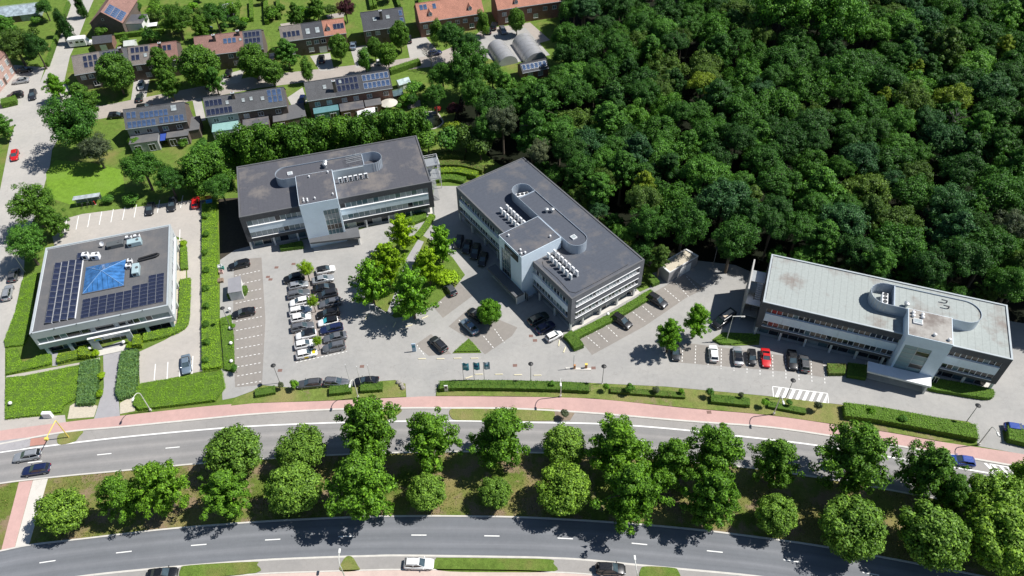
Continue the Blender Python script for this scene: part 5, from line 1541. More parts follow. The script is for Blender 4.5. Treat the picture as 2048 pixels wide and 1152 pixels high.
for a in [
 ('hatch','red',(29,310),(-4,26),'red car on the side street'),('hatch','midgrey',(27,549),(8,-28),'dark grey car under the roadside trees on the side street'),('estate','silver',(15,584),(6,-26),'silver car on the side street below the dark grey one'),
 ('hatch','black',(49,139),(20,-3),'black car before the pale brick house, farthest up'),('sedan','silver',(41,161),(-20,3),'silver car before the pale brick house'),('suv','black',(30,191),(-20,4),'black car before the pale brick house, nearest'),('estate','dark',(65,189),(-3,20),'dark car driving past the pale brick house'),
 ('hatch','dark',(300,417),(-8,28),'dark car under the trees behind the square office'),('estate','dark',(344,408),(-5,26),'dark estate right of the car under the trees behind the square office'),('hatch','red',(391,404),(2,-26),'bright red car beside the coloured bins'),
 ('sedan','steelblue',(372,728),(2,40),'blue-grey car alone in the lower parking of the square office'),
 ('hatch','white',(282,170),(-3,18),'white car between the street trees'),('hatch','green',(279,194),(2,-16),'dark green car at the kerb below the white car'),('estate','black',(234,230),(22,-2),'black car at the left end of the south terraces'),
 ('hatch','black',(457,145),(3,-14),'black car on the drive of the long brown terrace'),('estate','black',(643,117),(-1,-16),'black car on the drive of the three-part terrace'),('sedan','steelblue',(706,90),(2,-16),'blue-grey car beside the orange-roofed terrace end'),
 ('small','white',(764,124),(18,-2),'small white car half behind the street trees'),('estate','black',(817,77),(-2,-16),'black car by the corner of the black-roofed house'),('hatch','navy',(870,105),(16,-4),'navy car beside the bare tree'),
 ('hatch','dark',(977,60),(0,-14),'dark car left of the pair before the orange end house'),('suv','black',(988,51),(4,-14),'black car behind the pair before the orange end house'),('hatch','grey',(1006,60),(6,12),'grey car right of the pair before the orange end house'),
 ('hatch','navy',(604,200),(-6,16),'navy car in the gap between the middle and right terraces'),('hatch','dark',(544,112),(-2,-14),'dark car beside the taupe link wall of the long terrace'),('suv','black',(290,215),(20,-3),'black car in tree shade at the kerb of the south terraces')]:
    car(*a[:4], a[4], HG)
# motorhome
def motorhome():
    a, b = P(142,86,1.2), P(180,82,1.2); d = b-a
    m_ = (a+b)/2
    e = empty('motorhome', (m_.x,m_.y,0.01), math.atan2(d.y,d.x)); tag(e, 'white motorhome parked on the side street by the brick garage', 'motorhome')
    MB().bbox(-3.3,1.9,-1.12,1.12,0.45,2.9,0.18).build('body', cpaint('white'), e)
    MB().add([(1.9,-1.0,0.45),(3.2,-0.95,0.45),(3.2,-0.9,1.1),(2.6,-0.85,1.25),(1.9,-0.85,2.2),(1.9,1.0,0.45),(3.2,0.95,0.45),(3.2,0.9,1.1),(2.6,0.85,1.25),(1.9,0.85,2.2)], [(0,1,2,3,4),(9,8,7,6,5),(1,6,7,2),(2,7,8,3),(0,5,6,1)]).build('cab', cpaint('white'), e)
    MB().poly([(2.6,-0.85,1.25),(2.6,0.85,1.25),(1.9,0.85,2.2),(1.9,-0.85,2.2)]).build('windscreen', CGLASS2, e)
    for x in (-2.4,-0.6,0.8):
        for s in (1,-1): MB().box(x-0.45,x+0.45,s*1.122-0.01,s*1.122+0.01,1.5,2.1).build('side_window', CGLASS, e)
    for x in (-1.8,2.1):
        for s in (1,-1):
            wo = MB().tube((x,s*1.0-0.1,0.34),(x,s*1.0+0.1,0.34),0.34,0.34,14).build('wheel', BLACK, e)
    MB().box(-1.6,-0.9,-0.35,0.35,2.9,3.0).build('roof_hatch', OFFW, e); MB().box(0.4,1.1,-0.35,0.35,2.9,3.0).build('roof_hatch', OFFW, e)
motorhome()

# ================================================================== TREES, HEDGES, PLANTING
rng = np.random.default_rng(7)
def inside(p, poly):
    c = False; j = len(poly)-1
    for i in range(len(poly)):
        a, b = poly[i], poly[j]
        if (a[1] > p[1]) != (b[1] > p[1]) and p[0] < (b[0]-a[0])*(p[1]-a[1])/(b[1]-a[1])+a[0]: c = not c
        j = i
    return c

def leaf_mesh(name, c, nrm, ls, asp=0.62, fold=0.22, up=None):
    """many separate leaf clumps: c (n,3) centres, nrm (n,3) facing, ls (n,) size"""
    n = len(c)
    nrm = nrm/np.maximum(np.linalg.norm(nrm,axis=1,keepdims=True),1e-6)
    t = rng.normal(size=(n,3)) if up is None else up + 0.35*rng.normal(size=(n,3))
    t -= (t*nrm).sum(1,keepdims=True)*nrm
    t /= np.maximum(np.linalg.norm(t,axis=1,keepdims=True),1e-6)
    b = np.cross(nrm,t)
    L = ls[:,None]
    v = np.empty((n,4,3))
    v[:,0] = c - t*L*0.5
    v[:,1] = c + b*L*asp*0.5 + nrm*L*fold - t*L*0.05
    v[:,2] = c + t*L*0.5
    v[:,3] = c - b*L*asp*0.5 + nrm*L*fold*0.7 + t*L*0.05
    me = bpy.data.meshes.new(name)
    me.vertices.add(4*n); me.vertices.foreach_set('co', v.astype(np.float32).ravel())
    me.loops.add(4*n); me.loops.foreach_set('vertex_index', np.arange(4*n,dtype=np.int32))
    me.polygons.add(n); me.polygons.foreach_set('loop_start', np.arange(0,4*n,4,dtype=np.int32))
    me.update(calc_edges=True)
    return me

def sph(n):
    d = rng.normal(size=(n,3)); return d/np.linalg.norm(d,axis=1,keepdims=True)

def crown(kind):
    """leaf mass of radius about 1 in all directions, lobed, with gaps"""
    if kind == 'round':                       # dense, nearly spherical, finely knobbly
        K, n, ls0 = 150, 12500, 0.082
        d = sph(K); d[:,2] = d[:,2]*0.95+0.05; cen = d*(0.74+0.14*rng.random((K,1))); rad = 0.12+0.08*rng.random(K)
        cen = np.vstack([cen, np.zeros((1,3))]); rad = np.append(rad, 0.74)
    elif kind == 'maple':                     # loose, layered arms of foliage rising to a point
        K, n, ls0 = 110, 12500, 0.060
        lv = rng.integers(0,8,K); z = -0.82+0.235*lv+0.05*rng.normal(size=K)
        env = np.where(z < -0.15, 0.62+0.38*np.clip((z+0.85)/0.7,0,1), np.clip(1-((z+0.15)/1.12),0.03,1)**0.8)
        arm = rng.integers(0,5,K); reach = 0.72+0.42*rng.random((8,5)); th = arm*1.2566+lv*0.61+0.17*rng.normal(size=K)
        f = np.sqrt(0.06+0.94*rng.random(K)); q = env*f*reach[lv,arm]
        cen = np.stack([q*np.cos(th),q*np.sin(th),z*0.95+0.16*f*env],1); rad = (0.17-0.075*f)*(0.75+0.5*rng.random(K))
    elif kind == 'forest':                    # broad dome of many small boughs
        K, n, ls0 = 130, 14000, 0.052
        d = sph(K); d[:,2] = np.abs(d[:,2])*1.05-0.22; lum = 0.80+0.2*np.sin(d[:,0]*4.1+rng.random()*6)*np.cos(d[:,1]*3.7+rng.random()*6)
        cen = d*(0.55+0.38*rng.random((K,1))**0.6)*lum[:,None]; rad = 0.08+0.10*rng.random(K)
    elif kind == 'fine':                      # feathery, taller
        K, n, ls0 = 150, 14000, 0.046
        d = sph(K); d[:,2] = d[:,2]*0.9+0.1; lum = 0.82+0.18*np.sin(d[:,0]*5+rng.random()*6)*np.cos(d[:,1]*4+rng.random()*6)
        cen = d*(0.35+0.55*rng.random((K,1))**0.7)*lum[:,None]; rad = 0.07+0.09*rng.random(K)
    elif kind == 'column':                    # upright plumes
        K, n, ls0 = 30, 6000, 0.10
        th = rng.random(K)*6.283; q = np.sqrt(rng.random(K))*0.62; z = rng.random(K)*1.7-0.85
        q *= np.sqrt(np.maximum(0.12,1-np.maximum(z,-0.3)**2)); cen = np.stack([q*np.cos(th),q*np.sin(th),z],1); rad = 0.24+0.14*rng.random(K)
    elif kind == 'spiky':                     # branches standing out from a leading shoot
        K, n, ls0 = 150, 5500, 0.105
        nb = 30; cen = []; rad = []
        for b in range(nb):
            z = -0.9+1.75*b/nb; ln = (0.95 - 0.72*max(0,(z+0.25))/1.25)*(0.75+0.35*rng.random()); th = b*2.4+rng.random()*0.5
            for s in range(5):
                f = (s+1)/5; cen.append((math.cos(th)*ln*f, math.sin(th)*ln*f, z+0.42*f*ln+0.03)); rad.append(0.15*(1.1-0.55*f)+0.02)
        cen.append((0,0,0.95)); rad.append(0.12); cen = np.array(cen); rad = np.array(rad)
    else:                                     # 'bush'
        K, n, ls0 = 18, 1500, 0.17
        d = sph(K); d[:,2] = np.abs(d[:,2])*0.9-0.1; cen = d*(0.35+0.35*rng.random((K,1))); rad = 0.25+0.2*rng.random(K)
    w = rad**2; w = w/w.sum()
    k = rng.choice(len(rad), size=int(n*1.5), p=w)
    d = sph(len(k)); d[:,2] += 0.15; d /= np.linalg.norm(d,axis=1,keepdims=True)
    depth = 1-0.35*rng.random(len(k))**2 + 0.16*rng.normal(size=len(k))
    flat = np.array([1,1,0.8])
    p = cen[k] + d*(rad[k]*depth)[:,None]*flat
    # drop what lies deep inside other lobes
    keep = np.ones(len(p),bool)
    D2 = ((p[:,None,:]-cen[None])/flat); dist = np.sqrt((D2**2).sum(2))/rad[None]
    keep &= (dist < 0.6).sum(1) == 0 if kind in ('spiky','column','bush','round') else (dist < 0.55).sum(1) <= 1
    p, d = p[keep][:n], d[keep][:n]
    out = p/np.maximum(np.linalg.norm(p,axis=1,keepdims=True),1e-3)
    nr = d*0.85 + out*0.35 + 0.46*rng.normal(size=p.shape) + np.array([0.1,0,0.3])
    sz = ls0*(0.6+0.8*rng.random(len(p)))
    # coarser leaf masses inside, so that the crown is not see-through
    nf = {'round':1500,'maple':1500,'forest':1300,'fine':1300,'column':900,'spiky':260,'bush':260}.get(kind,300)
    kf = rng.choice(len(rad), size=nf, p=w)
    pf = cen[kf]*(0.25+0.65*rng.random((nf,1))) + rng.normal(size=(nf,3))*0.05
    p = np.vstack([p, pf]); nr = np.vstack([nr, rng.normal(size=(nf,3))]); sz = np.append(sz, ls0*2.6*(0.6+0.6*rng.random(nf)))
    m = leaf_mesh('crown', p, nr, sz)
    return m, cen

def trunk_mesh(cen, seed):
    """tapered trunk with limbs reaching into the crown; z 0..1 below crown centre, radius in units of crown"""
    r_ = random.Random(seed); mb = MB()
    mb.tube((0,0,-2.0),(0.02,0.01,-0.55),0.075,0.055,7); mb.tube((0.02,0.01,-0.55),(0,0,0.55),0.055,0.02,6)
    for k in range(9):
        c = Vector(cen[r_.randrange(len(cen))]); z0 = -0.6+0.9*r_.random()
        mb.tube((0.01,0,z0),(c.x*0.85,c.y*0.85,max(c.z*0.85,z0+0.12)),0.03,0.008,5)
    return mb.mesh('trunk', None)

NV = {'round':3,'maple':6,'forest':8,'fine':5,'column':3,'spiky':4,'bush':4}
CROWNS = {}
for kd, nv in NV.items():
    CROWNS[kd] = []
    for i in range(nv):
        m, cen = crown(kd)
        CROWNS[kd].append((m, trunk_mesh(cen, i)))
BARK = M('grey_brown_bark', (0.13,0.105,0.08), 0.95, 0.25, 2.0)
LF = {
 'chestnut': leaf('chestnut_leaves', (0.150,0.285,0.040), 0.45), 'maple': leaf('maple_leaves', (0.110,0.250,0.022), 0.45), 'maple2': leaf('dark_maple_leaves', (0.085,0.200,0.024), 0.45),
 'bright': leaf('bright_yellow_green_leaves', (0.235,0.400,0.014), 0.36), 'fresh': leaf('fresh_green_leaves', (0.130,0.310,0.020), 0.40),
 'dark': leaf('dark_wood_leaves', (0.036,0.112,0.022), 0.5), 'mid': leaf('mid_green_wood_leaves', (0.050,0.150,0.022), 0.48), 'blue': leaf('blue_green_wood_leaves', (0.042,0.125,0.045), 0.45),
 'light': leaf('light_green_wood_leaves', (0.085,0.225,0.032), 0.45), 'olive': leaf('olive_green_wood_leaves', (0.080,0.155,0.028), 0.45), 'yellow': leaf('yellow_green_wood_leaves', (0.175,0.265,0.026), 0.45), 'grey': leaf('grey_green_wood_leaves', (0.105,0.140,0.080), 0.4),
 'garden': leaf('garden_tree_leaves', (0.090,0.205,0.026), 0.45), 'purple': leaf('purple_leaves', (0.085,0.028,0.040), 0.45), 'red': leaf('red_leaves', (0.34,0.04,0.04), 0.4),
 'hornb': leaf('hornbeam_leaves', (0.075,0.190,0.022), 0.45)}
_tn = {}
def tree(kind, mat, x, y, r, h, label, cat='tree', group=None, name=None, rz=1.0, clear=None, lean=0.0):
    """a tree standing at (x, y): crown radius r, total height h"""
    i = _tn.get(kind, 0); _tn[kind] = i+1
    cm, tm = CROWNS[kind][i % len(CROWNS[kind])]
    e = empty(name or 'tree', (x,y,0), (i*2.399) % 6.283); tag(e, label, cat, group)
    rzz = r*rz
    c = link('crown', cm, e, (0,0,h-rzz*0.97), LF[mat]); c.scale = (r,r*(0.92+0.16*((i*7)%5)/4),rzz)
    t = link('trunk', tm, e, (0,0,h-rzz*0.97), BARK)
    zc = h-rzz*0.97
    t.scale = (r*0.8,r*0.8,zc/2.0) if zc/2.0 > 0.2 else (r*0.8,r*0.8,0.2)
    return e

def tree_px(kind, mat, cx, cy, w, label, rz=1.0, clear=1.8, **k):
    """crown centre (cx, cy) and width w as the photo shows them"""
    zc = 4.0
    for _ in range(4):
        p = P(cx, cy, zc); r = w/2*scale_at(p); zc = clear + r*rz*0.95
    return tree(kind, mat, p.x, p.y, r, zc + r*rz*0.97, label, rz=rz, **k)

# --- median trees
GM = 'trees in the road median'
rounds = [(125,1022,92),(468,905,104),(603,897,92),(587,978,98),(853,985,72),(990,985,64),(1130,892,80),(1127,978,102),(1552,1030,80),(1703,1055,118),(1865,1072,130),(1995,1005,118),(2015,1085,140),(2080,960,100)]
for k, (x, y, w) in enumerate(sorted(rounds)):
    tree_px('round', 'chestnut', x, y, w*1.1, f'dense rounded light green tree in the road median, {ordn(k+1)} rounded one from the left', 0.95, 1.0, group=GM, name='chestnut_tree')
maples = [(240,990,100),(320,970,118),(450,985,104),(735,850,135),(725,970,158),(862,880,128),(1000,872,128),(1235,895,130),(1265,985,140),(1345,925,110),(1432,905,130),(1425,995,130),(1552,920,100),(1712,915,160),(1858,940,120),(1905,985,90)]
for k, (x, y, w) in enumerate(sorted(maples)):
    tree_px('maple', 'maple' if x < 1500 else 'maple2', x, y, w*1.17, f'large loose-crowned green tree in the road median, {ordn(k+1)} loose one from the left', 1.05, 1.5, group=GM, name='maple_tree')
# --- car park trees
GL_ = 'trees in the car park'
for k, (x, y, w, mt, lab) in enumerate([(803,465,64,'bright','bright yellow-green tree on the island, farthest back'),(882,488,64,'fresh','fresh green tree at the right rear of the tree island'),(776,528,76,'bright','bright yellow-green tree at the left of the tree island'),(740,568,84,'fresh','spreading tree at the near left of the tree island'),(822,588,96,'fresh','largest green tree at the near end of the tree island'),(856,532,66,'bright','bright yellow-green tree in the middle right of the tree island')]):
    tree_px('spiky', mt, x, y, w, lab, 1.35, 1.2, group=GL_, name='ginkgo_tree')
tree_px('bush', 'bright', 893,553,56,'low yellow-green bush at the right tip of the tree island', 0.45, 0.0, cat='bush', name='bush')
for x, y, w, lab in [(612,537,42,'small bright tree at the top end of the packed cars'),(625,603,32,'small bright tree in the middle of the packed cars'),(634,682,26,'small thin tree near the lower end of the packed cars')]:
    tree_px('fine', 'bright', x, y, w, lab, 1.2, 1.4, group=GL_, name='small_tree')
tree_px('round','fresh',979,624,50,'round bright green tree over the parked black car', 1.2, 1.4, group=GL_, name='round_tree')
tree_px('maple','fresh',1340,668,70,'left of two bright green trees before the pale-roofed office bays', 1.25, 1.6, group=GL_, name='young_tree')
tree_px('maple','fresh',1393,640,70,'right of two bright green trees before the pale-roofed office bays', 1.25, 1.6, group=GL_, name='young_tree')
# --- row of upright trees behind the office
GH = 'row of upright trees behind the office'
for k in range(13):
    t = k/12; x = 468+370*t+(k*37%11)-5; y = 300-48*t+(k*29%9)-4
    tree_px('column', 'hornb', x, y, 62+(k*13%14), f'feathery upright tree in the row behind the dark-roofed office, {ordn(k+1)} from the left', 1.3, 0.4, group=GH, name='hornbeam')
# --- trees round the square office and the meadow
for kd, mt, x, y, w, lab in [
 ('fine','garden',62,410,112,'broad olive tree by the side street above the square office'),('fine','light',50,488,100,'broad light green tree at the corner of the square office'),('maple','garden',105,440,70,'tree overhanging the corner of the square office car park'),
 ('fine','mid',140,245,150,'large spreading tree at the street corner'),('maple','garden',165,200,80,'tree behind the large corner tree'),('maple','fresh',110,172,54,'bright green young tree at the street corner'),('fine','grey',190,298,80,'pale birch at the meadow edge'),
 ('forest','mid',285,335,100,'large tree behind the square office car park'),('forest','mid',338,360,78,'tree above the dark parked cars behind the square office'),('column','hornb',425,330,80,'dense tree left of the upright tree row'),('column','hornb',385,345,80,'dense tree above the red car'),('forest','mid',440,375,70,'shaded tree beside the left end of the dark-roofed office'),('bush','light',262,398,34,'low bush at the bench behind the square office'),('bush','light',215,398,26,'clipped bush right of the bicycle shelter')]:
    tree_px(kd, mt, x, y, w, lab, 1.0 if kd != 'bush' else 0.8, 1.2 if kd != 'bush' else 0.0, cat='tree' if kd != 'bush' else 'bush', name='tree' if kd != 'bush' else 'bush')
# --- street and garden trees among the houses
GS = 'street trees among the houses'
for k, (kd, mt, x, y, w, rz) in enumerate(sorted([('round','garden',230,146,76,1.1),('maple','garden',322,128,66,1.2),('maple','garden',335,165,56,1.2),('round','garden',398,132,82,1.1),('maple','light',428,160,50,1.2),('round','garden',506,122,62,1.15),('round','garden',542,143,52,1.15),('maple','light',572,104,60,1.0),('column','garden',612,137,32,1.5),('round','garden',677,94,40,1.4),('column','light',729,118,32,1.5),('round','garden',748,95,32,1.4),('round','garden',774,108,42,1.3),('round','garden',799,70,40,1.5),('column','garden',872,62,32,1.5),('column','garden',965,44,34,1.4),('round','garden',1033,40,36,1.4)], key=lambda a: a[2])):
    tree_px(kd, mt, x, y, w, f'street tree among the brick terraces, {ordn(k+1)} from the left', rz, 1.4, group=GS, name='street_tree')
for kd, mt, x, y, w, lab, rz in [
 ('fine','garden',352,36,80,'large garden tree behind the long brown terrace',1.0),('forest','mid',430,30,62,'dark garden tree behind the long brown terrace',1.1),('maple','garden',400,52,50,'garden tree close behind the long brown terrace',1.0),('bush','garden',318,22,36,'yellowish garden bush near the gable house',0.8),
 ('fine','purple',690,16,46,'dark purple garden tree behind the terraces',1.1),('maple','garden',590,28,40,'garden tree behind the three-part terrace',1.2),('maple','garden',632,14,40,'garden tree left of the purple tree',1.2),
 ('column','dark',122,45,26,'narrow dark columnar tree on the left of the side street',2.2),('column','dark',134,60,26,'narrow dark columnar tree by the motorhome',2.2),('column','dark',158,10,24,'narrow dark columnar tree on the right of the side street',2.2),
 ('fine','olive',30,90,90,'broad shrubby tree in the left garden',0.9),('forest','dark',72,95,56,'dark conifer in the left garden',1.5),('forest','mid',88,15,44,'tree beside the glasshouse',1.0),('maple','light',10,55,60,'light green tree in the left garden',0.9),('maple','light',5,250,50,'light green tree at the left edge',1.1),
 ('bush','purple',912,222,40,'crimson-purple ornamental tree beside the pond',0.9),('bush','red',876,218,16,'small red bush behind the pond',0.8),('bush','yellow',905,255,40,'yellow-green bush right of the pond',0.7),('bush','light',830,178,44,'garden bush beside the greenhouse',0.8),('bush','fresh',812,196,28,'bright garden bush below the greenhouse',0.8)]:
    tree_px(kd, mt, x, y, w, lab, rz, 0.3 if kd in ('bush','column') else 1.2, cat='bush' if kd == 'bush' else 'tree', name='bush' if kd == 'bush' else 'garden_tree')
for k in range(11):
    t = k/10
    tree_px('bush','garden' if k % 2 else 'light', 395+88*t+(k%3)*9, 300-26*t+(k%2)*10, 34, f'rough garden shrub between the terraces and the upright tree row, {ordn(k+1)} from the left', 0.8, 0.0, cat='bush', name='garden_shrub', group='garden shrubs behind the terraces')
gr = random.Random(5)
GPX = [([(200,62),(380,48),(372,70),(236,84)],9),([(260,10),(400,-6),(400,40),(300,56)],12),([(395,12),(540,-8),(545,40),(410,58)],14),([(560,10),(715,-8),(712,20),(565,40)],13),([(0,20),(100,25),(80,130),(0,120)],8),([(230,268),(260,290),(400,280),(395,262)],6),([(255,280),(400,300),(440,285),(430,270)],6),([(790,196),(850,190),(850,225),(800,230)],7),([(830,0),(735,-12),(810,-14)],4)]
gk = 0; gps = []
for poly, n in GPX:
    m_ = 0
    while m_ < n:
        x = gr.uniform(min(q[0] for q in poly),max(q[0] for q in poly)); y = gr.uniform(min(q[1] for q in poly),max(q[1] for q in poly))
        if inside((x,y),poly): gps.append((x,y)); m_ += 1
for gk, (x,y) in enumerate(sorted(gps)):
    tree_px('bush', gr.choice(['garden','light','olive','mid','fresh','hornb']), x, y, gr.uniform(14,32), f'garden bush among the houses, {ordn(gk+1)} from the left', gr.uniform(0.7,1.3), 0.0, cat='bush', name='garden_bush', group='garden bushes among the houses')
# --- the wood
def rect_of(b, L, W, m):
    return [loc_of(b,u,v,0)[:2] for u,v in ((-m,-m),(L+m,-m),(L+m,W+m),(-m,W+m))]
KEEP = [rect_of(C,42.2,18.6,3.2), rect_of(D,43.6,13.9,3.0)]
W_PX = [(1160,-70),(1160,60),(1140,175),(1090,215),(1030,230),(975,235),(985,275),(1050,300),(1090,330),(1325,485),(1410,505),(1490,520),(1545,505),(2040,622),(2300,690),(2600,-70)]
WP = [P(x,y,5.0)[:2] for x,y in W_PX]
xs = [p[0] for p in WP]; ys = [p[1] for p in WP]
wr = random.Random(21)
trees = []
fixed = [  # crowns that stand out in the photo: x, y, width, tone, kind
 (1215,235,84,'light','maple'),(1405,165,66,'yellow','forest'),(1365,75,52,'olive','fine'),(1290,365,60,'yellow','maple'),(1160,330,80,'mid','fine'),(1200,372,70,'light','maple'),(1430,60,90,'light','fine'),(1560,50,150,'light','fine'),(1660,70,150,'light','fine'),(1690,160,120,'mid','fine'),(1910,190,84,'yellow','forest'),(1770,190,34,'yellow','maple'),(2010,90,46,'yellow','maple'),(1990,170,90,'blue','forest'),(1850,35,80,'blue','forest'),(1960,250,70,'light','maple'),(1955,410,46,'light','maple'),(2030,450,90,'grey','fine'),(1900,410,120,'blue','fine'),(1740,420,80,'olive','maple'),(1720,310,90,'blue','forest'),(1300,440,90,'mid','fine'),(1370,440,110,'mid','fine'),(1470,470,110,'mid','fine'),(1600,450,90,'mid','forest'),(1650,470,80,'light','maple'),(1080,300,60,'grey','fine'),(1420,260,90,'mid','forest'),(1560,360,90,'mid','forest'),(1830,100,56,'blue','maple'),(1835,135,30,'yellow','maple'),(1005,235,76,'grey','fine'),(1080,210,100,'mid','maple'),(1760,520,70,'light','maple'),(2030,560,100,'mid','forest')]
for x, y, w, mt, kd in fixed:
    p = P(x,y,11.0); r = w/2*scale_at(p)*1.1; trees.append((p.x,p.y,r,max(12.0+r*0.6,2.4*r),mt,kd))
def photo_xy(x, y, z):
    v = Vector((x,y,z)) - CAMP
    return 1024 + FPX*v.dot(_rt)/v.dot(_fwd), 576 - FPX*v.dot(_up)/v.dot(_fwd)
for lo, hi, tries in ((5.4,7.6,2500),(4.2,5.6,7000),(3.0,4.2,9000)):
    for _ in range(tries):
        x = wr.uniform(min(xs),max(xs)); y = wr.uniform(min(ys),max(ys))
        if not inside((x,y),WP) or any(inside((x,y),k) for k in KEEP): continue
        u, v = photo_xy(x, y, 10.0)
        if u > 2150 or v < -60: continue
        r = wr.uniform(lo,hi)
        if all((x-t[0])**2+(y-t[1])**2 > (0.55*(r+t[2]))**2 for t in trees):
            trees.append((x,y,r,wr.uniform(9.0,13.5)+r*0.6,wr.choice(['dark','dark','dark','mid','mid','mid','mid','blue','olive','light']),wr.choice(['forest','forest','forest','fine','maple'])))
print('forest trees', len(trees))
trees = trees[:len(fixed)] + sorted(trees[len(fixed):], key=lambda t: -t[2])[:300-len(fixed)]
trees.sort(key=lambda t: t[1])
rows_ = {}
for t in trees: rows_.setdefault(int((t[1]-80)/9), []).append(t)
TW = {'dark':'dark green','mid':'mid green','blue':'blue-green','olive':'olive green','light':'light green','yellow':'yellow-green','grey':'grey-green'}
for ri, rk in enumerate(sorted(rows_)):
    row = sorted(rows_[rk])
    for k, (x,y,r,h,mt,kd) in enumerate(row):
        tree(kd, mt, x, y, r, h, f'{TW[mt]} tree in the wood, {ordn(ri+1)} row from the front, {ordn(k+1)} from the left', rz=1.0, group='trees of the wood', name='forest_tree')
# trees between gardens and wood
for k, (kd, mt, x, y, w) in enumerate(sorted([('forest','mid',905,75,80),('fine','mid',940,130,110),('forest','dark',935,92,70),('forest','mid',885,150,70),('forest','dark',925,158,70),('fine','mid',952,185,84),('forest','dark',1000,222,76),('forest','mid',870,190,56),('fine','light',975,255,80),('bush','olive',930,275,60),('bush','light',895,280,60),('bush','garden',855,285,50),('bush','olive',960,290,60),('forest','mid',1100,195,70),('maple','light',1010,174,62),('forest','mid',1050,194,72),('forest','mid',1088,176,56),('forest','mid',1122,150,60),('fine','mid',985,150,60),('forest','dark',1128,112,66),('maple','mid',1030,208,64),('bush','light',1060,168,40),('bush','garden',1000,158,36),('forest','mid',1135,75,80),('forest','mid',1150,20,80)], key=lambda a: a[2])):
    tree_px(kd, mt, x, y, w, f'tree or tall shrub where the gardens meet the wood, {ordn(k+1)} from the left', 1.1, 0.6 if kd == 'bush' else 2.5, group='trees at the garden edge of the wood', name='edge_tree')
for bld, Wd, n, nm in ((C,18.6,9,'slanting office'),(D,13.9,9,'pale-roofed office')):
    for k in range(n):
        x, y, _ = loc_of(bld, 1.5+5.0*k, Wd+4.2+(k*7%3)*0.6, 0)
        tree(['fine','forest','maple'][k%3], ['mid','light','mid','olive','blue'][k%5], x, y, 3.0+(k*5%4)*0.3, 8.2+(k*3%5)*0.5, f'tree close behind the {nm}, {ordn(k+1)} along its rear wall', group='trees close behind the offices', name='edge_tree')
# bare trees
def bare_tree(px, h, label, seed):
    r_ = random.Random(seed); p = P(*px)
    e = empty('bare_tree', (p.x,p.y,0)); tag(e, label, 'tree')
    mb = MB(); tw = MB()
    def grow(a, d, L, r, lv, m_):
        b = a + d*L
        m_.tube(a, b, r, r*0.65, 6 if lv == 0 else 4, False)
        if lv < 4:
            for k in range(4 if lv else 6):
                nd = (d + Vector((r_.gauss(0,0.55),r_.gauss(0,0.55),r_.gauss(0.1,0.3)))).normalized()
                grow(a + d*L*r_.uniform(0.5,1.0), nd, L*r_.uniform(0.5,0.75), max(r*0.5,0.02), lv+1, tw)
    grow(Vector((0,0,0)), Vector((0.05,0,1)).normalized(), h*0.42, h*0.02, 0, mb)
    GB = M('grey_dead_bark', (0.30,0.27,0.25), 0.95, 0.2, 2.0)
    mb.build('trunk', GB, e); tw.build('branches', GB, e)
bare_tree((863,138), 9.0, 'bare grey tree standing at the street edge beside the wood', 4)
bare_tree((1868,300), 12.0, 'bare grey tree left of a dark gap in the wood', 6)
bare_tree((1900,290), 11.0, 'bare grey tree right of another in the wood gap', 8)

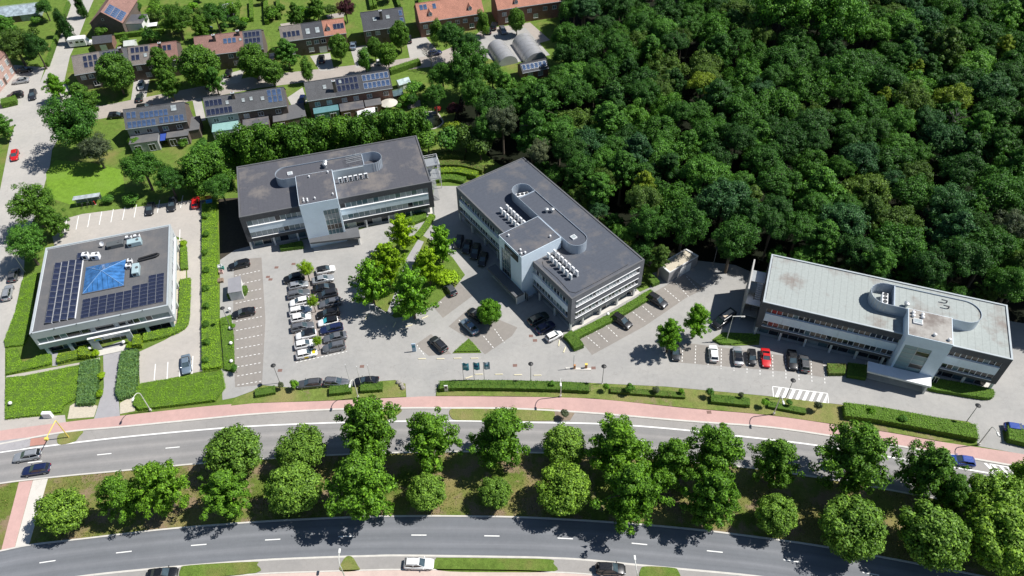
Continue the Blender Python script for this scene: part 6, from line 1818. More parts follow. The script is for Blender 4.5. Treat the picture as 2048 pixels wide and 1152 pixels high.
# --- hedges and clipped planting
HCORE = M('hedge_inside', (0.07,0.13,0.015), 0.95, 0.3, 3.0)
HL = {'h': leaf('clipped_hedge_leaves', (0.130,0.280,0.024), 0.35), 'hb': leaf('bright_ground_cover_leaves', (0.235,0.43,0.030), 0.16), 'hd': leaf('dark_hedge_leaves', (0.075,0.180,0.024), 0.4), 'hy': leaf('yellow_green_hedge_leaves', (0.29,0.45,0.02), 0.3), 'hg': leaf('ornamental_grass_blades', (0.095,0.195,0.065), 0.35), 'ho': leaf('olive_hedge_leaves', (0.18,0.19,0.065), 0.35), 'gt': leaf('grass_blades', (0.13,0.20,0.035), 0.45), 'gd': leaf('dry_grass_blades', (0.29,0.26,0.11), 0.35)}
def hedge(name, label, w, h, mt, dens=34, ls=0.17, cat='hedge', group=None, z0=0.0, tall=False):
    """clipped hedge over a ground outline: dense core with leaves on its top and sides"""
    a = sum(p.x*q.y - q.x*p.y for p, q in zip(w, w[1:]+w[:1]))
    if a < 0: w = w[::-1]
    A_ = abs(a)/2
    e = empty(name, (0,0,0)); c0 = sum(w, Vector())/len(w); e.location = (c0.x,c0.y,0); tag(e, label, cat, group)
    loc = [(p.x-c0.x, p.y-c0.y) for p in w]
    core = [(x*0.985,y*0.985) for x,y in loc]
    MB().prism(core, z0, h*0.93).build('inner_branches', HCORE, e)
    x0,x1 = min(p[0] for p in loc),max(p[0] for p in loc); y0,y1 = min(p[1] for p in loc),max(p[1] for p in loc)
    n = int(min(15000, A_*dens))
    pts = []
    q = rng.random((int(n*3.2*max(1,(x1-x0)*(y1-y0)/A_/2.4)),2))
    for u,v in q:
        s = (x0+(x1-x0)*u, y0+(y1-y0)*v)
        if inside(s, loc):
            pts.append((s[0],s[1],h))
            if len(pts) >= n: break
    pts = np.array(pts); bumpz = 0.07*np.sin(pts[:,0]*2.1+c0.x)+0.06*np.sin(pts[:,1]*2.7)+0.06*rng.normal(size=len(pts))
    pts[:,2] += bumpz; nr = rng.normal(size=pts.shape)*0.32; nr[:,2] += 0.9; nr[:,0] += 0.2
    sp, sn = [], []
    for i in range(len(loc)):
        a_, b_ = Vector(loc[i]), Vector(loc[(i+1)%len(loc)]); L = (b_-a_).length
        m = int(L*(h-z0)*dens*0.8)
        nn = Vector(((b_-a_).y, -(b_-a_).x)); nn = nn.normalized() if nn.length > 0 else nn
        for _ in range(m):
            t = rng.random(); z = z0+(h-z0)*rng.random(); o = rng.normal()*0.06
            pp = a_.lerp(b_, t) + nn*o
            sp.append((pp.x,pp.y,z)); sn.append((nn.x+rng.normal()*0.45, nn.y+rng.normal()*0.45, 0.3+rng.normal()*0.45))
    if sp: pts = np.vstack([pts, np.array(sp)]); nr = np.vstack([nr, np.array(sn)])
    me = leaf_mesh('foliage', pts, nr, ls*(0.6+0.8*rng.random(len(pts))), 0.6 if not tall else 0.25, 0.2, np.array([[0.3,0.1,1.0]]) if tall else None)
    link('foliage', me, e, None, HL[mt])
    return e
def hpoly(px, sm=0): return smooth_poly(px, sm) if sm else [P(x,y) for x,y in px]
def hline(px, width, n=14):
    c = cr([P(x,y) for x,y in px], n); return shift(c,-width/2) + shift(c,width/2)[::-1]
# square office grounds
GA = 'clipped ground cover round the square office'
hedge('ground_cover', 'long clipped green bed along the left side of the square office', hpoly([(46,562),(74,548),(68,620),(58,672),(48,692),(12,696),(10,684),(32,626)]), 0.45, 'hb', 70, 0.15, 'planting', GA)
hedge('ground_cover', 'L-shaped clipped green bed at the front left corner of the square office', hpoly([(16,704),(36,699),(45,728),(72,718),(80,712),(103,710),(104,730),(14,751)]), 0.55, 'hb', 70, 0.15, 'planting', GA)
hedge('ground_cover', 'large clipped green bed at the lower left corner beside the side street', hpoly([(14,757),(50,754),(164,731),(160,775),(152,800),(130,812),(124,826),(12,840)]), 0.5, 'hb', 70, 0.15, 'planting', GA)
hedge('ground_cover', 'large clipped green bed left of the middle car park along the cycle path', hpoly([(270,785),(284,770),(446,745),(452,776),(432,804),(280,822),(268,812)]), 0.7, 'hb', 70, 0.15, 'planting', GA)
hedge('hedge', 'short yellow-green hedge left of the entrance of the square office', hpoly([(117,715),(166,702),(166,717),(116,730)]), 0.8, 'hy', 34, 0.17, 'hedge', GA)
hedge('hedge', 'curved low hedge along the front and right of the square office', hline([(288,678),(330,669),(358,658),(368,645),(371,600),(372,560)], 2.2, 18), 0.7, 'hb', 34, 0.18, 'hedge', GA)
hedge('hedge', 'upper low hedge strip right of the square office', hpoly([(362,496),(374,494),(377,540),(363,542)]), 0.7, 'hb', 34, 0.18, 'hedge', GA)
hedge('clipped_block', 'yellow-green clipped block right of the entrance of the square office', hpoly([(270,679),(285,677),(286,697),(269,699)]), 1.5, 'hy', 40, 0.16, 'hedge', GA)
hedge('clipped_block', 'yellow-green clipped block left of the entrance of the square office', hpoly([(163,704),(180,700),(181,718),(163,720)]), 1.5, 'hy', 40, 0.16, 'hedge', GA)
for x, y, lab in [(260,691,'round clipped bush right of the square office entrance'),(191,706,'round clipped bush left of the square office entrance'),(203,752,'upper round clipped bush along the entrance path'),(199,787,'lower round clipped bush along the entrance path'),(366,487,'small round bush at the rear right of the square office')]:
    tree_px('bush','bright',x,y,18,lab,0.9,0.0,cat='bush',name='clipped_bush',group='round clipped bushes')
hedge('ornamental_grass', 'dark green ornamental grass bed left of the entrance path', hpoly([(164,730),(200,722),(200,760),(196,790),(188,812),(156,812),(160,775)]), 0.9, 'hg', 45, 0.5, 'grass bed', None, 0, True)
hedge('ornamental_grass', 'dark green ornamental grass bed right of the entrance path', hpoly([(246,708),(278,702),(278,740),(274,790),(262,796),(240,802),(234,790),(240,745)]), 0.9, 'hg', 45, 0.5, 'grass bed', None, 0, True)
hedge('hedge', 'long broad green hedge between the square office drive and the middle car park', hpoly([(406,412),(434,402),(436,470),(436,560),(440,660),(446,740),(406,744),(406,560)]), 0.9, 'hb', 60, 0.16)
hedge('hedge', 'narrow green planting beside the bays of the middle car park', hpoly([(441,640),(462,632),(468,670),(470,746),(450,742),(446,690)]), 0.6, 'h', 30, 0.2)
for k in range(9):
    tree_px('bush','garden',411+ (k%2)*2, 432+k*36, 17, f'dark round shrub in the broad green hedge, {ordn(k+1)} from the top', 0.9, 0.5, cat='bush', name='shrub', group='shrubs in the broad green hedge')
# verge hedges
GV = 'hedges along the cycle path'
hedge('hedge', 'short dark hedge below the grey estates along the verge', hline([(660,786),(704,781)],1.8,4), 1.0, 'hd', 34, 0.18, 'hedge', GV)
hedge('hedge', 'short dark hedge below the black car along the verge', hline([(722,780),(766,777)],1.8,4), 1.0, 'hd', 34, 0.18, 'hedge', GV)
hedge('hedge', 'short dark hedge at the left end of the verge', hline([(512,790),(552,783)],1.6,4), 0.9, 'hd', 34, 0.18, 'hedge', GV)
hedge('hedge', 'long dark hedge behind the three flags', hline([(878,776),(930,774),(1024,775),(1110,777),(1180,780)],1.9,16), 1.1, 'hd', 34, 0.18, 'hedge', GV)
hedge('hedge', 'thin brownish hedge in the middle of the verge', hline([(1220,783),(1300,789),(1370,794)],1.2,10), 0.8, 'ho', 34, 0.16, 'hedge', GV)
hedge('hedge', 'short dark hedge between the saplings on the verge', hline([(1420,801),(1498,809)],1.7,6), 1.0, 'hd', 34, 0.18, 'hedge', GV)
hedge('hedge', 'thin dark hedge below the hatched marking', hline([(1534,812),(1610,826)],1.2,6), 0.8, 'hd', 34, 0.18, 'hedge', GV)
hedge('hedge', 'long thick bright green hedge before the pale-roofed office', hline([(1684,826),(1760,836),(1850,853),(1950,872)],3.0,14), 1.5, 'h', 34, 0.19, 'hedge', GV)
hedge('hedge', 'thick hedge at the right edge of the photo', hline([(2010,872),(2060,884),(2110,896)],3.0,6), 1.4, 'h', 34, 0.19, 'hedge', GV)
for k, (x, y) in enumerate(sorted([(562,770),(588,768),(1104,768),(1212,774),(1260,776),(1312,780),(1363,782),(1420,784),(1482,790),(1530,806),(1578,806),(1636,812),(1742,822),(1805,838),(1128,828),(466,652),(470,736)])):
    tree_px('bush',['fresh','light','grey'][k%3],x,y,13+(k*5)%9,f'small green sapling beside the car park or cycle path, {ordn(k+1)} from the left',1.0+0.12*(k%4),0.6,cat='tree',name='sapling',group='saplings along the verge')
# hedges by the offices
GO = 'hedges beside the offices'
hedge('hedge', 'low hedge along the near end of the slanting office', hline([(1148,676),(1230,634),(1306,588)],1.8,10), 0.9, 'h', 34, 0.18, 'hedge', GO)
hedge('hedge', 'dark low hedge turning towards the barrier', hline([(1134,672),(1145,682),(1158,700)],2.2,6), 1.1, 'hd', 34, 0.18, 'hedge', GO)
hedge('hedge', 'small hedge beside the garage block', hline([(1294,553),(1312,572)],1.8,4), 1.0, 'hd', 34, 0.18, 'hedge', GO)
hedge('hedge', 'rounded hedge at the right front of the pale-roofed office', hpoly([(1850,770),(1870,762),(1960,778),(1984,784),(1985,796),(1970,801),(1900,790),(1855,782)],2), 0.9, 'h', 34, 0.18, 'hedge', GO)
hedge('hedge', 'dry hedge left of the white canopy', hpoly([(1652,732),(1690,733),(1688,752),(1655,752)]), 0.9, 'ho', 34, 0.18, 'hedge', GO)
hedge('hedge', 'shaded hedge beside the white canopy', hpoly([(1694,730),(1735,735),(1730,762),(1692,756)]), 0.9, 'hd', 30, 0.18, 'hedge', GO)
hedge('hedge', 'narrow hedge right of the bright trees before the dark-roofed office', hline([(834,478),(850,458),(866,434)],1.4,6), 0.9, 'hb', 34, 0.18, 'hedge', GO)
hedge('hedge', 'rounded hedge under the right wing of the dark-roofed office', hpoly([(812,438),(850,428),(855,440),(830,450),(810,452)]), 0.9, 'h', 34, 0.18, 'hedge', GO)
hedge('hedge', 'dark hedge left of the entrance of the dark-roofed office', hpoly([(560,496),(606,486),(608,498),(562,504)]), 0.9, 'hd', 34, 0.18, 'hedge', GO)
hedge('hedge', 'low green planting under the white lamp before the pale-roofed office', hpoly([(1426,682),(1450,668),(1515,672),(1512,684),(1465,690),(1440,690)]), 0.5, 'h', 30, 0.2, 'hedge', GO)
hedge('hedge', 'triangle of clipped grass-green ground cover by the dark lone car', hpoly([(938,679),(961,704),(908,705)]), 0.4, 'hb', 30, 0.18, 'hedge', GO)
for k, (mt, a, b_) in enumerate([('ho',(872,320),(930,318)),('ho',(874,334),(968,345)),('hy',(870,350),(955,356)),('h',(868,363),(930,364))]):
    m_ = ((a[0]+b_[0])/2, (a[1]+b_[1])/2-5)
    hedge('terrace_hedge', f'curved hedge row between the two dark offices, {ordn(k+1)} from the back', hline([a,m_,b_],1.9,10), 1.5 if k < 3 else 0.9, mt, 30, 0.22, 'hedge', 'curved hedge rows between the offices')
# garden hedges
GG = 'garden hedges behind the houses'
for k, (px, wd) in enumerate([([(232,77),(330,66)],1.0),([(476,40),(478,5)],1.0),([(535,50),(532,2)],1.2),([(744,20),(738,-10)],1.0),([(752,18),(745,-10)],0.9),([(800,18),(790,-10)],1.0),([(780,148),(840,128)],1.8),([(96,135),(140,10)],0.8),([(6,212),(36,205)],3.0),([(505,44),(503,6)],1.0),([(560,40),(556,2)],1.0),([(640,28),(636,-6)],1.0),([(420,64),(400,20)],1.0),([(300,58),(392,48)],1.2),([(845,36),(838,0)],0.8)]):
    hedge('garden_hedge', f'clipped garden hedge among the houses, {ordn(k+1)} along the gardens', hline(px,wd,5), 1.6, 'h', 24, 0.2, 'hedge', GG)
# loose grass in the median and on the verges
def tufts(name, c0, c1, n, mt, label, z, s0=0.0, s1=1.0):
    t = rng.random(n)*(len(c0)-1.001); i = t.astype(int); f = t-i; s = s0+(s1-s0)*rng.random(n)
    A0 = np.array([tuple(p) for p in c0]); A1 = np.array([tuple(p) for p in c1])
    a = A0[i]*(1-f[:,None])+A0[i+1]*f[:,None]; b = A1[i]*(1-f[:,None])+A1[i+1]*f[:,None]
    p = a*(1-s[:,None])+b*s[:,None]
    # gather in patches
    k = np.sin(p[:,0]*0.31+1.3*np.sin(p[:,1]*0.4))+np.sin(p[:,1]*0.53+p[:,0]*0.17)+0.7*rng.normal(size=n)
    cross = [tuple(P(x,y)[:2]) for x, y in ((30,958),(104,950),(66,1098),(-8,1110))]
    p = p[k > -0.1]; p = p[[not inside(q, cross) for q in p[:,:2]]]; p[:,2] = z+0.07
    nr = rng.normal(size=p.shape); nr[:,2] = np.abs(nr[:,2])*0.6+0.1
    o = link(name, leaf_mesh(name, p, nr, 0.22*(0.5+rng.random(len(p))), 0.35, 0.2), None, None, HL[mt]); tag(o, label, 'grass', kind='stuff')
tufts('grass_tufts', E_ROAD1B, E_ROAD2T, 30000, 'gt', 'green grass tufts growing in the road median', 0.012, 0.03, 0.97)
tufts('dry_grass_tufts', E_ROAD1B, E_ROAD2T, 14000, 'gd', 'dry yellowish grass tufts in the road median', 0.012, 0.03, 0.97)

# ================================================================== STREET FURNITURE AND SMALL THINGS
LAMPW = M('pale_lamp_paint', (0.62,0.62,0.58), 0.5); LAMPB = M('black_lamp_paint', (0.03,0.03,0.032), 0.5); YEL = M('yellow_pole_paint', (0.75,0.58,0.12), 0.5)
def street_lamp(px, h, label, towards=-1, arm=1.8):
    p = P(*px); e = empty('street_lamp', (p.x,p.y,0.1)); tag(e, label, 'street lamp', 'street lamps along the cycle path')
    mb = MB(); mb.tube((0,0,0),(0,0,h*0.8),0.10,0.075,8)
    pts = [Vector((0,0,h*0.8))] + [Vector((-0.25*arm*math.sin(t)*0.6, towards*arm*(1-math.cos(t)), h*0.8+h*0.2*math.sin(t))) for t in (0.3,0.6,0.9,1.2,1.5)]
    for a, b in zip(pts, pts[1:]): mb.tube(a, b, 0.075, 0.06, 6)
    mb.build('pole', LAMPW, e)
    q = pts[-1]
    MB().bbox(q.x-0.16,q.x+0.16,q.y-0.75 if towards < 0 else q.y,q.y if towards < 0 else q.y+0.75,q.z-0.14,q.z+0.08,0.05).build('lamp_head', M('lamp_head_white',(0.75,0.75,0.72),0.4), e)
    MB().box(-0.16,0.16,-0.16,0.16,0,0.5).build('base', LAMPW, e)
for k, (x, y) in enumerate([(302,822),(717,796),(1121,794),(1547,829),(1956,890)]):
    street_lamp((x,y), 6.6, f'pale curved street lamp beside the pink cycle path, {ordn(k+1)} from the left')
for k, (x, y) in enumerate([(694,1164),(1268,1178)]):
    street_lamp((x,y), 6.6, f'pale street lamp at the bottom edge, {["left","right"][k]} one', 1)
def park_lamp(px, h, label, col=LAMPB):
    p = P(*px); e = empty('park_lamp', (p.x,p.y,0.02)); tag(e, label, 'street lamp', 'black-hatted lamps in the car parks')
    MB().tube((0,0,0),(0,0,h-0.3),0.07,0.05,8).build('pole', M('grey_lamp_pole',(0.22,0.22,0.22),0.5), e)
    MB().lathe([(0.12,h-0.3),(0.16,h-0.05),(0.5,h-0.05),(0.42,h+0.06),(0.06,h+0.22)], (0,0), 12).build('lamp_shade', col, e)
    MB().lathe([(0.16,0),(0.16,0.1),(0.08,0.14)], (0,0), 8).build('base', T_KERB, e)
for x, y, lab in [(1061.5,763,'black-hatted lamp on the verge right of the flags'),(1204,768,'black-hatted lamp on the verge right of the barrier'),(1572,796,'black-hatted lamp beside the hatched marking'),(1931,846,'black-hatted lamp near the end of the thick hedge'),(560,766,'black-hatted lamp left of the cars along the verge'),(460,652,'black-hatted lamp beside the left bays'),(1426,532,'thin lamp at the wood edge beside the garage block')]:
    park_lamp((x,y), 5.5, lab)
p = P(1453,680); e = empty('car_park_lamp', (p.x,p.y,0.1)); tag(e, 'tall white T-armed lamp before the pale-roofed office', 'street lamp')
MB().tube((0,0,0),(0,0,7.0),0.09,0.06,8).build('pole', LAMPW, e); MB().box(-0.1,2.2,-0.06,0.06,6.95,7.05).build('arm', LAMPW, e); MB().box(1.5,2.3,-0.14,0.14,6.82,6.948).build('lamp_head', LAMPW, e)
p = P(625+6,660); e = empty('car_park_lamp', (p.x,p.y,0.02)); tag(e, 'grey lamp pole among the packed cars', 'street lamp')
MB().tube((0,0,0),(0,0,5.2),0.08,0.06,8).build('pole', LAMPW, e); MB().bbox(-0.5,0.1,-0.15,0.15,5.2,5.34,0.03).build('lamp_head', LAMPW, e)
p = P(51,545); e = empty('street_lamp', (p.x,p.y,0)); tag(e, 'grey street lamp leaning out over the side street beside the square office', 'street lamp', 'street lamps along the cycle path')
MB().tube((0,0,0),(0,0,7.5),0.09,0.06,8).tube((0,0,7.5),(-1.6,0.2,7.9),0.06,0.05,6).build('pole', STEEL, e); MB().bbox(-2.2,-1.5,0.05,0.35,7.85,8.0,0.03).build('lamp_head', LAMPW, e)
# yellow traffic pole with arm over the road
a, t = P(138,875), None
e = empty('traffic_signal_pole', (a.x,a.y,0.1)); tag(e, 'yellow bracket pole with arm over the road at the left crossing', 'signal pole')
MB().tube((0,0,0),(0,0,5.4),0.10,0.08,8).build('pole', YEL, e)
b = P(92,877,5.4)
ar = Vector((b.x-a.x,b.y-a.y,5.3)); 
MB().tube((0,0,5.4),ar,0.09,0.07,8).build('arm', YEL, e); MB().bbox(ar.x-0.3,ar.x+0.3,ar.y-0.25,ar.y+0.25,ar.z-0.35,ar.z+0.1,0.04).build('signal_head', YEL, e)
# flags
TEAL = M('teal_flag_cloth',(0.06,0.30,0.40),0.8,0.1,1.0); PALE = M('pale_blue_flag_cloth',(0.42,0.55,0.68),0.8,0.1,1.0); NVY = M('dark_blue_flag_mark',(0.02,0.08,0.22),0.8)
for k, (x, y, cm, lab) in enumerate([(928,765,TEAL,'left teal flag on its pole before the car park'),(949,764,TEAL,'middle flag, teal over pale blue, on its pole before the car park'),(969,763,PALE,'right pale blue flag on its pole before the car park')]):
    p = P(x,y); e = empty('flag', (p.x,p.y,0.1)); tag(e, lab, 'flag', 'flags before the car park')
    MB().tube((0,0,0),(0,0,6.0),0.05,0.035,7).build('flagpole', M('grey_lamp_pole',(0.22,0.22,0.22)), e)
    MB().lathe([(0.02,6.0),(0.08,6.06),(0.02,6.14)], (0,0), 8).build('finial', WHITE, e)
    vs = []; n = 8
    for i in range(n+1):
        for z in (3.7,5.9):
            vs.append((0.06+1.15*i/n, 0.10*math.sin(i*0.9+k), z-0.10*i/n))
    f = MB().add(vs, [(2*i,2*i+2,2*i+3,2*i+1) for i in range(n)]).build('cloth', cm, e)
    MB().box(0.25,0.95,-0.14,-0.12,4.7,5.2).build('emblem', NVY if k == 1 else (M('pale_flag_mark',(0.35,0.55,0.62)) if k == 0 else TEAL), f)
for k, (x, y) in enumerate([(701,768),(723,772),(744,769)]):
    p = P(x,y); e = empty('bare_flagpole', (p.x,p.y,0.02)); tag(e, f'bare white flagpole above the cars along the verge, {ordn(k+1)} from the left', 'flagpole', 'bare flagpoles')
    MB().tube((0,0,0),(0,0,6.0),0.05,0.035,7).build('pole', LAMPW, e); MB().lathe([(0.02,6.0),(0.09,6.06),(0.02,6.14)], (0,0), 8).build('finial', WHITE, e)
# signs and totems
def totem(px, w, h, mat, label, mark=None, d=0.18):
    p = P(*px); e = empty('sign_totem', (p.x,p.y,0.02)); tag(e, label, 'sign')
    MB().bbox(-w/2,w/2,-d/2,d/2,0.06,h,0.02).build('panel', mat, e); MB().box(-w/2-0.05,w/2+0.05,-d/2-0.05,d/2+0.05,0,0.06).build('base', T_KERB, e)
    if mark: MB().box(-w*0.35,w*0.35,-d/2-0.015,-d/2-0.001,h*0.55,h*0.8).build('marking', mark, e)
totem((829,703), 0.8, 2.4, PALE, 'pale blue sign totem in the middle of the car park', TEAL)
totem((893,783), 0.7, 1.9, WHITE, 'white sign totem at the left end of the flag hedge', LAMPB)
totem((98,834), 1.6, 1.4, WHITE, 'white cabinet box at the corner of the large clipped bed', None, 0.7)
p = P(742,628); e = empty('portal_sign', (p.x,p.y,0.02)); tag(e, 'thin white bracket sign at the near tip of the tree island', 'sign')
MB().tube((0,0,0),(0,0,2.6),0.05).tube((1.1,0.2,0),(1.1,0.2,2.6),0.05).build('post', WHITE, e); MB().box(-0.05,1.15,-0.03,0.23,2.6,2.75).build('panel', WHITE, e)
# barrier
p = P(1149,737); e = empty('barrier_gate', (p.x,p.y,0.02)); tag(e, 'raised white barrier arm on an orange post at the car park entrance', 'barrier')
OR = M('orange_post_paint',(0.45,0.20,0.07),0.5)
MB().bbox(-0.2,0.2,-0.2,0.2,0,1.1,0.03).build('post', OR, e); MB().box(-0.28,-0.2,-0.06,0.06,0.9,4.2).build('arm', WHITE, e)
p = P(1172,736); e = empty('barrier_post', (p.x,p.y,0.02)); tag(e, 'orange ticket post right of the barrier', 'ticket post')
MB().bbox(-0.22,0.22,-0.2,0.2,0,1.15,0.03).build('post', OR, e); MB().box(-0.26,0.26,-0.24,0.24,1.15,1.22).build('cap', YEL, e)
slab('traffic_island', [(1131,735),(1182,737),(1182,741),(1131,739)], 0.12, T_KERB)
# concrete wheel stops
WS = M('cream_wheel_stop',(0.72,0.66,0.46),0.8)
_wsm = MB().bbox(-0.75,0.75,-0.1,0.1,0,0.14,0.03).mesh('wheel_stop', WS)
for k, (x, y, an) in enumerate([(844,718,0),(881,718,0),(915,717,0),(949,717,0),(958,749,0),(998,749,0),(938,755,20),(1036,750,0),(1075,751,0),(733,634,80),(850,635,30),(818,652,20),(789,650,70),(1118,687,80),(1129,700,70)]):
    p = P(x,y); o = link('wheel_stop', _wsm, None, (p.x,p.y,0.02)); o.rotation_euler.z = R(an)
    tag(o, f'cream concrete wheel stop, {ordn(k+1)} of those edging the drive lanes', 'wheel stop', 'wheel stops in the car park')
# globe lights
for k, (x, y, lab) in enumerate([(250,690,'white globe light at the entrance of the square office'),(183,702,'small white globe light left of the square office entrance'),(461,624,'white globe light at the top of the left bays'),(463,662,'white globe light beside the left bays, second'),(464,692,'white globe light beside the left bays, third'),(465,728,'white globe light beside the left bays, lowest'),(1215,634,'white globe light in the hedge gap at the slanting office'),(25,812,'white globe light in the large clipped bed')]):
    p = P(x,y); e = empty('globe_light', (p.x,p.y,0.02)); tag(e, lab, 'light', 'globe lights')
    MB().tube((0,0,0),(0,0,0.6),0.06,0.05,6).build('post', LAMPB, e)
    MB().lathe([(0.06,0.6),(0.26,0.7),(0.36,0.9),(0.36,1.0),(0.26,1.2),(0.05,1.3)], (0,0), 12).build('globe', M('opal_globe',(0.82,0.82,0.80),0.3), e, smooth=True)
# small grey shed with white wall and crates in the middle car park
q = [P(456.5,558,2.6),P(456,585,2.6),P(482.5,581,2.6),P(480,552,2.6)]
e = empty('bin_shelter', (0,0,0)); tag(e, 'little grey-roofed shelter with white side wall in the left bays', 'shelter')
MB().prism([(v.x,v.y) for v in q],0.0,2.4).build('wall', OFFW, e); c0 = sum(q,Vector())/4
MB().prism([((c0+(v-c0)*1.06).x,(c0+(v-c0)*1.06).y) for v in q],2.4,2.55).build('roof', M('grey_sheet_roof',(0.26,0.26,0.28),0.6,0.1,1.0), e)
hedge('hedge', 'green hedge wrapped round the little grey-roofed shelter', hline([(458,594),(484,591),(490,580)],1.5,6), 1.5, 'hd', 34, 0.18)
random.seed(2)
for k, (x, y, s, mt, lab) in enumerate([(441,536,0.9,WHITE,'white crate among the junk beside the left bays'),(446,538,0.6,M('green_crate',(0.03,0.28,0.22),0.6),'green crate among the junk beside the left bays'),(443,546,0.8,M('pinkish_crate',(0.6,0.42,0.38),0.7),'pinkish crate among the junk beside the left bays'),(442,563,1.0,M('brown_pallet',(0.30,0.22,0.16),0.9),'brown pallet stack below the crates')]):
    p = P(x,y); e = empty('crate' if k < 3 else 'pallet_stack', (p.x,p.y,0), R(12)); tag(e, lab, 'crate' if k < 3 else 'pallets', 'junk beside the left bays')
    if k < 3:
        MB().box(-s/2,s/2,-s/2,-s/2+0.05,0.05,0.7).box(-s/2,s/2,s/2-0.05,s/2,0.05,0.7).box(-s/2,-s/2+0.05,-s/2+0.05,s/2-0.05,0.05,0.7).box(s/2-0.05,s/2,-s/2+0.05,s/2-0.05,0.05,0.7).build('side', mt, e); MB().box(-s/2,s/2,-s/2,s/2,0,0.05).build('bottom', mt, e)
    else:
        for j in range(4):
            mb = MB()
            for i in range(5): mb.box(-0.6,0.6,-0.5+0.22*i,-0.36+0.22*i,0.15*j+0.1,0.15*j+0.13)
            for i in range(3): mb.box(-0.6+0.53*i,-0.46+0.53*i,-0.5,0.52,0.15*j,0.15*j+0.098)
            mb.build('pallet', mt, e)
# bins behind the square office
for k, (x, y, c, lab) in enumerate([(410,404,(0.70,0.55,0.05),'yellow wheeled bin beside the red car'),(419,402,(0.72,0.26,0.05),'orange wheeled bin behind the blue one'),(421,410,(0.03,0.22,0.55),'blue wheeled bin beside the hedge end')]):
    p = P(x,y); e = empty('wheeled_bin', (p.x,p.y,0.02), R(14)); tag(e, lab, 'bin', 'coloured bins behind the square office')
    mt = M('bin_plastic_'+['yellow','orange','blue'][k], c, 0.5)
    MB().add([(-0.55,-0.45,0.15),(0.55,-0.45,0.15),(0.55,0.45,0.15),(-0.55,0.45,0.15),(-0.68,-0.55,1.15),(0.68,-0.55,1.15),(0.68,0.55,1.15),(-0.68,0.55,1.15)],[(0,3,2,1),(0,1,5,4),(1,2,6,5),(2,3,7,6),(3,0,4,7)]).build('body', M('bin_grey',(0.18,0.19,0.19),0.6), e)
    MB().bbox(-0.72,0.72,-0.6,0.6,1.152,1.28,0.04).build('lid', mt, e)
    for s in (-0.5,0.5):
        for t in (-0.4,0.4): MB().tube((s-0.04,t,0.1),(s+0.04,t,0.1),0.1,0.1,8).build('wheel', BLACK, e)
# bicycle shelter and bicycles
a, b = P(153,413), P(206,405)
d = b-a; L = d.length
e = empty('bicycle_shelter', (a.x,a.y,0.02), math.atan2(d.y,d.x)); tag(e, 'glass-roofed bicycle shelter on the edge of the meadow', 'shelter')
for u in (0.2,L/2,L-0.2): MB().box(u-0.05,u+0.05,-0.05,0.05,0,2.2).build('post', STEEL, e)
MB().add([(0,-0.5,2.3),(L,-0.5,2.3),(L,1.2,2.15),(0,1.2,2.15),(0,-0.5,2.24),(L,-0.5,2.24),(L,1.2,2.09),(0,1.2,2.09)],[(0,1,2,3),(7,6,5,4),(0,4,5,1),(1,5,6,2),(2,6,7,3),(3,7,4,0)]).build('roof', glass('milky_roof_glass',(0.38,0.42,0.44),0.2), e)
MB().box(0,L,0.9,0.94,0.3,2.0).build('back_panel', glass('shelter_glass',(0.20,0.25,0.27),0.1), e)
for k in range(3):
    m_ = a.lerp(b, 0.3+0.2*k) + Vector((0,-0.8,0))
    e2 = empty('bicycle', (m_.x,m_.y,0.02), math.atan2(d.y,d.x)+R(80)); tag(e2, f'bicycle in the shelter by the meadow, {ordn(k+1)} from the left', 'bicycle', 'bicycles in the shelter')
    for x in (-0.5,0.5):
        mb = MB(); n = 14
        for i in range(n):
            t0, t1 = 2*math.pi*i/n, 2*math.pi*(i+1)/n; mb.tube((x+0.33*math.cos(t0),0,0.34+0.33*math.sin(t0)),(x+0.33*math.cos(t1),0,0.34+0.33*math.sin(t1)),0.022,n=4,cap=False)
        mb.build('wheel', BLACK, e2)
    MB().tube((-0.5,0,0.34),(-0.15,0,0.85),0.02).tube((-0.15,0,0.85),(0.35,0,0.85),0.02).tube((-0.1,0,0.34),(0.35,0,0.8),0.02).tube((0.35,0,0.95),(0.5,0,0.34),0.02).tube((-0.5,0,0.34),(-0.1,0,0.34),0.02).tube((-0.1,0,0.34),(-0.17,0,0.95),0.02).build('frame', LAMPB, e2)
    MB().box(-0.3,-0.05,-0.07,0.07,0.95,1.0).build('saddle', BLACK, e2); MB().tube((0.33,-0.28,1.0),(0.33,0.28,1.0),0.02).build('handlebar', STEEL, e2)
p = P(191,409); e = empty('red_hydrant_post', (p.x,p.y,0.02)); tag(e, 'red post beside the bicycle shelter', 'post')
MB().lathe([(0.14,0),(0.14,0.9),(0.2,0.95),(0.2,1.05),(0.08,1.2)], (0,0), 10).build('post', M('red_post_paint',(0.5,0.04,0.04),0.5), e); MB().box(-0.2,0.2,-0.2,0.2,0,0.04).build('base', T_KERB, e)
# picnic table at the back of the slanting office
p = P(1298,528); e = empty('picnic_table', (p.x,p.y,0.02), R(-50)); tag(e, 'picnic table in the shade behind the slanting office', 'table')
TW_ = M('weathered_table_wood',(0.30,0.24,0.18),0.9,0.15,3.0)
for i in range(5): MB().box(-0.9,0.9,-0.38+0.155*i,-0.24+0.155*i,0.72,0.76).build('table_plank', TW_, e)
for s in (-1,1):
    MB().box(-0.9,0.9,s*0.75-0.14,s*0.75+0.14,0.42,0.46).build('bench', TW_, e)
    MB().box(s*0.65-0.04,s*0.65+0.04,-0.8,0.8,0.34,0.415).build('leg', TW_, e); MB().box(s*0.65-0.04,s*0.65+0.04,-0.06,0.06,0.0,0.719).build('leg', TW_, e)
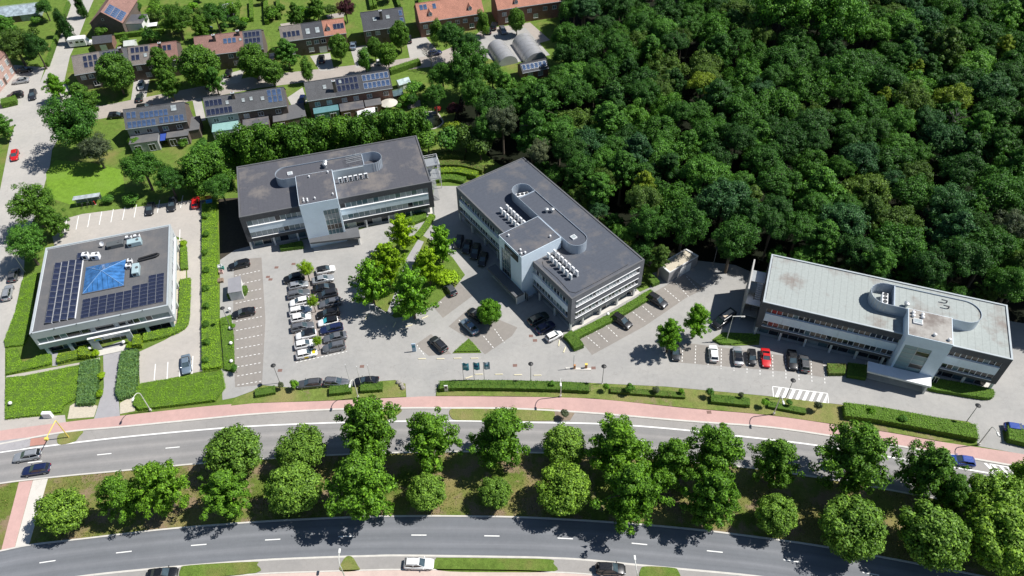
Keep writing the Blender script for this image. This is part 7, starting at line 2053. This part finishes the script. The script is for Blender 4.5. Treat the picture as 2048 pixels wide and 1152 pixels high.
# boulders at the end of the verge
RK = M('grey_boulder_stone',(0.30,0.28,0.25),0.95,0.25,2.0,bmp=0.5)
for k, (x, y) in enumerate([(797,766),(803,771),(806,777)]):
    p = P(x,y); r_ = random.Random(k)
    prof = [(0.1,0),(0.42,0.05),(0.48,0.25),(0.3,0.48),(0.05,0.55)]
    o = MB().lathe(prof,(0,0),9).build('boulder', RK, None, (p.x,p.y,0.1)); 
    for v in o.data.vertices: v.co += Vector((r_.uniform(-.1,.1),r_.uniform(-.1,.1),r_.uniform(-.04,.04)))
    tag(o, f'grey boulder at the end of the left verge, {["farthest","middle","nearest"][k]} of three', 'boulder', 'boulders on the verge')
# garden furniture
for k, (x, y, lab) in enumerate([(826,206,'white garden table set on the terrace right of the houses'),(735,238,'white marquee cloth behind the right terrace'),(498,270,'white tent roof behind the middle terrace'),(310,62,'white garden canopy beside the gable house')]):
    p = P(x,y)
    e = empty('garden_table' if k == 0 else 'garden_tent', (p.x,p.y,0), R(10)); tag(e, lab, 'table' if k == 0 else 'tent')
    if k == 0:
        MB().lathe([(0.8,0.7),(0.8,0.75)], (0,0), 14).build('table_top', WHITE, e); MB().lathe([(0.3,0),(0.06,0.1),(0.06,0.698)], (0,0), 8).build('leg', WHITE, e)
    else:
        s = (2.4,1.8) if k < 3 else (1.4,1.1)
        MB().add([(-s[0],-s[1],2.2),(s[0],-s[1],2.2),(s[0],s[1],2.3),(-s[0],s[1],2.3),(0,0,2.7)],[(0,1,4),(1,2,4),(2,3,4),(3,0,4),(3,2,1,0)]).build('roof', WHITE, e)
        for u in (-1,1):
            for v in (-1,1): MB().tube((u*s[0]*0.95,v*s[1]*0.95,0),(u*s[0]*0.95,v*s[1]*0.95,2.2),0.04).build('post', STEEL, e)

# patios, paths and play things in the gardens
for q in ([(300,268),(330,264),(334,276),(304,280)], [(430,250),(470,244),(474,258),(436,264)], [(812,205),(840,200),(842,212),(816,218)], [(560,48),(600,42),(598,54),(566,58)], [(395,72),(440,66),(438,74),(398,80)], [(250,60),(300,54),(304,62),(256,68)], [(652,30),(690,24),(688,34),(656,38)]):
    patch('patio', q, 0.016, T_STREET)
for k, (x, y, c, lab) in enumerate([(418,62,(0.05,0.12,0.3),'blue round trampoline in the garden behind the long brown terrace'),(618,22,(0.06,0.10,0.06),'green round trampoline in the garden behind the three-part terrace')]):
    p = P(x,y); e = empty('trampoline', (p.x,p.y,0)); tag(e, lab, 'trampoline')
    MB().lathe([(1.5,0.75),(1.5,0.85),(1.25,0.86),(1.25,0.8)], (0,0), 16).build('pad', M('trampoline_pad_'+'ab'[k], c, 0.7), e)
    MB().lathe([(1.24,0.80),(1.24,0.82)], (0,0), 16).build('mat', BLACK, e)
    for i in range(4):
        t = i*math.pi/2; MB().tube((1.35*math.cos(t),1.35*math.sin(t),0),(1.35*math.cos(t),1.35*math.sin(t),0.75),0.03,n=5).build('leg', STEEL, e)
